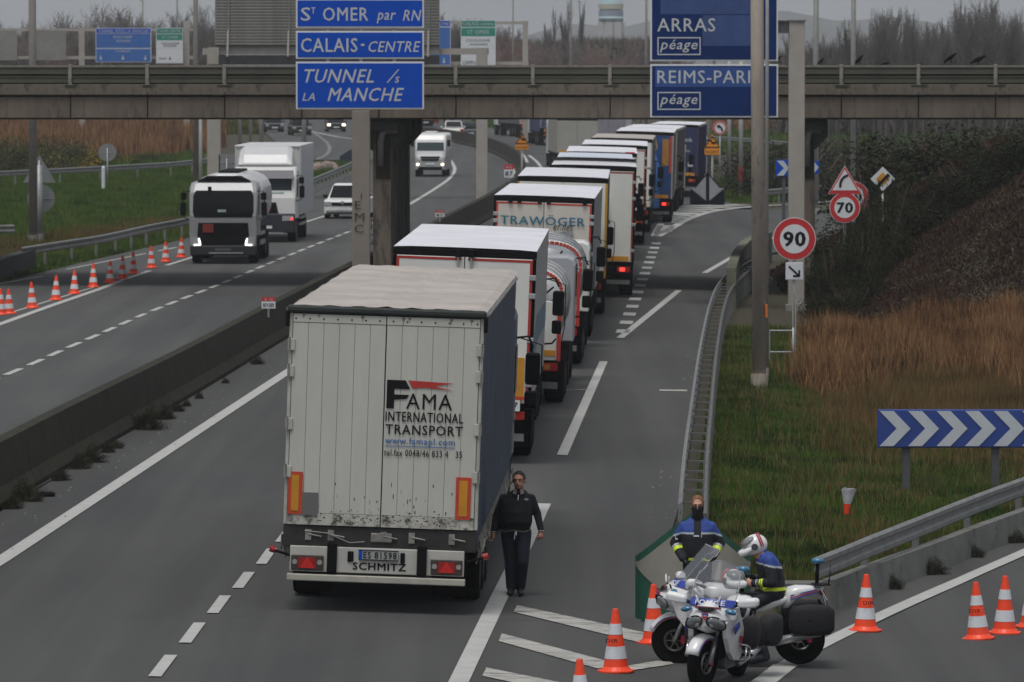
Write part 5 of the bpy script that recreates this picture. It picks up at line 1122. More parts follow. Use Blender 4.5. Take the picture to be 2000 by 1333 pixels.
musoir('big green curved gore marker with pale arrows behind the standing officer',1356,1218,228,1092,998,mat('gore_green',(.012,.085,.055),.5,var=.15,dirt=((.02,.045,.03),.64,3)),mat('gore_pale_face',(.27,.26,.22),.6,var=.12,sc_=1.2,dirt=((.15,.15,.13),.64,2)))
musoir('dark navy curved gore marker with two pale arrows at exit fork',1382,401,68,377,337,mat('gore_navy',(.006,.008,.016),.7,var=.1,spec=.1),mat('gore_grey_face',(.30,.30,.33),.5,var=.1))
# km plates
def km(label,px,y0_,y1_,wpx,Y,l1,l2,hp=.9):
    b=up(px,Y); k=Y/F; t=thing('kilometre_plate',label,'sign',(b.x,Y,b.z)); z0=hz(y1_,Y)-b.z;z1=hz(y0_,Y)-b.z; a=wpx*k/2; zm=z1-(z1-z0)*.38
    MB().box(-a,a,0,.02,z0,zm).build('white_plate',signw,t); MB().box(-a,a,0,.02,zm+.003,z1).build('red_plate',signred,t); text(l1,a*1.2,(z1-zm)*.55,wl,t,(-a*.6,-.006,zm+(z1-zm)*.22),bold=.02); text(l2,a*1.5,(zm-z0)*.55,ink,t,(-a*.75,-.006,z0+(zm-z0)*.22),bold=.03)
    MB().cyl((0,.03,z0-.22),(0,.03,z1-.05),.025,n=8).build('stem',steel,t)
km('small red and white kilometre plate on the median by the nearest lorry',524,581,603,27,Y=146,l1='A 16',l2='87+200')
km('tall red and white kilometre plate reading A16 and 87 on far median',994,322,347,19,Y=290,l1='A16',l2='87')
km('tiny red-topped kilometre plate on median beyond the signpost',859,412,424,18,Y=229,l1='A16',l2='87')
# sign backs far left
def sback(label,px,py,dpx,D,kind,postm=None):
    b=up(px,D); k=D/F; t=thing('road_sign',label,'road sign',tuple(b)); z=hz(py,D)-b.z; r=dpx*k/2
    if kind=='round': MB().cyl((0,0,z),(0,.02,z),r,n=32).build('sign_plate',signback,t); MB().box(-r*.9,r*.9,-.02,0,z-.02,z+.02).build('rail',steel,t)
    elif kind=='tri': MB().prism([(-r,0,z-r*.85),(r,0,z-r*.85),(0,0,z+r*.85)],(0,.02,0)).build('sign_plate',signback,t)
    else: MB().box(-r,r,0,.02,z-r,z+r).build('sign_plate',signback,t,bevel=.02); MB().box(-r*.9,r*.9,-.02,0,z-.02,z+.02).build('rail',steel,t); MB().box(-.02,.02,-.02,0,z-r*.9,z+r*.9).build('rail',steel,t)
    post(t,z+r*.5,.04,postm or steel,y=-.05); return t
sback('grey back of a round sign low on the far left post',80,388,54,236,'round'); sback('grey back of a triangular sign above the round back, far left',77,330,64,237,'tri')
sback('round grey sign back with white bollard below, before the reeds',210,298,35,330,'round'); sback('grey square sign back between tanker cab and box truck',443,318,32,300,'sq')
t=thing('marker_post','white reflective bollard under the round grey sign back','post',tuple(up(202,322))); MB().cyl((0,0,0),(0,0,1.15),.1,n=12).build('shaft',signw,t); MB().cyl((0,0,1.15),(0,0,1.25),.1,.05,n=12).build('cap',signw,t)
# H frame beside pole
t=thing('ladder_frame','low metal ladder-like frame beside the thick brown pole','frame',tuple(gp(1549,706))); k=t.location.y/F; mb=MB()
post(t,66*k,.03,steel,y=0); a=-46*k
for z in (60*k,18*k): MB().cyl((a,0,z),(0,0,z),.02,n=8).build('rung',steel,t)
MB().cyl((a,0,-.2),(a,0,62*k),.02,n=8).build('post',steel,t)
t=thing('orange_marker','small red and white tag at the foot of the 90 signpost','marker',tuple(gp(1556,600)))
MB().box(-.13,.13,0,.02,.12,.22).build('plate',signred,t)
MB().box(-.02,.13,-.004,0,.13,.21).build('white_half',signw,t); MB().cyl((0,.03,-.1),(0,.03,.2),.015,n=6).build('stake',steel,t)
# ================================================================ cones
def make_cone(label,group):
    t=thing('traffic_cone',label,'traffic cone',group=group)
    n=20; prof=[(.165,.035),(.045+.0,.70),(.04,.735),(.028,.745)]
    def rr(z): return .150-(.150-.042)*(z-.05)/(.70-.05)
    mb=MB(); v=[];
    s=.225; mb.prism([(s*math.cos(a)*(1 if i%2==0 else 1),s*math.sin(a),0) for i,a in enumerate([PI/8+i*PI/4 for i in range(8)])],(0,0,.028)); mb.build('base',coneor,t,bevel=.008)
    bands=[(.028,.165,coneor,'lower_section'),(.165,.31,conew,'lower_white_band'),(.31,.45,coneor,'middle_section'),(.45,.575,conew,'upper_white_band'),(.575,.75,coneor,'tip')]
    for z0,z1,m,nm in bands:
        e=.004 if m is conew else 0; pr=[(rr(z0)+e+(.03 if z0<.03 else 0),z0)]+([(rr(.07),.07)] if z0<.03 else [])+[(rr(z1)+e,z1)]
        if nm=='tip': pr=[(rr(z0),z0),(rr(.735),.735),(.03,.75)]
        MB().lathe(pr,n).build(nm,m,t,smooth=False)
    return t
c0=make_cone('orange and white cone standing in front of the low wall, right of the motorcycles','cones in the foreground'); c0.location=gp(1690,1233); c0.rotation_euler=(0,R(1),.3)
text('DIR',.15,.045,ink,c0,(-.085,-.128,.36),bold=.02)
txt_ob=[o for o in bpy.data.objects if o.parent==c0 and o.name.startswith('lettering')][0]; txt_ob.rotation_euler.x=R(-9)
near=[((1203,1313),'orange and white cone left of motorcycles, on the painted hatching'),((1278,1257),'cone standing against the white front wheel fender, before the green marker'),((1135,1420),'cone cut off by bottom picture edge, lowest of the cones'),((1911,1249),'left cone of the close pair near the right edge'),((1962,1238),'right cone of the close pair near the right edge'),((2014,1226),'cone cut off by the right picture edge, only its base corner visible')]
pend=[]
for (px,py),lab in near:
    c=copy_tree(c0); c.location=gp(px,py); c['label']=lab
    if px not in (1203,1911): [bpy.data.objects.remove(o_) for o_ in list(bpy.data.objects) if o_.parent==c and o_.name.startswith('lettering')]
    if 1:
        c.rotation_euler=(R(rnd.uniform(-1,1)),R(-3.0 if px==1911 else rnd.uniform(-1.5,1.5)),rnd.uniform(-.4,.4)); s_=rnd.uniform(.97,1.03); c.scale=(s_,s_,s_)
c2=make_cone('','cones along the left carriageway'); 
far=[(2,615),(18,613),(63,602),(109,587),(145,575),(182,562),(214.5,553),(239,545),(261,535),(296,524),(324,512),(354,503)]
words=['cut off by the left edge','first complete cone from the left','second complete cone from the left','third complete cone from the left','fourth complete cone from left','fifth complete cone from left, just before the shadow','left of three shaded cones under the bridge','middle of three shaded cones, closest pair','right of three shaded cones under the bridge','third cone from the tanker truck','second cone from the tanker truck','cone right beside the tanker truck, last of the row']
for i,((px,py),wd_) in enumerate(zip(far,words)):
    c=c2 if i==0 else copy_tree(c2); c.location=gp(px,py); c['label']='small orange and white cone, '+wd_; c.rotation_euler=(R(rnd.uniform(-2,2)),R(rnd.uniform(-3,3)),rnd.uniform(0,3)); c.scale=(1,1,.94+.1*rnd.random())
# litter
t=thing('crushed_cone','upside-down torn white and orange cone stuck in the verge grass','traffic cone',tuple(gp(1652,1022)),ry=R(4)); k=t.location.y/F
n=9; v0=[(math.cos(2*PI*i/n)*(.09+.05*random.Random(i).random()),math.sin(2*PI*i/n)*.08,(62+6*random.Random(i+9).random())*k*1.05) for i in range(n)]
v1=[(math.cos(2*PI*i/n)*.06,math.sin(2*PI*i/n)*.055,38*k) for i in range(n)]; v2=[(math.cos(2*PI*i/n)*.045,math.sin(2*PI*i/n)*.05,18*k) for i in range(n)]
MB().loft([v1,v0],cap=False).build('torn_white_part',mat('crumpled_white',(.55,.56,.58),.6,var=.1,bump=1,bs=9),t); MB().loft([v2,v1],cap=True).build('orange_part',coneor,t); MB().cyl((0,0,-.1),(.02,0,20*k),.02,n=6).build('stick',mat('reddish_stick',(.3,.08,.05),.8),t)
t=thing('roadside_debris','flat black piece of debris lying beside the median barrier','debris',tuple(gp(93,970))); mb=MB(); mb.box(-.13,.12,-.12,.12,0,.07); mb.box(-.15,-.1,-.1,.1,.0,.05); mb.build('block',black,t,bevel=.02); MB().box(-.09,.08,-.08,.08,.07,.078).build('lid',under,t)
# ================================================================ crows on the parapet
bl=mat('crow_black',(.003,.003,.0035),.8,var=0,spec=.1)
def crow(label,px,py,Y,rz,tilt,s=1.):
    s*=.8; py+=2
    b=dp(px,py,Y); t=thing('crow',label,'bird',(b.x,b.y,b.z),rz=rz,group='crows on the bridge'); m=Matrix.Rotation(tilt,3,'Y')
    mb=MB(); P=[(-.30,0,-.02),(-.2,0,.03),(-.08,0,.10),(.06,0,.16),(.16,0,.22),(.20,0,.25)]; rr=[.02,.04,.075,.085,.05,.045]; P=[Vector(p)*s for p in P]; mb.tube([m@p for p in P],[r*s for r in rr],8); mb.ell(m@Vector((.22*s,0,.26*s)),(.05*s,.045*s,.045*s),8,6); mb.build('body',bl,t,smooth=True)
    MB().cyl(m@Vector((.25*s,0,.26*s)),m@Vector((.35*s,0,.235*s)),.018*s,.004*s,n=6).build('beak',bl,t)
    for y in (-.03,.03): MB().cyl((0,y*s,.08*s),(.02*s,y*s,-.08*s),.008,n=5).build('leg',bl,t)
    for y in (-1,1): MB().prism([(-.30*s,y*.05*s,.0),(-.05*s,y*.085*s,.17*s),(.10*s,y*.075*s,.17*s),(.02*s,y*.08*s,.09*s)],(0,y*.015*s,0)).build('wing',bl,t)
crow('black crow perched right of lamp post, facing right',1679,120,188,.3,-.35,.8); crow('small black crow low behind the parapet rail',1729,126,188.1,.2,.3,.6); crow('upright black crow, left of the right-hand pair',1857,118,188,.2,-.15,1.); crow('black crow leaning low, right of the right-hand pair',1910,122,188,.25,.05,1.1); crow('tiny crow beside the blue sign corner',1521,117,188,.2,-.2,.6); crow('small dark crow just right of the pale gantry column',1604,122,188,.3,-.3,.6)
# ================================================================ far buildings
wt=up(1193,1500); k=1500/F
t=thing('water_tower','pale water tower with blue and turquoise painted tank on the horizon','water tower',tuple(wt)); wc=mat('tower_pale_concrete',(.42,.42,.42),.8,var=.1); 
zt0=hz(70,1500)-wt.z; zt1=hz(36,1500)-wt.z; zt2=hz(-3,1500)-wt.z
MB().lathe([(18*k*.55,0),(18*k*.5,zt0),(20*k,zt1-1),(23*k,zt1)],24).build('stem',wc,t,smooth=True)
MB().lathe([(23*k,zt1),(24*k,zt1+.8),(24*k,zt2-6),(20*k,zt2),(2*k,zt2+1)],24).build('tank',mat('tower_turquoise',(.20,.36,.40),.7,c2=(.38,.40,.43),sc_=.12),t,smooth=True)
MB().lathe([(24.2*k,zt1+.6),(24.3*k,zt1+1.9)],24).build('blue_band',mat('tower_blue_band',(.22,.27,.34),.7),t)
MB().lathe([(24.3*k,zt1+2.3),(24.3*k,zt1+3.6)],24).build('yellow_band',mat('tower_yellow',(.42,.41,.32),.7),t)
for j in range(7): a=2*PI*j/7; MB().bar((math.cos(a)*18*k,math.sin(a)*18*k,-1),(math.cos(a)*20*k,math.sin(a)*20*k,zt1-1),2.,2.).build('buttress',wc,t)
brick=mat('house_red_brick',(.22,.10,.075),.85,var=.2,sc_=.6); rtile=mat('roof_orange_tile',(.42,.13,.07),.8,var=.15,sc_=.8); rt2=mat('roof_dull_tile',(.20,.115,.095),.85,var=.15,sc_=.8)
def house(label,px,Y,wpx,ridge,eave,rm,wm):
    b=up(px,Y); k=Y/F; W=wpx*k; z1=hz(eave,Y)-b.z; z2=hz(ridge,Y)-b.z; t=thing('house',label,'house',tuple(b))
    MB().box(-W/2,W/2,0,8,-.5,z1).build('wall',wm,t); r=MB().prism([(-W/2-.3,-.4,z1),(-W/2-.3,8.4,z1),(-W/2-.3,4,z2)],(W+.6,0,0)).build('roof',rm,t)
    MB().box(W*.2,W*.2+.7,3.5,4.3,z1,z2+.7).build('chimney',brick,r)
    for i in range(3): w_=MB().box(-W*.3+i*W*.28,-W*.3+i*W*.28+1.1,-.03,.02,z1-1.7,z1-.5).build('window',signw,t); MB().box(-W*.3+i*W*.28+.1,-W*.3+i*W*.28+1.0,-.05,-.031,z1-1.6,z1-.6).build('pane',glass,w_)
house('brick house with bright orange-red roof beside pale gantry column',1575,640,40,108,121,rtile,brick); house('house with dull red roof immediately left of bright orange roof',1535,660,42,105,118,rt2,brick); house('low brick house with dull roof left of the crows',1668,650,60,111,122,rt2,brick); house('long low house with pinkish roof and white gable',1795,640,76,112,124,rt2,signw)
house('small pale outbuilding at the far right behind the parapet',1965,620,40,113,126,rt2,signw)
# ================================================================ POLICE MOTORCYCLES (front towards local -Y)
wp=mat('police_white',(.74,.74,.74),.25,var=.04,coat=.6); rubber=mat('black_rubber',(.007,.007,.008),.8,var=.2,spec=.2); bagm=mat('black_textile_bag',(.008,.008,.010),.8,var=.25,sc_=12,bump=.4,bs=60)
eng=mat('engine_metal',(.16,.16,.165),.4,.7,var=.3,sc_=10); rimm=mat('rim_silver',(.38,.38,.39),.35,.7,var=.1); rimd=mat('rim_dark',(.06,.06,.065),.4,.5,var=.1)
blu=mat('stripe_blue',(.03,.06,.36),.4,var=0); sred=mat('stripe_red',(.42,.02,.05),.4,var=0); teal=mat('blue_beacon',(.03,.16,.30),.15,var=.1,coat=.5)
shield=mat('tinted_windshield',(.22,.24,.26),.32,var=0,spec=.35,trans=.62); lens=mat('headlamp_lens',(.16,.17,.18),.08,metal=.3,var=.4,sc_=16,coat=1)
def sec(y,zc,hz_,hw,n=18,e=.8,cx=0,tilt=0):
    o=[]
    for i in range(n):
        a=2*PI*i/n; c,s=math.cos(a),math.sin(a); x=math.copysign(abs(c)**e,c)*hw+cx; z=math.copysign(abs(s)**e,s)*hz_; o.append((x,y+z*tilt,zc+z))
    return o
def spoke_wheel(t,c,r,wd,rim_m,name,rot=None,brk=sred):
    a=MB(); n=36; pr=[(r-.095,-wd*.34),(r-.05,-wd*.5),(r-.018,-wd*.42),(r,-wd*.16),(r,wd*.16),(r-.018,wd*.42),(r-.05,wd*.5),(r-.095,wd*.34)]
    a.lathe(pr,n,axis='x'); o=a.build(name,tyre,t,smooth=True)
    b=MB(); b.tube([(0,math.cos(2*PI*i/30)*(r-.095),math.sin(2*PI*i/30)*(r-.095)) for i in range(30)],.022,6,closed=True)
    for k in range(5):
        q=2*PI*k/5
        for d_ in (-.12,.12): b.bar((0,math.cos(q+d_*.2)*.04,math.sin(q+d_*.2)*.04),(0,math.cos(q+d_)*(r-.1),math.sin(q+d_)*(r-.1)),.026,.018,(1,0,0))
    b.cyl((-.06,0,0),(.06,0,0),.045,n=14); b.build('rim',rim_m,o,smooth=False)
    for s in (-1,1):
        d=MB(); d.tube([(s*wd*.45,math.cos(2*PI*i/24)*.125,math.sin(2*PI*i/24)*.125) for i in range(24)],.016,4,closed=True); 
        for k in range(6): q=2*PI*k/6; d.bar((s*wd*.45,0,0),(s*wd*.45,math.cos(q)*.12,math.sin(q)*.12),.012,.008,(1,0,0))
        d.build('brake_disc',eng,o); MB().box(min(s*wd*.35,s*wd*.65),max(s*wd*.35,s*wd*.65),.08,.14,-.04,.07).build('brake_caliper',brk,o,bevel=.01)
    o.location=c; return o
def moto(label,loc,rz,steer,ry=0,police=True,rider=False):
    t=thing('police_motorcycle',label,'motorcycle',loc,rz=rz,ry=ry,group='white police motorcycles')
    SM=Matrix.Translation((0,-.56,0))@Matrix.Rotation(steer,4,'Z')@Matrix.Translation((0,.56,0))
    fw=spoke_wheel(t,(0,0,0),.305,.125,rimd,'front_wheel'); fw.matrix_basis=SM@Matrix.Translation((0,-.79,.305))
    rw=spoke_wheel(t,(0,.76,.315),.315,.18,rimm,'rear_wheel')
    def S(mb): return mb.xf(SM)
    for s in (-1,1):
        S(MB().cyl((s*.095,-.79,.30),(s*.095,-.64,.62),.030,n=12).cyl((s*.095,-.64,.60),(s*.095,-.53,.88),.024,n=12)).build('fork_leg',rimm,t,smooth=True)
    secs=[]
    for i in range(11):
        a=R(22+i*12.5); r=.345
        secs.append([( x,-.79-math.cos(a)*(r-dd),.305+math.sin(a)*(r-dd)) for x,dd in ((-.085,.06),(-.08,.015),(-.04,-.006),(0,-.012),(.04,-.006),(.08,.015),(.085,.06))]+[( x,-.79-math.cos(a)*(r-dd-.008),.305+math.sin(a)*(r-dd-.008)) for x,dd in ((.078,.06),(.03,.01),(-.03,.01),(-.078,.06))])
    S(MB().loft(secs)).build('front_fender',wp,t,smooth=True)
    for s in (-1,1):
        for q,(m_,o1,o2) in enumerate(((blu,30,42),(sred,44,60))):
            P=[]; 
            for i in range(7): a=R(30+i*17); P.append((s*.0865,-.79-math.cos(a)*.30,.305+math.sin(a)*(.30-q*.014)))
            S(MB().tube(P,.006,4)).build('fender_stripe',m_,t)
    S(MB().prism([(-.045,-1.145,.32+.02),(.04,-1.145,.36),(.0,-1.14,.395),(.02,-1.145,.36)],(0,.0,.004))).build('fender_emblem',sred,t) if False else None
    # upper fairing with twin lamps
    def slc(z,hw,yf,yb=-.48,n=20,d=.34):
        o=[]
        for q in range(n+1):
            u=-1+2*q/n; xx=hw*math.sin(u*PI/2); o.append((xx,yf+d*(1-max(0,1-abs(math.sin(u*PI/2))**1.7)**.75),z+.012*(1-abs(u))))
        return o+[(hw,yb,z),(-hw,yb,z)]
    MB().loft([slc(.665,.10,-.86),slc(.70,.20,-.955),slc(.76,.265,-1.01),slc(.84,.30,-1.02),slc(.90,.305,-.985),slc(.96,.285,-.93),slc(1.01,.24,-.87),slc(1.045,.16,-.82)]).build('front_fairing',wp,t,smooth=False,bevel=.012)
    for s in (-1,1):
        m=Matrix.Rotation(R(s*24),3,'Y')@Matrix.Rotation(R(s*26),3,'Z'); MB().ell((s*.135,-.965,.805),(.125,.040,.068),20,12,m).build('headlight',lens,t,smooth=True)
        for q,(dx_,dz_) in enumerate(((.095,.785),(.18,.835))): MB().ell((s*dx_,-1.0+(.018 if q else -.004)+.02*q,dz_),(.035,.012,.035),12,8,m).build('lamp_bulb',mat('lamp_reflector',(.42,.43,.45),.15,.5,var=.15),t,smooth=True)
        P=[Vector((s*.135,-.975,.805))+m@Vector((math.cos(2*PI*q/20)*.130,0,math.sin(2*PI*q/20)*.072)) for q in range(20)]; MB().tube(P,.007,5,closed=True).build('lamp_surround',black,t)
        # side fairings
        v=[]
        O=[(-.86,.80),(-.80,.62),(-.66,.44),(-.46,.33),(-.20,.30),(-.10,.38),(-.16,.56),(-.28,.70),(-.45,.84),(-.62,.98)]
        pts=[]; w0=[.22,.23,.24,.24,.24,.25,.27,.30,.31,.30]
        mb=MB(); n=len(O); mb.v=[(s*(w_+.012),y,z) for (y,z),w_ in zip(O,w0)]+[(s*(w_-.05),y,z) for (y,z),w_ in zip(O,w0)]+[(s*.29,-.45,.62),(s*.2,-.45,.62)]
        mb.f=[(i,(i+1)%n,2*n) for i in range(n)]+[(n+(i+1)%n,n+i,2*n+1) for i in range(n)]+[(i,n+i,n+(i+1)%n,(i+1)%n) for i in range(n)]
        mb.build('side_fairing',wp,t,bevel=.008)
        MB().prism([(s*.296,-.70,.74),(s*.305,-.52,.80),(s*.305,-.50,.74),(s*.290,-.66,.66)],(s*.012,0,0)).build('blue_flash',blu,t); MB().prism([(s*.300,-.40,.62),(s*.298,-.30,.60),(s*.296,-.36,.48)],(s*.014,0,0)).build('red_flash',sred,t)
        # mirrors
        MB().loft([[(s*(.31+xx),-.66+a_[0]*sc2,1.03+xx*.12+a_[1]*sc2) for a_ in ((-.06,-.05),(-.065,.03),(-.03,.065),(.05,.06),(.055,-.03),(.03,-.06))] for xx,sc2 in ((0,.55),(.03,.9),(.12,1.05),(.22,1.0),(.26,.6))]).build('mirror',wp,t,bevel=.018); MB().tube([(s*.24,-.66,.98),(s*.32,-.66,1.02)],.022,6).build('mirror_stalk',black,t)
        MB().ell((s*.27,-.84,.94),(.075,.04,.033),12,7,Matrix.Rotation(R(s*12),3,'Y')).build('blue_lamp',teal,t,smooth=True)
        MB().ell((s*.13,-.89,1.07),(.013,.013,.06),8,7,Matrix.Rotation(R(s*22),3,'Y')).build('white_marker',wp,t,smooth=True)
        MB().cyl((s*.15,-.86,.97),(s*.135,-.88,1.02),.01,n=6).build('marker_stalk',black,t)
        # crash bars, leg bags
        MB().tube([(s*.18,-.34,.52),(s*.36,-.32,.50),(s*.38,-.20,.47),(s*.36,-.14,.34),(s*.2,-.18,.28),(s*.37,-.36,.33),(s*.36,-.32,.48)],.014,6).build('crash_bar',chrome,t,smooth=True)
        MB().loft([sec(-.20,.62,.14,.10,cx=s*.33),sec(-.17,.62,.20,.12,cx=s*.33),sec(.03,.62,.21,.12,cx=s*.33),sec(.07,.62,.15,.09,cx=s*.33)]).build('leg_bag',bagm,t,smooth=True)
        # panniers
        MB().loft([sec(.58,.57,.10,.07,cx=s*.36,e=.5),sec(.62,.58,.17,.11,cx=s*.37,e=.5),sec(.80,.58,.195,.13,cx=s*.37,e=.5),sec(1.06,.58,.18,.12,cx=s*.36,e=.5),sec(1.13,.58,.13,.08,cx=s*.35,e=.5)]).build('pannier',bagm,t,smooth=True)
        MB().tube([(s*.40,.60,.58),(s*.505,.80,.59),(s*.40,1.12,.60)],.006,4).build('pannier_seam',black,t)
        MB().cyl((s*.20,-.02,.24),(s*.24,.40,.30),.035,n=12).cyl((s*.24,.40,.30),(s*.25,.98,.42),.055,n=14).build('exhaust',rimm,t,smooth=True)
        MB().tube([(s*.16,.10,.58),(s*.24,.26,.38),(s*.2,.40,.35),(s*.24,.14,.33)],.014,6).build('footrest_frame',rimm,t)
        MB().cyl((s*.14,.12,.34),(s*.34,.10,.34),.016,n=8).build('foot_peg',rubber,t)
        MB().bar((s*.12,.08,.34),(s*.12,.76,.315),.04,.07).build('swingarm',rimm,t)
        # tail stripes
        for q,m_ in enumerate((blu,sred,blu)): MB().bar((s*.160,.62,.865-q*.026),(s*.128,.96,.935-q*.018),.006,.013).build('tail_stripe',m_,t)
        MB().tube([(s*.13,-.55,.98),(s*.22,-.50,1.03),(s*.33,-.40,1.02)],.014,6).xf(SM).build('handlebar',black,t); MB().cyl((s*.33,-.40,1.02),(s*.42,-.33,1.01),.020,n=10).xf(SM).build('grip',rubber,t)
    # windshield: curved sheet
    v=[];f=[];nu,nv=12,8
    for j in range(nv+1):
        w_=j/nv; hw=.26+.03*math.sin(w_*2.2)-.11*w_**3; z0=1.00+.50*w_; y0=-.84+.42*w_
        for i in range(nu+1): u=i/nu*2-1; v.append((u*hw,y0+.16*u*u,z0-(.05*u*u if w_>.85 else 0)-.02*u*u))
    for j in range(nv):
        for i in range(nu): f.append((j*(nu+1)+i,j*(nu+1)+i+1,(j+1)*(nu+1)+i+1,(j+1)*(nu+1)+i))
    MB().add(v,f).build('windshield',shield,t,smooth=True,fix=False)
    P=[v[i] for i in range(0,(nu+1)*(nv+1),nu+1)]; P2=[v[i+nu] for i in range(0,(nu+1)*(nv+1),nu+1)]; top=v[-(nu+1):]; MB().tube(P+top[1:-1]+P2[::-1],.006,5).build('windshield_edge',mat('edge_clear',(.3,.31,.33),.2,var=0),t)
    # blue band with lettering at the windshield foot
    v=[];f=[]
    for j in range(2):
        for i in range(13): u=i/12*2-1; v.append((u*.275,-.853+.062*j+.16*u*u,1.0+.078*j-.02*u*u))
    f=[(i,i+1,13+i+1,13+i) for i in range(12)]; MB().add(v,f).build('blue_band',blu,t,smooth=True)
    tt=text('POLICE',.36,.056,signw,t,(-.18,-.885,1.008),bold=.05); 
    cc=np.zeros(len(tt.data.vertices)*3); tt.data.vertices.foreach_get('co',cc); cc=cc.reshape(-1,3); u=(cc[:,0]-.18)/.27; cc[:,1]=cc[:,1]+.16*u*u+cc[:,2]*.8+.018; tt.data.vertices.foreach_set('co',cc.ravel()); tt.data.update()
    MB().prism([(-.10,-.965,.955),(.10,-.965,.955),(0,-.985,.925)],(0,.03,.03)).build('air_intake',black,t); MB().prism([(-.17,-.925,.985),(.17,-.925,.985),(.12,-.955,.965),(-.12,-.955,.965)],(0,.02,.01)).build('red_band',mat('dark_red_band',(.10,.01,.03),.4),t)
    sh=[(-.04,.93),(.04,.93),(.04,.88),(0,.845),(-.04,.88)]; MB().prism([(x,-1.03+.25*(z-.845),z) for x,z in sh],(0,.02,.0)).build('shield_badge',sred,t); MB().prism([(-.038,-1.022,.925),(.038,-1.022,.925),(.038,-1.024,.905),(-.038,-1.024,.905)],(0,.01,0)).build('badge_blue_top',blu,t); text('CRS',.06,.02,signw,t,(-.03,-1.028,.885),bold=.03)
    MB().loft([sec(-.60,.72,.20,.19),sec(-.30,.74,.22,.20),sec(0.0,.68,.16,.15)]).build('inner_body',black,t,smooth=True)
    MB().box(-.17,.17,-.42,.12,.20,.56).build('engine',eng,t,bevel=.04); MB().box(-.14,.14,-.66,-.44,.34,.66).build('radiator',rubber,t,bevel=.02)
    for z in range(5): MB().box(-.19,.19,-.30,.0,.30+z*.045,.315+z*.045).build('cooling_fin',eng,t)
    MB().loft([sec(-.50,.90,.09,.12),sec(-.38,.90,.13,.18),sec(-.18,.88,.13,.19),sec(-.0,.83,.09,.13)]).build('fuel_tank',wp,t,smooth=True)
    MB().loft([sec(-.06,.80,.05,.12,e=.6),sec(.06,.80,.06,.16,e=.6),sec(.30,.80,.06,.17,e=.6),sec(.54,.85,.05,.14,e=.6)]).build('rider_seat',rubber,t,smooth=True)
    MB().loft([sec(.56,.80,.10,.12,e=.7),sec(.61,.83,.13,.155,e=.7),sec(.70,.89,.095,.16,e=.7),sec(.84,.92,.062,.135,e=.7),sec(1.0,.935,.03,.08,e=.7),sec(1.06,.94,.012,.03,e=.7)]).build('tail_cowl',wp,t,smooth=True)
    MB().loft([sec(.02,.66,.05,.15,e=.7),sec(.30,.74,.09,.16,e=.7),sec(.60,.82,.05,.14,e=.7)]).build('side_panel',wp,t,smooth=True)
    MB().box(-.08,.08,1.0,1.06,.86,.92).build('tail_lamp',tailred,t,bevel=.01)
    MB().bar((0,1.0,.80),(0,1.14,.38),.17,.012,(0,1,0)).build('rear_mudguard',rubber,t); MB().box(-.10,.10,1.085,1.10,.58,.72).build('number_plate',signw,t)
    for s in (-1,1): MB().tube([(s*.10,1.0,.95),(s*.12,1.08,.80),(s*.10,1.1,.70)],.01,5).build('rear_rail',chrome,t)
    MB().box(-.1,.16,.92,1.12,.985,1.0).build('beacon_bracket',black,t); MB().cyl((-.04,.98,1.0),(-.04,.99,1.24),.024,n=12).build('beacon_pole',black,t,smooth=True)
    MB().lathe([(.035,0),(.072,.012),(.078,.035),(.072,.06),(.04,.07)],20,c=(-.04,.99,1.24)).build('blue_beacon',teal,t,smooth=True)
    for x,h_ in ((.10,.24),(.14,.16)): MB().cyl((x,1.1,1.0),(x+.01,1.13,1.0+h_),.006,.003,n=5).build('antenna',black,t)
    MB().cyl((-.14,-.05,.26),(-.30,-.0,.01),.013,n=6).build('side_stand',black,t); MB().ell((.19,.30,.50),(.02,.03,.02),8,6).build('orange_indicator',M['orange_reflector'],t)
    return t
D_B=gp(1565,1297).y
B_=(gp(1322,1297)+gp(1563,1299))/2; 
mB=moto('white police motorcycle seen from its side with officer seated on it',(B_.x,B_.y,B_.z-.005),R(-90+6),R(-20),ry=R(0))
# body tilts with the ground
A_=gp(1397,1345); 
mA=moto('nearest white police motorcycle facing the camera, POLICE on its windscreen',(A_.x+.10,A_.y+.76,A_.z-.005),R(-16),R(-14),ry=R(3))
# helmet resting on the near motorcycle
def helmet(parent,mt,vis=True,standalone=None):
    mb=MB(); mb.ell((0,0,0),(.128,.155,.140),20,14); mb.v=[(x,y,z if z>-.09 else -.09+(z+.09)*.3) for x,y,z in mb.v]; a=mb.build('shell',wp,parent,smooth=True)
    b=MB().loft([sec(-.235,-.035,.030,.05),sec(-.215,-.035,.042,.085),sec(-.15,-.03,.05,.12),sec(-.04,-.01,.045,.131),sec(.0,.0,.03,.128)]).build('raised_chin_bar',wp,parent,smooth=True)
    c=MB().loft([sec(-.17,.055,.03,.05),sec(-.15,.06,.045,.09),sec(-.06,.085,.045,.115),sec(.0,.10,.03,.10)]).build('visor',mat('smoked_visor',(.16,.17,.18),.08,coat=1,var=.1,trans=.35),parent,smooth=True)
    L=[a,b,c]
    for s in (-1,1):
        L.append(MB().cyl((s*.118,-.03,.0),(s*.140,-.03,.0),.042,n=16).build('hinge_cap',mat('hinge_dark',(.07,.07,.075),.4,var=.1),parent)); 
        for q,m_ in ((.055,sred),(.08,blu)): L.append(MB().tube([(s*.131*math.cos(a)*math.cos(0),q+ .0,.142*math.sin(a)) for a in [R(-10+14*i) for i in range(7)]],.008,4).build('helmet_stripe',m_ if q<.06 else sred,parent))
    for o in L: o.data.transform(mt)
    return L
hp=mA.matrix_basis if False else None
th=thing('helmet','white helmet standing on the near motorcycle behind its windscreen','helmet',(A_.x+.25,A_.y+.95,A_.z+1.20),rz=R(20)); helmet(th,Matrix.Identity(4))
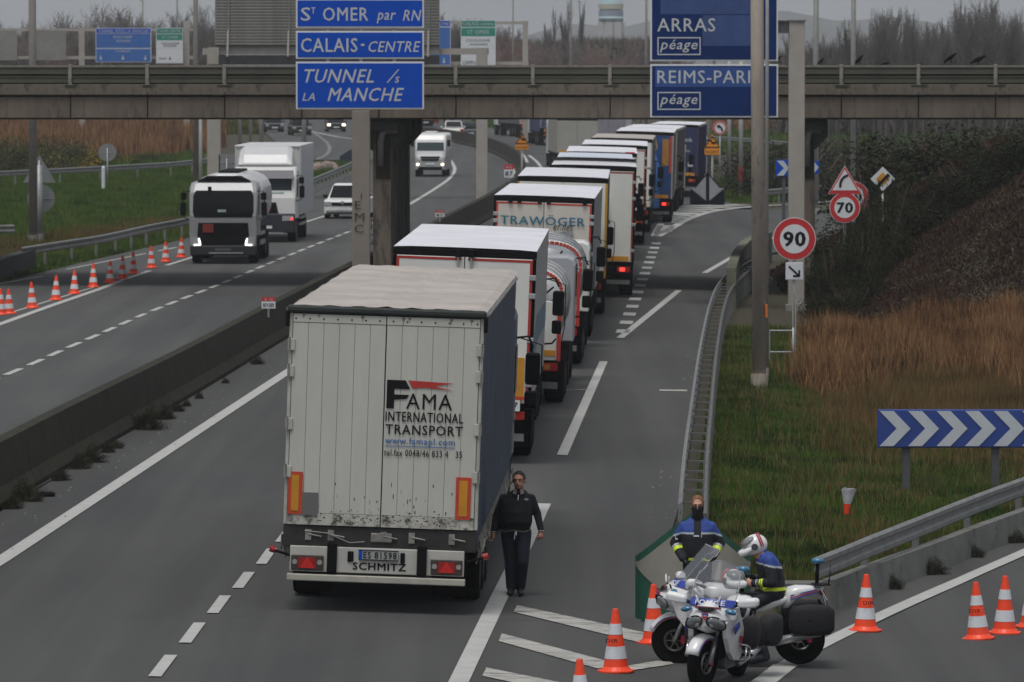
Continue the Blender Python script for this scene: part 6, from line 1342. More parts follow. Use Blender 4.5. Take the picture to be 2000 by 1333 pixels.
# ================================================================ PEOPLE (front towards local -Y)
def body(t,parts,mats,zone,voxel=.0085,name='body',sm=5):
    mb=MB()
    for p in parts:
        if p[0]=='c':
            _,a,b,r1,r2=p; a=Vector(a);b=Vector(b); mb.cyl(a,b,r1,r2,n=14); mb.ell(a,(r1,)*3,14,9); mb.ell(b,(r2,)*3,14,9)
        elif p[0]=='e': mb.ell(p[1],p[2],18,12,p[3] if len(p)>3 else None)
        elif p[0]=='l':
            mb.loft([[(c[0]+math.cos(2*PI*i/22)*rx,c[1]+math.sin(2*PI*i/22)*ry,c[2]+math.cos(2*PI*i/22)*rx*(c[3] if len(c)>3 else 0)) for i in range(22)] for c,rx,ry in p[1]])
    o=mb.build('tmp',mats[0],None); m=o.modifiers.new('r','REMESH'); m.mode='VOXEL'; m.voxel_size=voxel; m.use_smooth_shade=True
    s=o.modifiers.new('s','SMOOTH'); s.iterations=sm; s.factor=.5
    dg=bpy.context.evaluated_depsgraph_get(); dg.update(); me=bpy.data.meshes.new_from_object(o.evaluated_get(dg)); bpy.data.objects.remove(o); me.name=name
    me.materials.clear(); [me.materials.append(q) for q in mats]
    n=len(me.polygons); c=np.zeros(n*3); me.polygons.foreach_get('center',c); c=c.reshape(n,3); me.polygons.foreach_set('material_index',np.array([zone(*q) for q in c],dtype=np.int32)); me.polygons.foreach_set('use_smooth',np.ones(n,bool)); me.update()
    o=bpy.data.objects.new(name,me); C.objects.link(o); o.parent=t; return o
def head_parts(c,M3=None,f=1.):
    c=Vector(c); M3=M3 or Matrix.Identity(3); P=lambda x,y,z: c+M3@Vector((x,y,z))*f
    return [('e',P(0,.012,.03),(.078*f,.098*f,.103*f),M3),('e',P(0,-.02,-.045),(.060*f,.072*f,.072*f),M3),('e',P(0,-.055,-.085),(.032*f,.03*f,.026*f),M3),('c',P(0,-.088,.018),P(0,-.108,-.022),.009,.014),
      ('e',P(.079,.01,-.005),(.012,.02,.03),M3),('e',P(-.079,.01,-.005),(.012,.02,.03),M3),('e',P(0,-.085,-.055),(.026,.012,.010),M3),('e',P(0,-.078,.035),(.055,.02,.012),M3),('c',P(0,.02,-.07),P(0,.035,-.16),.054,.060)]
def hand(w_,d,side,curl=.8):
    """wrist, direction, thumb side vector: palm, four curled fingers, thumb"""
    w_=Vector(w_); d=Vector(d).normalized(); s=Vector(side).normalized(); nrm=d.cross(s).normalized(); o=[('e',w_+d*.045,(.040,.022,.048),Matrix((s,nrm,d)).transposed()),('c',w_-d*.03,w_+d*.02,.026,.027)]
    for i,(q,l) in enumerate(((.03,.036),(.011,.040),(-.009,.037),(-.028,.030))):
        a=w_+d*.082+s*q; b=a+(d*math.cos(curl)+nrm*math.sin(curl))*l; c=b+(d*math.cos(curl*2.3)+nrm*math.sin(curl*2.3))*l*.8; o+=[('c',a-d*.02,b,.0105,.0095),('c',b,c,.0095,.0085)]
    a=w_+d*.03+s*.032; b=a+(s*.5+d*.7+nrm*.5)*.035; o+=[('c',a,b,.013,.0105),('c',b,b+(d*.7+nrm*.6)*.028,.0105,.009)]
    return o
def hair(t,c,M3,m,f=1.,low=-.02):
    mb=MB(); c=Vector(c); g=random.Random(2); mb.ell((0,0,0),(.086*f,.106*f,.108*f),20,14)
    keep=[]; v=[]
    for x,y,z in mb.v:
        y+=.016; z+=.037
        if y<-.055 and z<.085: y=max(y,-.055); z=max(z,.0)
        if z<low: x*=.85; y=min(y,.09)*.9
        v.append(c+M3@Vector((x+g.gauss(0,.0015),y,z+g.gauss(0,.002)))*f)
    mb.v=[tuple(q) for q in v]; fs=[]
    for f_ in mb.f:
        q=[M3.inverted()@(Vector(mb.v[i])-c) for i in f_]; cy=sum(a.y for a in q)/len(q); cz=sum(a.z for a in q)/len(q)
        if cz>(.075 if cy<-.045 else (.02 if cy<.0 else -.055)): fs.append(f_)
    mb.f=fs; return mb.build('hair',m,t,smooth=True,fix=False)
def face(t,c,M3,f=1.,mouth=True):
    c=Vector(c); P=lambda x,y,z: c+M3@Vector((x,y,z))*f
    for s in (-1,1):
        MB().ell(P(s*.031,-.083,.012),(.008,.005,.0045),8,6,M3).build('eye',mat('eye_dark',(.02,.015,.012),.3,var=0),t); MB().bar(P(s*.017,-.094,.030),P(s*.048,-.084,.031),.006,.006).build('eyebrow',mat('brow_brown',(.04,.025,.018),.8,var=0),t)
    if mouth: MB().ell(P(0,-.0965,-.053),(.022,.004,.004),8,5,M3).build('mouth',mat('lip_dull',(.25,.09,.07),.5,var=0),t)
kn=mat('knit_black_navy',(.004,.0045,.008),.9,var=.15,sc_=8,bump=.3,bs=30); pn=mat('navy_jogging_fabric',(.007,.008,.022),.8,var=.2,sc_=5,bump=.3,bs=16); shoe=mat('dark_shoe',(.012,.012,.014),.6,var=.2)
hairm=mat('dark_hair',(.014,.010,.008),.7,var=.3,sc_=30)
# walking driver
p=gp(1008,1164); t=thing('person','man in dark navy tracksuit walking beside the nearest lorry on white line','person',tuple(p),rz=R(-3)); t.scale=(1.1,1.05,1.0); I3=Matrix.Rotation(R(-8),3,'Z')
hd=(.035,-.02,1.585); L_=[('l',[((.0,.0,.80),.15,.115),((.0,.0,.92),.175,.135),((.005,-.02,1.02),.20,.165),((.01,-.02,1.16),.195,.155),((.015,.0,1.30),.20,.130),((.02,.01,1.375),.17,.105),((.03,.01,1.44),.10,.08),((.035,.01,1.47),.06,.06)])]
L_+=head_parts(hd,I3,.98)
L_+=[('c',(.185,.01,1.345),(.265,.03,1.12),.062,.052),('c',(.265,.03,1.12),(.315,-.05,.90),.051,.040),('c',(-.15,.01,1.345),(-.24,.03,1.11),.062,.052),('c',(-.25,.03,1.11),(-.285,-.03,.88),.048,.037)]
L_+=hand((.317,-.055,.885),(.05,-.2,-1),(-.6,-1,0),1.15)+hand((-.287,-.035,.865),(-.02,-.1,-1),(.5,-1,0),.75)
L_+=[('c',(.088,0,.86),(.085,-.10,.48),.108,.080),('c',(.085,-.10,.48),(.055,.02,.12),.080,.062),('c',(-.088,0,.86),(-.070,.02,.47),.108,.080),('c',(-.070,.02,.47),(-.065,.02,.12),.080,.062)]
L_+=[('c',(.055,.04,.06),(.065,-.13,.045),.045,.040),('c',(-.065,.05,.05),(-.075,-.12,.045),.045,.040)]
def zd(x,y,z):
    if z>1.475: return 2
    if abs(x)>.2 and z<.895-(.02 if x<0 else 0): return 2
    if z<.115: return 3
    if abs(x)>.215: return 0
    return 0 if z>.895 else 1
body(t,L_,[kn,pn,skin,shoe],zd); hair(t,hd,I3,hairm,.98); face(t,hd,I3,.98)
mb=MB(); 
for s in (-1,1): mb.prism([(s*.02+.03,-.085,1.46),(s*.065+.03,-.07,1.485),(s*.075+.03,-.095,1.425),(s*.03+.03,-.115,1.40)],(0,.012,0))
for s in (-1,1): pass
MB().prism([(.05,-.09,1.47),(.095,-.06,1.485),(.105,-.10,1.42),(.06,-.118,1.40)],(0,.01,0)).build('collar',mat('striped_collar',(.20,.15,.14),.7,c2=(.04,.03,.035),sc_=30),t)
MB().prism([(.02,-.09,1.47),(-.025,-.06,1.485),(-.035,-.10,1.42),(.01,-.118,1.40)],(0,.01,0)).build('collar',M['striped_collar'],t)
MB().bar((.035,-.125,1.40),(.03,-.14,1.33),.008,.006,(0,1,0)).build('zip',signw,t)
MB().prism([(.10,-.1355,1.34),(.135,-.125,1.36),(.17,-.115,1.34),(.135,-.13,1.325)],(0,-.006,0)).build('chest_badge',mat('badge_grey',(.22,.24,.28),.6),t)
MB().tube([(math.cos(2*PI*i/28)*.184,-.008+math.sin(2*PI*i/28)*.146,.905+.01*math.sin(i)) for i in range(28)],.008,5,closed=True).build('waistband',mat('waist_trim',(.10,.10,.09),.8),t)
mb=MB(); mb.tube([(.0,-.155,.90),(-.01,-.162,.84),(-.015,-.155,.79)],.006,5); mb.build('drawstring',signw,t); MB().tube([(.01,-.155,.90),(.012,-.162,.85)],.006,5).build('drawstring',signw,t)
for x,y,z in ((.316,-.052,.905),(-.286,-.033,.885)): MB().tube([(x+math.cos(2*PI*i/14)*.036,y+math.sin(2*PI*i/14)*.036,z) for i in range(14)],.006,4,closed=True).build('cuff_stripe',mat('cuff_grey',(.3,.3,.3),.8),t)
MB().bar((.145,-.075,.60),(.16,-.03,.605),.01,.01).build('trouser_logo',signw,t); 
for s in (-1,1): MB().tube([(s*.16,.0,.84),(s*.165,-.02,.65),(s*.13,-.03,.45),(s*.105,.0,.2)],.006,4).build('side_seam',mat('seam_white_thin',(.10,.10,.13),.8),t)
# standing officer
jb=mat('officer_royal_blue',(.020,.055,.27),.7,var=.12,sc_=6,bump=.3,bs=18); jn=mat('officer_navy',(.006,.007,.014),.8,var=.2,sc_=6,bump=.3,bs=18); hv=mat('hi_vis_yellow',(.62,.78,.03),.5,var=.06); rf=mat('reflective_grey',(.38,.42,.46),.45,var=.08); mask=mat('black_mask',(.008,.008,.01),.85,var=.1); redhair=mat('reddish_brown_hair',(.20,.085,.035),.7,var=.3,sc_=30); skin2=mat('fair_skin',(.48,.25,.17),.5,var=.08,sc_=9)
p=gp(1362,1237); t=thing('person','standing officer in blue and navy jacket, black face mask, hands in pockets','person',tuple(p),rz=R(-2))
hd=(0,-.02,1.655); I3=Matrix.Identity(3)
L_=[('l',[((0,0,.84),.15,.12),((0,0,.95),.19,.14),((0,-.01,1.1),.20,.155),((0,-.01,1.25),.215,.155),((0,0,1.36),.225,.135),((0,.01,1.44),.19,.11),((0,.01,1.50),.10,.085),((0,.01,1.54),.068,.07)])]+head_parts(hd,I3,1.0)
L_+=[('c',(.175,.01,1.385),(.295,.04,1.17),.074,.066),('c',(.30,.04,1.17),(.19,-.12,.985),.062,.052),('c',(-.175,.01,1.385),(-.295,.04,1.17),.074,.066),('c',(-.30,.04,1.17),(-.19,-.12,.985),.062,.052)]
L_+=hand((.185,-.13,.975),(-.5,-.1,-.5),(0,-1,.3),.6)+hand((-.185,-.13,.975),(.5,-.1,-.5),(0,-1,.3),.6)
L_+=[('c',(.09,0,.9),(.10,-.01,.5),.105,.07),('c',(.10,-.01,.5),(.11,.03,.1),.07,.055),('c',(-.09,0,.9),(-.10,-.01,.5),.105,.07),('c',(-.10,-.01,.5),(-.11,.03,.1),.07,.055),('c',(.11,.05,.06),(.13,-.12,.05),.05,.045),('c',(-.11,.05,.06),(-.13,-.12,.05),.05,.045)]
def seg(p,a,b):
    a=Vector(a);b=Vector(b);p=Vector(p); d=b-a; u=max(0,min(1,(p-a).dot(d)/d.dot(d))); return u,(p-a-d*u).length
def zo(x,y,z):
    if z>1.60: return 4
    ax=abs(x); u,dd=seg((ax,y,z),(.30,.04,1.17),(.19,-.12,.985))
    if dd<.075 and u>0.02 and z<1.2:
        if .30<u<.50: return 2
        if .18<u<.28: return 3
        return 1 if u<.985 else 1
    if ax>.2 and z>1.1: zz=z+(ax-.2)*.35
    else: zz=z-.0
    if abs(x)<.045 and y<0 and z<1.50: return 1
    if zz>1.325: return 0
    if zz>1.30: return 3
    if .955<z<.99 and y<-.08 and ax<.17 and ax>.05: return 2
    return 1
body(t,L_,[jb,jn,hv,rf,skin2],zo); hair(t,hd,I3,redhair,1.0); face(t,hd,I3,1.0,False)
MB().loft([[(math.cos(2*PI*i/18)*rx,-.02+oy+math.sin(2*PI*i/18)*ry,1.655+z) for i in range(18)] for z,rx,ry,oy in ((-.155,.085,.095,.012),(-.10,.072,.088,-.004),(-.06,.075,.098,-.006),(-.022,.083,.108,-.006),(.002,.083,.112,-.006))]).build('face_mask',mask,t,smooth=True)
for s in (-1,1): MB().tube([(s*.032+math.cos(2*PI*i/12)*.022,-.118,1.668+math.sin(2*PI*i/12)*.014) for i in range(12)],.003,4,closed=True).build('glasses_rim',mat('glasses_frame',(.12,.03,.03),.4),t); MB().bar((s*.055,-.116,1.67),(s*.083,-.02,1.672),.005,.005).build('glasses_arm',M['glasses_frame'],t)
MB().bar((.06,-.165,1.34),(.05,-.168,1.26),.012,.008,(0,1,0)).build('zip',rf,t); MB().box(-.05,.02,-.172,-.165,1.27,1.29).build('name_tag',signw,t); MB().bar((-.275,-.02,1.28),(-.27,-.035,1.22),.03,.01,(0,1,0)).build('sleeve_badge',rf,t)
# officer seated on the motorcycle: local frame faces -Y, same heading as the motorcycle
bx=M
sp0=Vector(mB.location); t=thing('person','helmeted officer in blue and navy jacket seated on the motorcycle, head bowed','person',tuple(sp0+Matrix.Rotation(mB.rotation_euler.z,3,'Z')@Vector((0,.28,.02))),rz=mB.rotation_euler.z)
# hips at y=.12, z=.90 ; torso leans slightly forward
hdc=Vector((0,-.055,1.43)); HM=Matrix.Rotation(R(34),3,'X')
L_=[('l',[((0,.16,.80),.17,.14),((0,.15,.92),.19,.155),((0,.13,1.05),.19,.16),((0,.10,1.18),.205,.16),((0,.07,1.28),.20,.14),((0,.045,1.35),.14,.11),((0,.02,1.39),.07,.07)])]+head_parts(hdc,HM,1.0)
L_+=[('c',(.19,.07,1.28),(.27,.10,1.02),.078,.064),('c',(.27,.10,1.02),(.14,-.14,1.00),.06,.048),('c',(-.19,.07,1.28),(-.27,.10,1.02),.078,.064),('c',(-.27,.10,1.02),(-.10,-.15,1.04),.06,.048)]
L_+=hand((.13,-.15,1.0),(-.5,-.7,.3),(0,.3,1),.7)+hand((-.10,-.16,1.04),(.5,-.7,.2),(0,.3,1),.7)
L_+=[('c',(.11,.12,.87),(.25,-.24,.70),.10,.075),('c',(.25,-.24,.70),(.27,-.02,.22),.072,.058),('c',(.27,.02,.10),(.28,-.16,.055),.055,.047),('c',(.27,-.02,.22),(.27,.02,.10),.06,.055),('c',(-.11,.12,.87),(-.25,-.24,.70),.10,.075),('c',(-.25,-.24,.70),(-.30,-.02,.22),.072,.058),('c',(-.30,-.02,.22),(-.30,.02,.10),.06,.055),('c',(-.30,.02,.10),(-.31,-.16,.055),.055,.047)]
def zs(x,y,z):
    v=HM.inverted()@(Vector((x,y,z))-hdc)
    if v.z>-.15 and v.y<.12 and z>1.30 and abs(x)<.1 and y<.02: return 4
    ax=abs(x); u,dd=seg((ax,y,z),(.27,.10,1.02),(.14,-.14,1.00))
    if dd<.085 and z<1.09:
        if u>.97: return 4
        if .42<u<.60: return 2
        if .66<u<.76: return 3
        if u>.05: return 1
    if z>1.235-(y-.07)*.2: return 0
    if z>1.21-(y-.07)*.2: return 3
    if .905<z<.945 and y>.0: return 2
    return 1
body(t,L_,[jb,jn,hv,rf,skin2],zs); face(t,hdc,HM,1.0)
helmet(t,Matrix.Translation(hdc+HM@Vector((0,.0,.035)))@HM.to_4x4()@Matrix.Rotation(R(-14),4,'X'))
MB().box(-.05,.03,-.27,-.25,1.02,1.12).build('phone',black,t,bevel=.008); MB().prism([(-.25,.06,1.20),(-.262,.10,1.17),(-.25,.06,1.14),(-.24,.02,1.17)],(-.01,0,0)).build('sleeve_badge',rf,t)
MB().prism([(.262,.06,1.20),(.272,.10,1.17),(.262,.06,1.14),(.252,.02,1.17)],(.012,0,0)).build('sleeve_badge',rf,t)
# ================================================================ VEGETATION
v_green=veg('grass_green',[(.012,.022,.005),(.034,.070,.009),(.075,.135,.016),(.115,.110,.032)],big=.5)
v_dry=veg('grass_dry',[(.05,.034,.014),(.10,.062,.024),(.19,.12,.05),(.07,.06,.018)],big=.4)
v_reed=veg('reeds_red_brown',[(.04,.018,.009),(.13,.06,.027),(.30,.165,.075),(.15,.075,.033)],big=.5)
v_bush=veg('bramble_leaf',[(0.0080,0.0112,0.0041),(0.0176,0.0224,0.0082),(0.0304,0.0336,0.0136),(0.0400,0.0320,0.0177)],big=.3)
v_gorse=veg('gorse_leaf',[(.02,.03,.008),(.045,.055,.015),(.09,.09,.02),(.45,.30,.02)],big=.35)
v_mulch=veg('brown_mulch',[(.030,.016,.010),(.036,.019,.012),(.046,.024,.015),(.034,.018,.011)],big=.3)
bark=mat('grey_bark',(.085,.075,.068),.9,var=.2,sc_=1); bark2=mat('reddish_twigs',(.13,.085,.075),.9,var=.2,sc_=1)
def blades(name,P,h,wd,m,lean=.35,label=None,seg=1):
    """P: n x 3 array of roots"""
    n=len(P); a=NR.uniform(0,2*PI,n); hh=h*NR.uniform(.5,1.25,n)*(1+.45*np.sin(P[:,0]*1.9+np.sin(P[:,1]*.8)*2)*np.sin(P[:,1]*.55+P[:,0]*.6)); ww=wd*NR.uniform(.6,1.3,n)
    dx=np.cos(a)*ww/2; dy=np.sin(a)*ww/2*.6; la=NR.uniform(0,2*PI,n); ll=hh*lean*NR.uniform(0,1,n)
    v=np.empty((n,3,3)); v[:,0]=P+np.stack([-dx,-dy,np.zeros(n)],1); v[:,1]=P+np.stack([dx,dy,np.zeros(n)],1); v[:,2]=P+np.stack([np.cos(la)*ll,np.sin(la)*ll,hh],1)
    f=np.arange(n*3).reshape(n,3); o=npmesh(name,v.reshape(-1,3),f,m); stuff(o)
    return tag(o,label,'grass' if label else None)
GV=np.vectorize(G,otypes=[float]); EV=np.vectorize(emb,otypes=[float])
# right verge between the double guardrail and the slip road
LB=[(gp(x,y).y,gp(x,y).x) for x,y in ((1480,1150),(1345,1050),(1338,1005),(1352,900),(1366,800),(1380,700),(1395,620),(1412,575),(1450,545),(1490,520),(1530,500),(1640,450),(1760,400))]; LB.sort()
RB=[(gp(x,y).y,gp(x,y).x-.3) for x,y in ((1600,1200),(1622,1190),(1700,1160),(1800,1122),(1900,1083),(2000,1045),(2120,1000),(2260,955),(2500,880))]; RB.sort()
def verge(n,y0,y1,pf):
    y=NR.uniform(y0,y1,n); xl=np.interp(y,[a for a,_ in LB],[b for _,b in LB])+.15; xr=np.minimum(np.interp(y,[a for a,_ in RB],[b for _,b in RB]),.0866*y+1.8); xr=np.where(y>RB[-1][0],.0866*y+1.8,xr)
    x=xl+(xr-xl)*NR.random(n); ok=(xr>xl)&(NR.random(n)<np.vectorize(pf,otypes=[float])(x,y,(x-xl)/np.maximum(xr-xl,.1))); x=x[ok];y=y[ok]
    return np.stack([x,y,GV(x,y)-.07+EV(x,y)],1)
def dryf(x,y,u):   # share of dry stalks
    px=1000+x/y*F; py=HY+(H-G(x,y))*F/y
    nn=.22*math.sin(x*1.3+y*.21)*math.sin(y*.33-x*.7)
    return max(0.,min(1.,.04+nn*(px>1480)+max(0,(px-1520)/300)*max(0,min(1,(950-py)/160))))
pz=verge(200000,78,166,lambda x,y,u:1-.92*dryf(x,y,u)); blades('verge_grass',pz,.12,.030,v_green,label='patchy green grass on the right verge beside the guardrail')
pz=verge(120000,80,164,lambda x,y,u:dryf(x,y,u)*.85+.03); blades('dry_grass',pz,.24,.026,v_dry,label='dry brown grass behind the big chevron board')
pz=verge(60000,132,163,lambda x,y,u:max(0,min(1.,((1000+x/y*F)-1545-(y-140)*1.2)/90+.3*math.sin(x*2.1+y*.5)))*max(0.,min(1.,(y-134+6*math.sin(x*1.1))/24))); blades('reeds',pz,.62,.042,v_reed,lean=.5,label='tall red-brown reeds at the foot of the right embankment')
pz=verge(26000,120,150,lambda x,y,u:max(0,min(.9,((1000+x/y*F)-1560)/120))); blades('reeds',pz,.40,.018,v_dry,lean=.3,label='mid-height straw-coloured reeds in front of the red-brown reeds')
cx_=NR.uniform(2.5,14,900); cy_=NR.uniform(80,165,900); ci=np.repeat(np.arange(900),45); tx_=cx_[ci]+NR.normal(0,.14,len(ci)); ty_=cy_[ci]+NR.normal(0,.25,len(ci)); xl_=np.interp(ty_,[a for a,_ in LB],[b for _,b in LB])+.2; xr_=np.interp(ty_,[a for a,_ in RB],[b for _,b in RB])-.1; ok=(tx_>xl_)&((tx_<xr_)|(ty_>95)); tx_=tx_[ok];ty_=ty_[ok]
v_tuft=veg('tuft_mixed',[(.014,.024,.006),(.05,.07,.016),(.13,.13,.045),(.16,.11,.05)],big=1.1)
blades('grass_tufts',np.stack([tx_,ty_,GV(tx_,ty_)-.07],1),.24,.02,v_tuft,lean=.7,label='uneven taller tufts scattered over the right verge')
# embankment litter: twigs and dead leaves
n=130000; y=NR.uniform(157,207,n); x=NR.uniform(8.8,20,n); e=EV(x,y); ok=(e>.03)|(NR.random(n)<.2); x=x[ok];y=y[ok];e=e[ok]
blades('bank_litter',np.stack([x,y,GV(x,y)-.07+e],1),.10,.07,v_mulch,lean=1.2,label='dark brown dead growth on the embankment slope')
# left grass fields
def field(name,poly,n,h,wd,m,label,lean=.3,z=-.07):
    Q=[gp(*p) for p in poly]; xs_=[q.x for q in Q]; ys_=[q.y for q in Q]; x=NR.uniform(min(xs_),max(xs_),n*2); y=NR.uniform(min(ys_),max(ys_),n*2); ins=np.zeros(len(x),bool); j=len(Q)-1
    for i in range(len(Q)):
        c=((ys_[i]>y)!=(ys_[j]>y))&(x<(xs_[j]-xs_[i])*(y-ys_[i])/(ys_[j]-ys_[i]+1e-9)+xs_[i]); ins^=c; j=i
    x=x[ins][:n];y=y[ins][:n]; return blades(name,np.stack([x,y,GV(x,y)+z],1),h,wd,m,lean=lean,label=label)
field('field_grass',[(-60,520),(30,505),(200,480),(365,448),(500,405),(560,380),(400,330),(410,316),(-60,345)],70000,.22,.06,v_green,'rough green grass between the two left guardrails')
field('field_grass',[(-60,520),(30,505),(200,480),(365,448),(430,428),(300,430),(-60,480)],9000,.30,.04,v_dry,'yellowish tufts along the near left guardrail')
field('field_grass',[(40,500),(200,470),(365,437),(470,408),(500,425),(350,470),(195,505),(60,540),(0,552)],16000,.2,.05,v_green,'weedy strip under the near left guardrail')
field('verge_grass',[(608,365),(688,330),(688,318),(650,320),(606,338)],9000,.25,.08,v_green,'green strip around the rocks between guardrail and far road')
field('field_grass',[(-80,338),(400,312),(400,296),(-80,318)],14000,.35,.1,v_green,'dull green grass just behind the far guardrail')
field('reeds',[(-90,322),(180,316),(400,300),(440,286),(430,258),(425,236),(-90,236)],90000,1.5,.22,v_reed,'broad red-brown reed bed below the bridge at left',lean=.2)
field('reeds',[(430,262),(505,262),(500,245),(430,245)],6000,.8,.2,v_gorse,'dark scrub by far road left of the posts',lean=.3)
field('field_grass',[(1390,395),(1395,360),(1480,340),(1700,335),(1760,375),(1640,386),(1490,395)],30000,.4,.1,v_green,'green verge beyond the exit ramp')
field('field_grass',[(1372,300),(1376,262),(1330,240),(2000,236),(2050,262),(1700,292)],36000,.5,.25,v_green,'distant green field seen under the bridge at right')
field('reeds',[(1375,262),(1370,250),(2000,243),(2000,253)],16000,.9,.3,v_reed,'distant brown band of field under the bridge at right')
field('field_grass',[(900,243),(1085,246),(1085,252),(960,250)],6000,.5,.25,v_green,'green strip beyond the bend under bridge')
# dead stalks near chevron & in right verge
# leaf-clump bushes
def bush_mesh(n,rx,ry,rz_,ls,seed,stalk=0):
    g=np.random.default_rng(seed); c=g.normal(size=(n,3)); c/=np.linalg.norm(c,axis=1)[:,None]; r=g.uniform(.35,1,n)**.6; lump=1+.28*np.sin(c[:,0]*5+seed)*np.cos(c[:,1]*4+seed*2)+.22*np.sin(c[:,2]*7+seed*3+c[:,0]*3); c=c*(r*lump)[:,None]*np.array([rx,ry,rz_]); c[:,2]=np.abs(c[:,2]); 
    a=g.normal(size=(n,3)); a/=np.linalg.norm(a,axis=1)[:,None]; b=np.cross(a,g.normal(size=(n,3))); b/=np.linalg.norm(b,axis=1)[:,None]; s=ls*g.uniform(.5,1.3,n)[:,None]
    v=np.empty((n,4,3)); v[:,0]=c-a*s; v[:,1]=c-b*s*.5; v[:,2]=c+a*s; v[:,3]=c+b*s*.5; return v.reshape(-1,3),np.arange(n*4).reshape(n,4)
BM={}
def bush(label,p,kind,s=(1,1,1),m=None,group=None,rz=None,cat='bush',name='bush'):
    m=m or v_bush; key=(kind,m.name)
    t=thing(name,label,cat,tuple(p),rz=rnd.uniform(0,6) if rz is None else rz,group=group); t.scale=s
    if key not in BM:
        v,f=bush_mesh(7500,1,1,1,.034,kind); o=npmesh('foliage',v,f,m,t); mb=MB(); r_=random.Random(kind)
        for i in range(26):
            a=r_.uniform(0,6.28); l=r_.uniform(.7,1.25); mb.cyl((0,0,-.1),(math.cos(a)*l*.6,math.sin(a)*l*.6,l*r_.uniform(.6,1)),.018,.006,n=4,cap=False)
        o2=mb.build('stems',bark2,t,fix=False); BM[key]=(o.data,o2.data)
    else:
        for nm,me in zip(('foliage','stems'),BM[key]): o=bpy.data.objects.new(nm,me); C.objects.link(o); o.parent=t
    return t
def gz(x,y): return G(x,y)+emb(x,y)-.07
# brambles over the crest of the right bank
r_=random.Random(11); lab=['dark bramble bush on the crest of the right bank','rounded dark scrub bush filling the bank foot','grey-green scrub bush behind the right bank']
n=0
for i in range(16):
    u=i/15; Y=184.5+u*1.5; px_=1650+u*390+r_.uniform(-12,12); x=(px_-1000)/F*Y; z=gz(x,Y); s_=r_.uniform(.95,1.3)
    bush(lab[0],(x,Y,z-.1),1+i%4,(s_*1.2,s_,max(.5,min(s_*r_.uniform(.8,1.1),(5.0-z)/1.25))),group='brambles on the bank crest')
for i in range(22):
    Y=r_.uniform(208,236); px_=r_.uniform(1660,2040); x=(px_-1000)/F*Y; s_=r_.uniform(1.7,2.8)
    zz=gz(x,Y); bush(lab[2],(x,Y,zz-.2),1+i%4,(s_*1.3,s_,max(.5,min(s_*r_.uniform(.9,1.25)*(.55+.75*(px_-1660)/380),(4.9-zz)/1.3))),group='scrub behind the bank')
for i in range(9):
    Y=r_.uniform(172,186); px_=1600+r_.uniform(0,70); x=(px_-1000)/F*Y; s_=r_.uniform(.55,.95)
    bush(lab[1],(x,Y,gz(x,Y)-.1),1+i%4,(s_,s_,s_),group='scrub at the bank foot')
for i,(px_,Y,s_) in enumerate(((1614,174,.7),(1632,174,1.0),(1652,174.5,1.1),(1674,174.5,1.1),(1694,178.5,1.2),(1724,180.5,1.55),(1738,183,1.0),(1604,173,.5))):
    x=(px_-1000)/F*Y; bush('dark bramble bush around the foot of the 70 signpost',(x,Y,gz(x,Y)-.1),1+i%4,(s_*.8,s_*.6,s_*1.75),group='brambles around the signposts')
for i in range(34):
    Y=r_.uniform(300,370); px_=r_.uniform(1500,2040); x=(px_-1000)/F*Y; s_=r_.uniform(2.2,3.6)
    bush('low bare scrub bush beyond the ramp under the bridge',(x,Y,G(x,Y)-.3),1+i%4,(s_*1.5,s_,s_*r_.uniform(.5,.8)),group='scrub beyond the exit ramp')
for i,(px_,py_,s_) in enumerate(((-10,338,2.2),(30,334,2.6),(62,332,2.0),(98,330,1.8),(125,327,2.4),(160,326,1.6),(232,318,1.4),(290,315,1.3))):
    p=gp(px_,py_); bush(['leftmost','second','third','fourth','fifth','last'][i]+' gorse bush from the left in front of the reed bed' if i<6 else 'small green bush by the far guardrail',p,1+i%4,(s_,s_,s_*.7 if i<6 else s_*.45),m=v_gorse,group='gorse bushes before the reeds' if i<6 else 'small bushes by the far guardrail')
for i,(px_,py_,s_) in enumerate(((268,912,.17),(262,835,.30),(232,872,.12),(305,815,.20),(330,800,.14),(470,708,.13),(160,900,.2),(130,935,.14),(40,975,.22),(14,990,.16),(352,790,.1),(375,775,.1),(210,880,.14),(415,745,.09),(1822,1122,.16),(1745,1150,.13),(1905,1088,.12),(1985,1060,.12),(1452,548,.3))):
    p=gp(px_ if px_>1000 else px_-18,py_ if px_>1000 else py_+4)
    if px_<600: # stick to the barrier foot
        yy=p.y; s0=-8.17+.044*(yy-94.4)-.0; p.x=s0+.06; p.z=G(p.x,yy)
    bush('weed tuft growing at the foot of the median barrier' if px_<600 else 'weed tuft growing at the foot of low grey wall' ,p,5,(s_*1.5,s_,s_*1.3),m=v_bush,group='weeds along the barrier' if px_<600 else 'weeds along the low wall',cat='weed',name='weed')
# rocks
rk=mat('pinkish_rock',(.26,.20,.17),.9,var=.2,sc_=2,bump=.5,bs=6)
for i,(px_,py_,s_) in enumerate(((612,338,.45),(624,336,.5),(637,334,.55),(648,330,.4),(618,330,.35),(655,334,.3))):
    t=thing('rock',['leftmost rock of the pinkish heap','second rock from left in the heap','biggest rock in middle of the heap','upper right rock of the heap','small rock at the back left of heap','small rock at the right end of the heap'][i],'rock',tuple(gp(px_,py_)),rz=i); v=[];
    mb=MB(); mb.ell((0,0,s_*.4),(s_,s_*.8,s_*.7),9,6); q=random.Random(i); mb.v=[(x*q.uniform(.85,1.12),y*q.uniform(.85,1.12),z*q.uniform(.85,1.15)) for x,y,z in mb.v]; mb.build('boulder',rk,t)
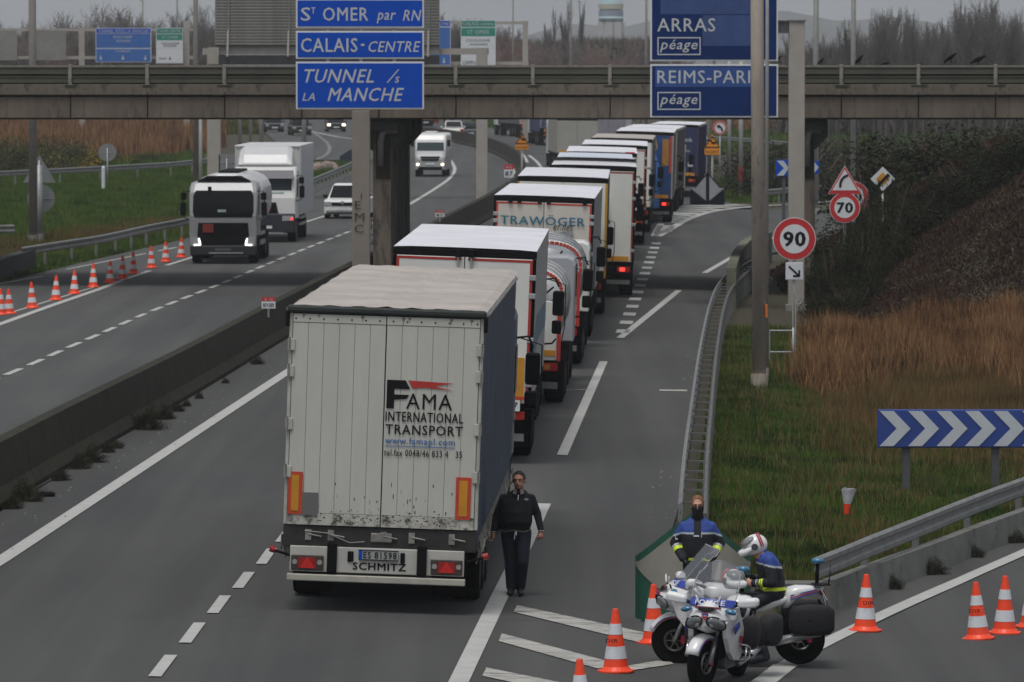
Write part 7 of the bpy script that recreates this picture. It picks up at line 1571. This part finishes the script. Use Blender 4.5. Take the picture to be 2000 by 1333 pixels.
# bare winter trees
def tree_mesh(seed,h,spread,depth=5,up_=.55,poplar=False):
    g=random.Random(seed); S=[];T=[]
    def grow(p,d,l,r,k):
        n=3; q=p
        for i in range(n):
            d=(d+Vector((g.gauss(0,.09),g.gauss(0,.09),up_*.12))).normalized(); e=q+d*l/n; rr=r*(1-.18)
            S.append((q,e,r,rr,k)); r=rr; q=e
            if k>0 and (i>0 or k<depth):
                for _ in range(2 if k>1 else 3):
                    ax=Vector((g.gauss(0,1),g.gauss(0,1),g.gauss(0,.3))).normalized(); sp=spread*g.uniform(.7,1.2); nd=(d+ax*sp).normalized(); grow(q,nd,l*g.uniform(.5,.72),r*.58,k-1)
    grow(Vector((0,0,0)),Vector((0,0,1)),h*.42,h*.016,depth)
    if not poplar: pass
    tr=MB();v=[];f=[]
    for a,b,r1,r2,k in S:
        if k>=depth-1: tr.cyl(a,b,r1,r2,n=6,cap=False)
        else:
            r1=max(r1,.018); dd=(b-a).normalized(); x=dd.cross(Vector((g.random()-.5,g.random()-.5,g.random()))).normalized()*r1*1.2; y=dd.cross(x).normalized()*r1*1.2; o=len(v); v+=[a-x,a+x*.5+y,a+x*.5-y,b]; f+=[(o,o+1,o+3),(o+1,o+2,o+3),(o+2,o,o+3)]
    return tr,np.array([tuple(q) for q in v]),np.array(f)
TM=[]
def tree(label,px_,Y,h,kind,group=None,m=None,sx=1.,name='bare_tree',cat='tree',z=None):
    b=up(px_,Y); t=thing(name,label,cat,(b.x,b.y,b.z-.1),rz=rnd.uniform(0,6),group=group); s_=h/10.; t.scale=(s_*sx,s_*sx,s_)
    tr,cr_=TM[kind]
    for nm,me in (('trunk',tr),('crown',cr_)): o=bpy.data.objects.new(nm,me); C.objects.link(o); o.parent=t
    return t
for i,(sd_,sp_k,dp_,u_) in enumerate(((3,.62,4,.9),(8,.75,4,.6),(15,.45,4,1.2),(23,.22,4,1.8))):
    tr,v,f=tree_mesh(sd_,10,sp_k,dp_,u_); zmax=v[:,2].max(); 
    a=tr.build('trunk',bark,fix=False); b=npmesh('crown',v,f,mat('twig_grey',(.075,.07,.066),.9,var=.2,sc_=1) if i!=1 else bark2); sc_k=10/zmax
    for o in (a,b): o.data.transform(Matrix.Scale(sc_k,4)); bpy.data.objects.remove(o) if False else None
    TM.append((a.data,b.data)); bpy.data.objects.remove(a); bpy.data.objects.remove(b)
r_=random.Random(5)
for i in range(44):     # dense belt on the right
    px_=1545+i*10.8+r_.uniform(-10,10); Y=r_.uniform(400,520); base=interp([(1545,60),(1620,70),(1690,22),(1740,-8),(1830,25),(1900,-25),(1960,10),(2010,40)],px_)+r_.uniform(-8,30)
    h=hz(base+r_.uniform(-12,26),Y)-G(0,Y)+.3; tree('bare winter tree in the belt on the right horizon',px_,Y,h,r_.choice([0,2,2,3]),group='bare trees on the right horizon',sx=r_.uniform(.45,.8))
for i in range(44):     # scrubby wood in the middle
    px_=870+i*10+r_.uniform(-8,8); Y=r_.uniform(560,760); base=interp([(870,30),(960,38),(1040,75),(1100,70),(1200,66),(1310,60)],px_)+r_.uniform(-5,20)
    h=hz(base,Y)-G(0,Y)+.3; tree('low bare tree of the thin wood on the middle horizon',px_,Y,h,r_.choice([0,1,1,2]),group='bare trees on the middle horizon',sx=r_.uniform(.8,1.3))
for i in range(34):
    px_=-20+i*13+r_.uniform(-8,8); Y=r_.uniform(540,760); base=interp([(0,40),(110,40),(150,15),(210,5),(250,10),(300,34),(370,18),(420,0)],px_)+r_.uniform(-6,34)
    h=hz(base,Y)-G(0,Y)+.3; tree('bare tree of the grey wood behind the left signs',px_,Y,h,r_.choice([0,1,0,2]),group='bare trees behind the left signs',sx=r_.uniform(.7,1.2))
for px_,top_,wd_,lab_ in ((1077,40,.55,'narrow poplar, leftmost of the three on middle horizon'),(1113,16,.5,'narrow poplar in the middle, tallest of the three'),(1130,20,.5,'narrow poplar, right of the tallest one')):
    Y=640; tree(lab_,px_,Y,hz(top_,Y)+2,3,sx=wd_,name='poplar')
for px_,Y,h_,lab_ in ((70,60,0,''),):
    pass
# dense low wood mass that reads as one grey-brown band
def woodmass(name,x0_,x1_,Y0,Y1,prof,n,m,label):
    px_=NR.uniform(x0_,x1_,n); Y=NR.uniform(Y0,Y1,n); x=(px_-1000)/F*Y; top=np.interp(px_,[a for a,_ in prof],[b for _,b in prof]); zt=H-(top-HY)*Y/F-1.2; z=-.3+(zt)*NR.random(n)**.8; z=np.maximum(z,-.4)
    a=NR.uniform(0,2*PI,n); l=NR.uniform(.6,2.2,n); w_=NR.uniform(.04,.12,n)
    v=np.empty((n,3,3)); c=np.stack([x,Y,z],1); v[:,0]=c+np.stack([-w_,0*w_,0*w_],1); v[:,1]=c+np.stack([w_,0*w_,0*w_],1); v[:,2]=c+np.stack([np.cos(a)*l*.5,np.sin(a)*l*.5,l],1)
    o=npmesh(name,v.reshape(-1,3),np.arange(n*3).reshape(n,3),m); stuff(o); return tag(o,label,'wood')
v_wood=veg('wood_twig_mix',[(.05,.048,.04),(.08,.072,.06),(.10,.085,.075),(.065,.07,.045)],big=.05)
woodmass('far_wood',860,1320,700,820,[(860,58),(1040,82),(1130,76),(1320,74)],60000,v_wood,'grey-brown far wood under the water tower')
woodmass('far_wood',-60,430,680,820,[(-60,85),(150,60),(300,72),(430,55)],60000,v_wood,'grey-brown far wood behind the left signs')
woodmass('far_wood',1510,2060,520,640,[(1510,104),(1620,98),(1750,84),(1900,74),(2060,78)],60000,v_wood,'dense far thicket under the tree belt at right')
# dark conifer-like clump in the wood, distant hills
hl=mat('distant_hill_dull',(.10,.11,.11),.95,var=.15,sc_=.01)
v=[];f=[];n=60
for i in range(n+1):
    px_=-400+i*50; Y=2600; x=(px_-1000)/F*Y; top=interp([(-400,66),(400,62),(1000,70),(1150,44),(1270,40),(1500,10),(1600,20),(1700,28),(1900,36),(2600,60)],px_)
    z=hz(top,Y)+1.5*math.sin(i*1.3); v+=[(x,Y,-4),(x,Y+120,z*.7),(x,Y+300,z),(x,Y+520,-4)]
for i in range(n):
    for j in range(3): f.append((i*4+j,(i+1)*4+j,(i+1)*4+j+1,i*4+j+1))
struct(npmesh('hills',np.array(v),np.array(f),hl,smooth=True))
# air
hzo=MB().box(-1200,1200,-15,3150,-6,75).build('haze',mat('haze_placeholder',(.5,.5,.5),var=0)); m=bpy.data.materials.new('haze_air'); m.use_nodes=True; t=m.node_tree; t.nodes.clear(); o_=t.nodes.new('ShaderNodeOutputMaterial'); pv=t.nodes.new('ShaderNodeVolumePrincipled'); pv.inputs['Density'].default_value=.00015; pv.inputs['Color'].default_value=(.86,.88,.92,1); t.links.new(pv.outputs[0],o_.inputs['Volume'])
hzo.data.materials.clear(); hzo.data.materials.append(m); stuff(hzo)

n=260; gy=NR.uniform(70,150,n); gx=np.where(NR.random(n)<.5,-8.17+.044*(gy-94.4)+np.abs(NR.normal(0,.5,n))+.3,np.interp(gy,[a for a,_ in LB],[b for _,b in LB])-np.abs(NR.normal(0,.35,n)))
sz=NR.uniform(.008,.028,n); gv=np.empty((n,4,3)); gz_=GV(gx,gy)+.004
for q,(a,b,c) in enumerate(((-1,-.7,0),(1,-.5,0),(.2,.9,0),(0,0,1.1))): gv[:,q]=np.stack([gx+a*sz,gy+b*sz,gz_+c*sz],1)
gf=np.concatenate([np.arange(n)[:,None]*4+np.array(t_)[None] for t_ in ((0,1,3),(1,2,3),(2,0,3))])
tag(stuff(npmesh('road_grit',gv.reshape(-1,3),gf,mat('grit_pale',(.15,.145,.13),.9,var=.3))),'scattered grit and small stones along the road edges','grit')
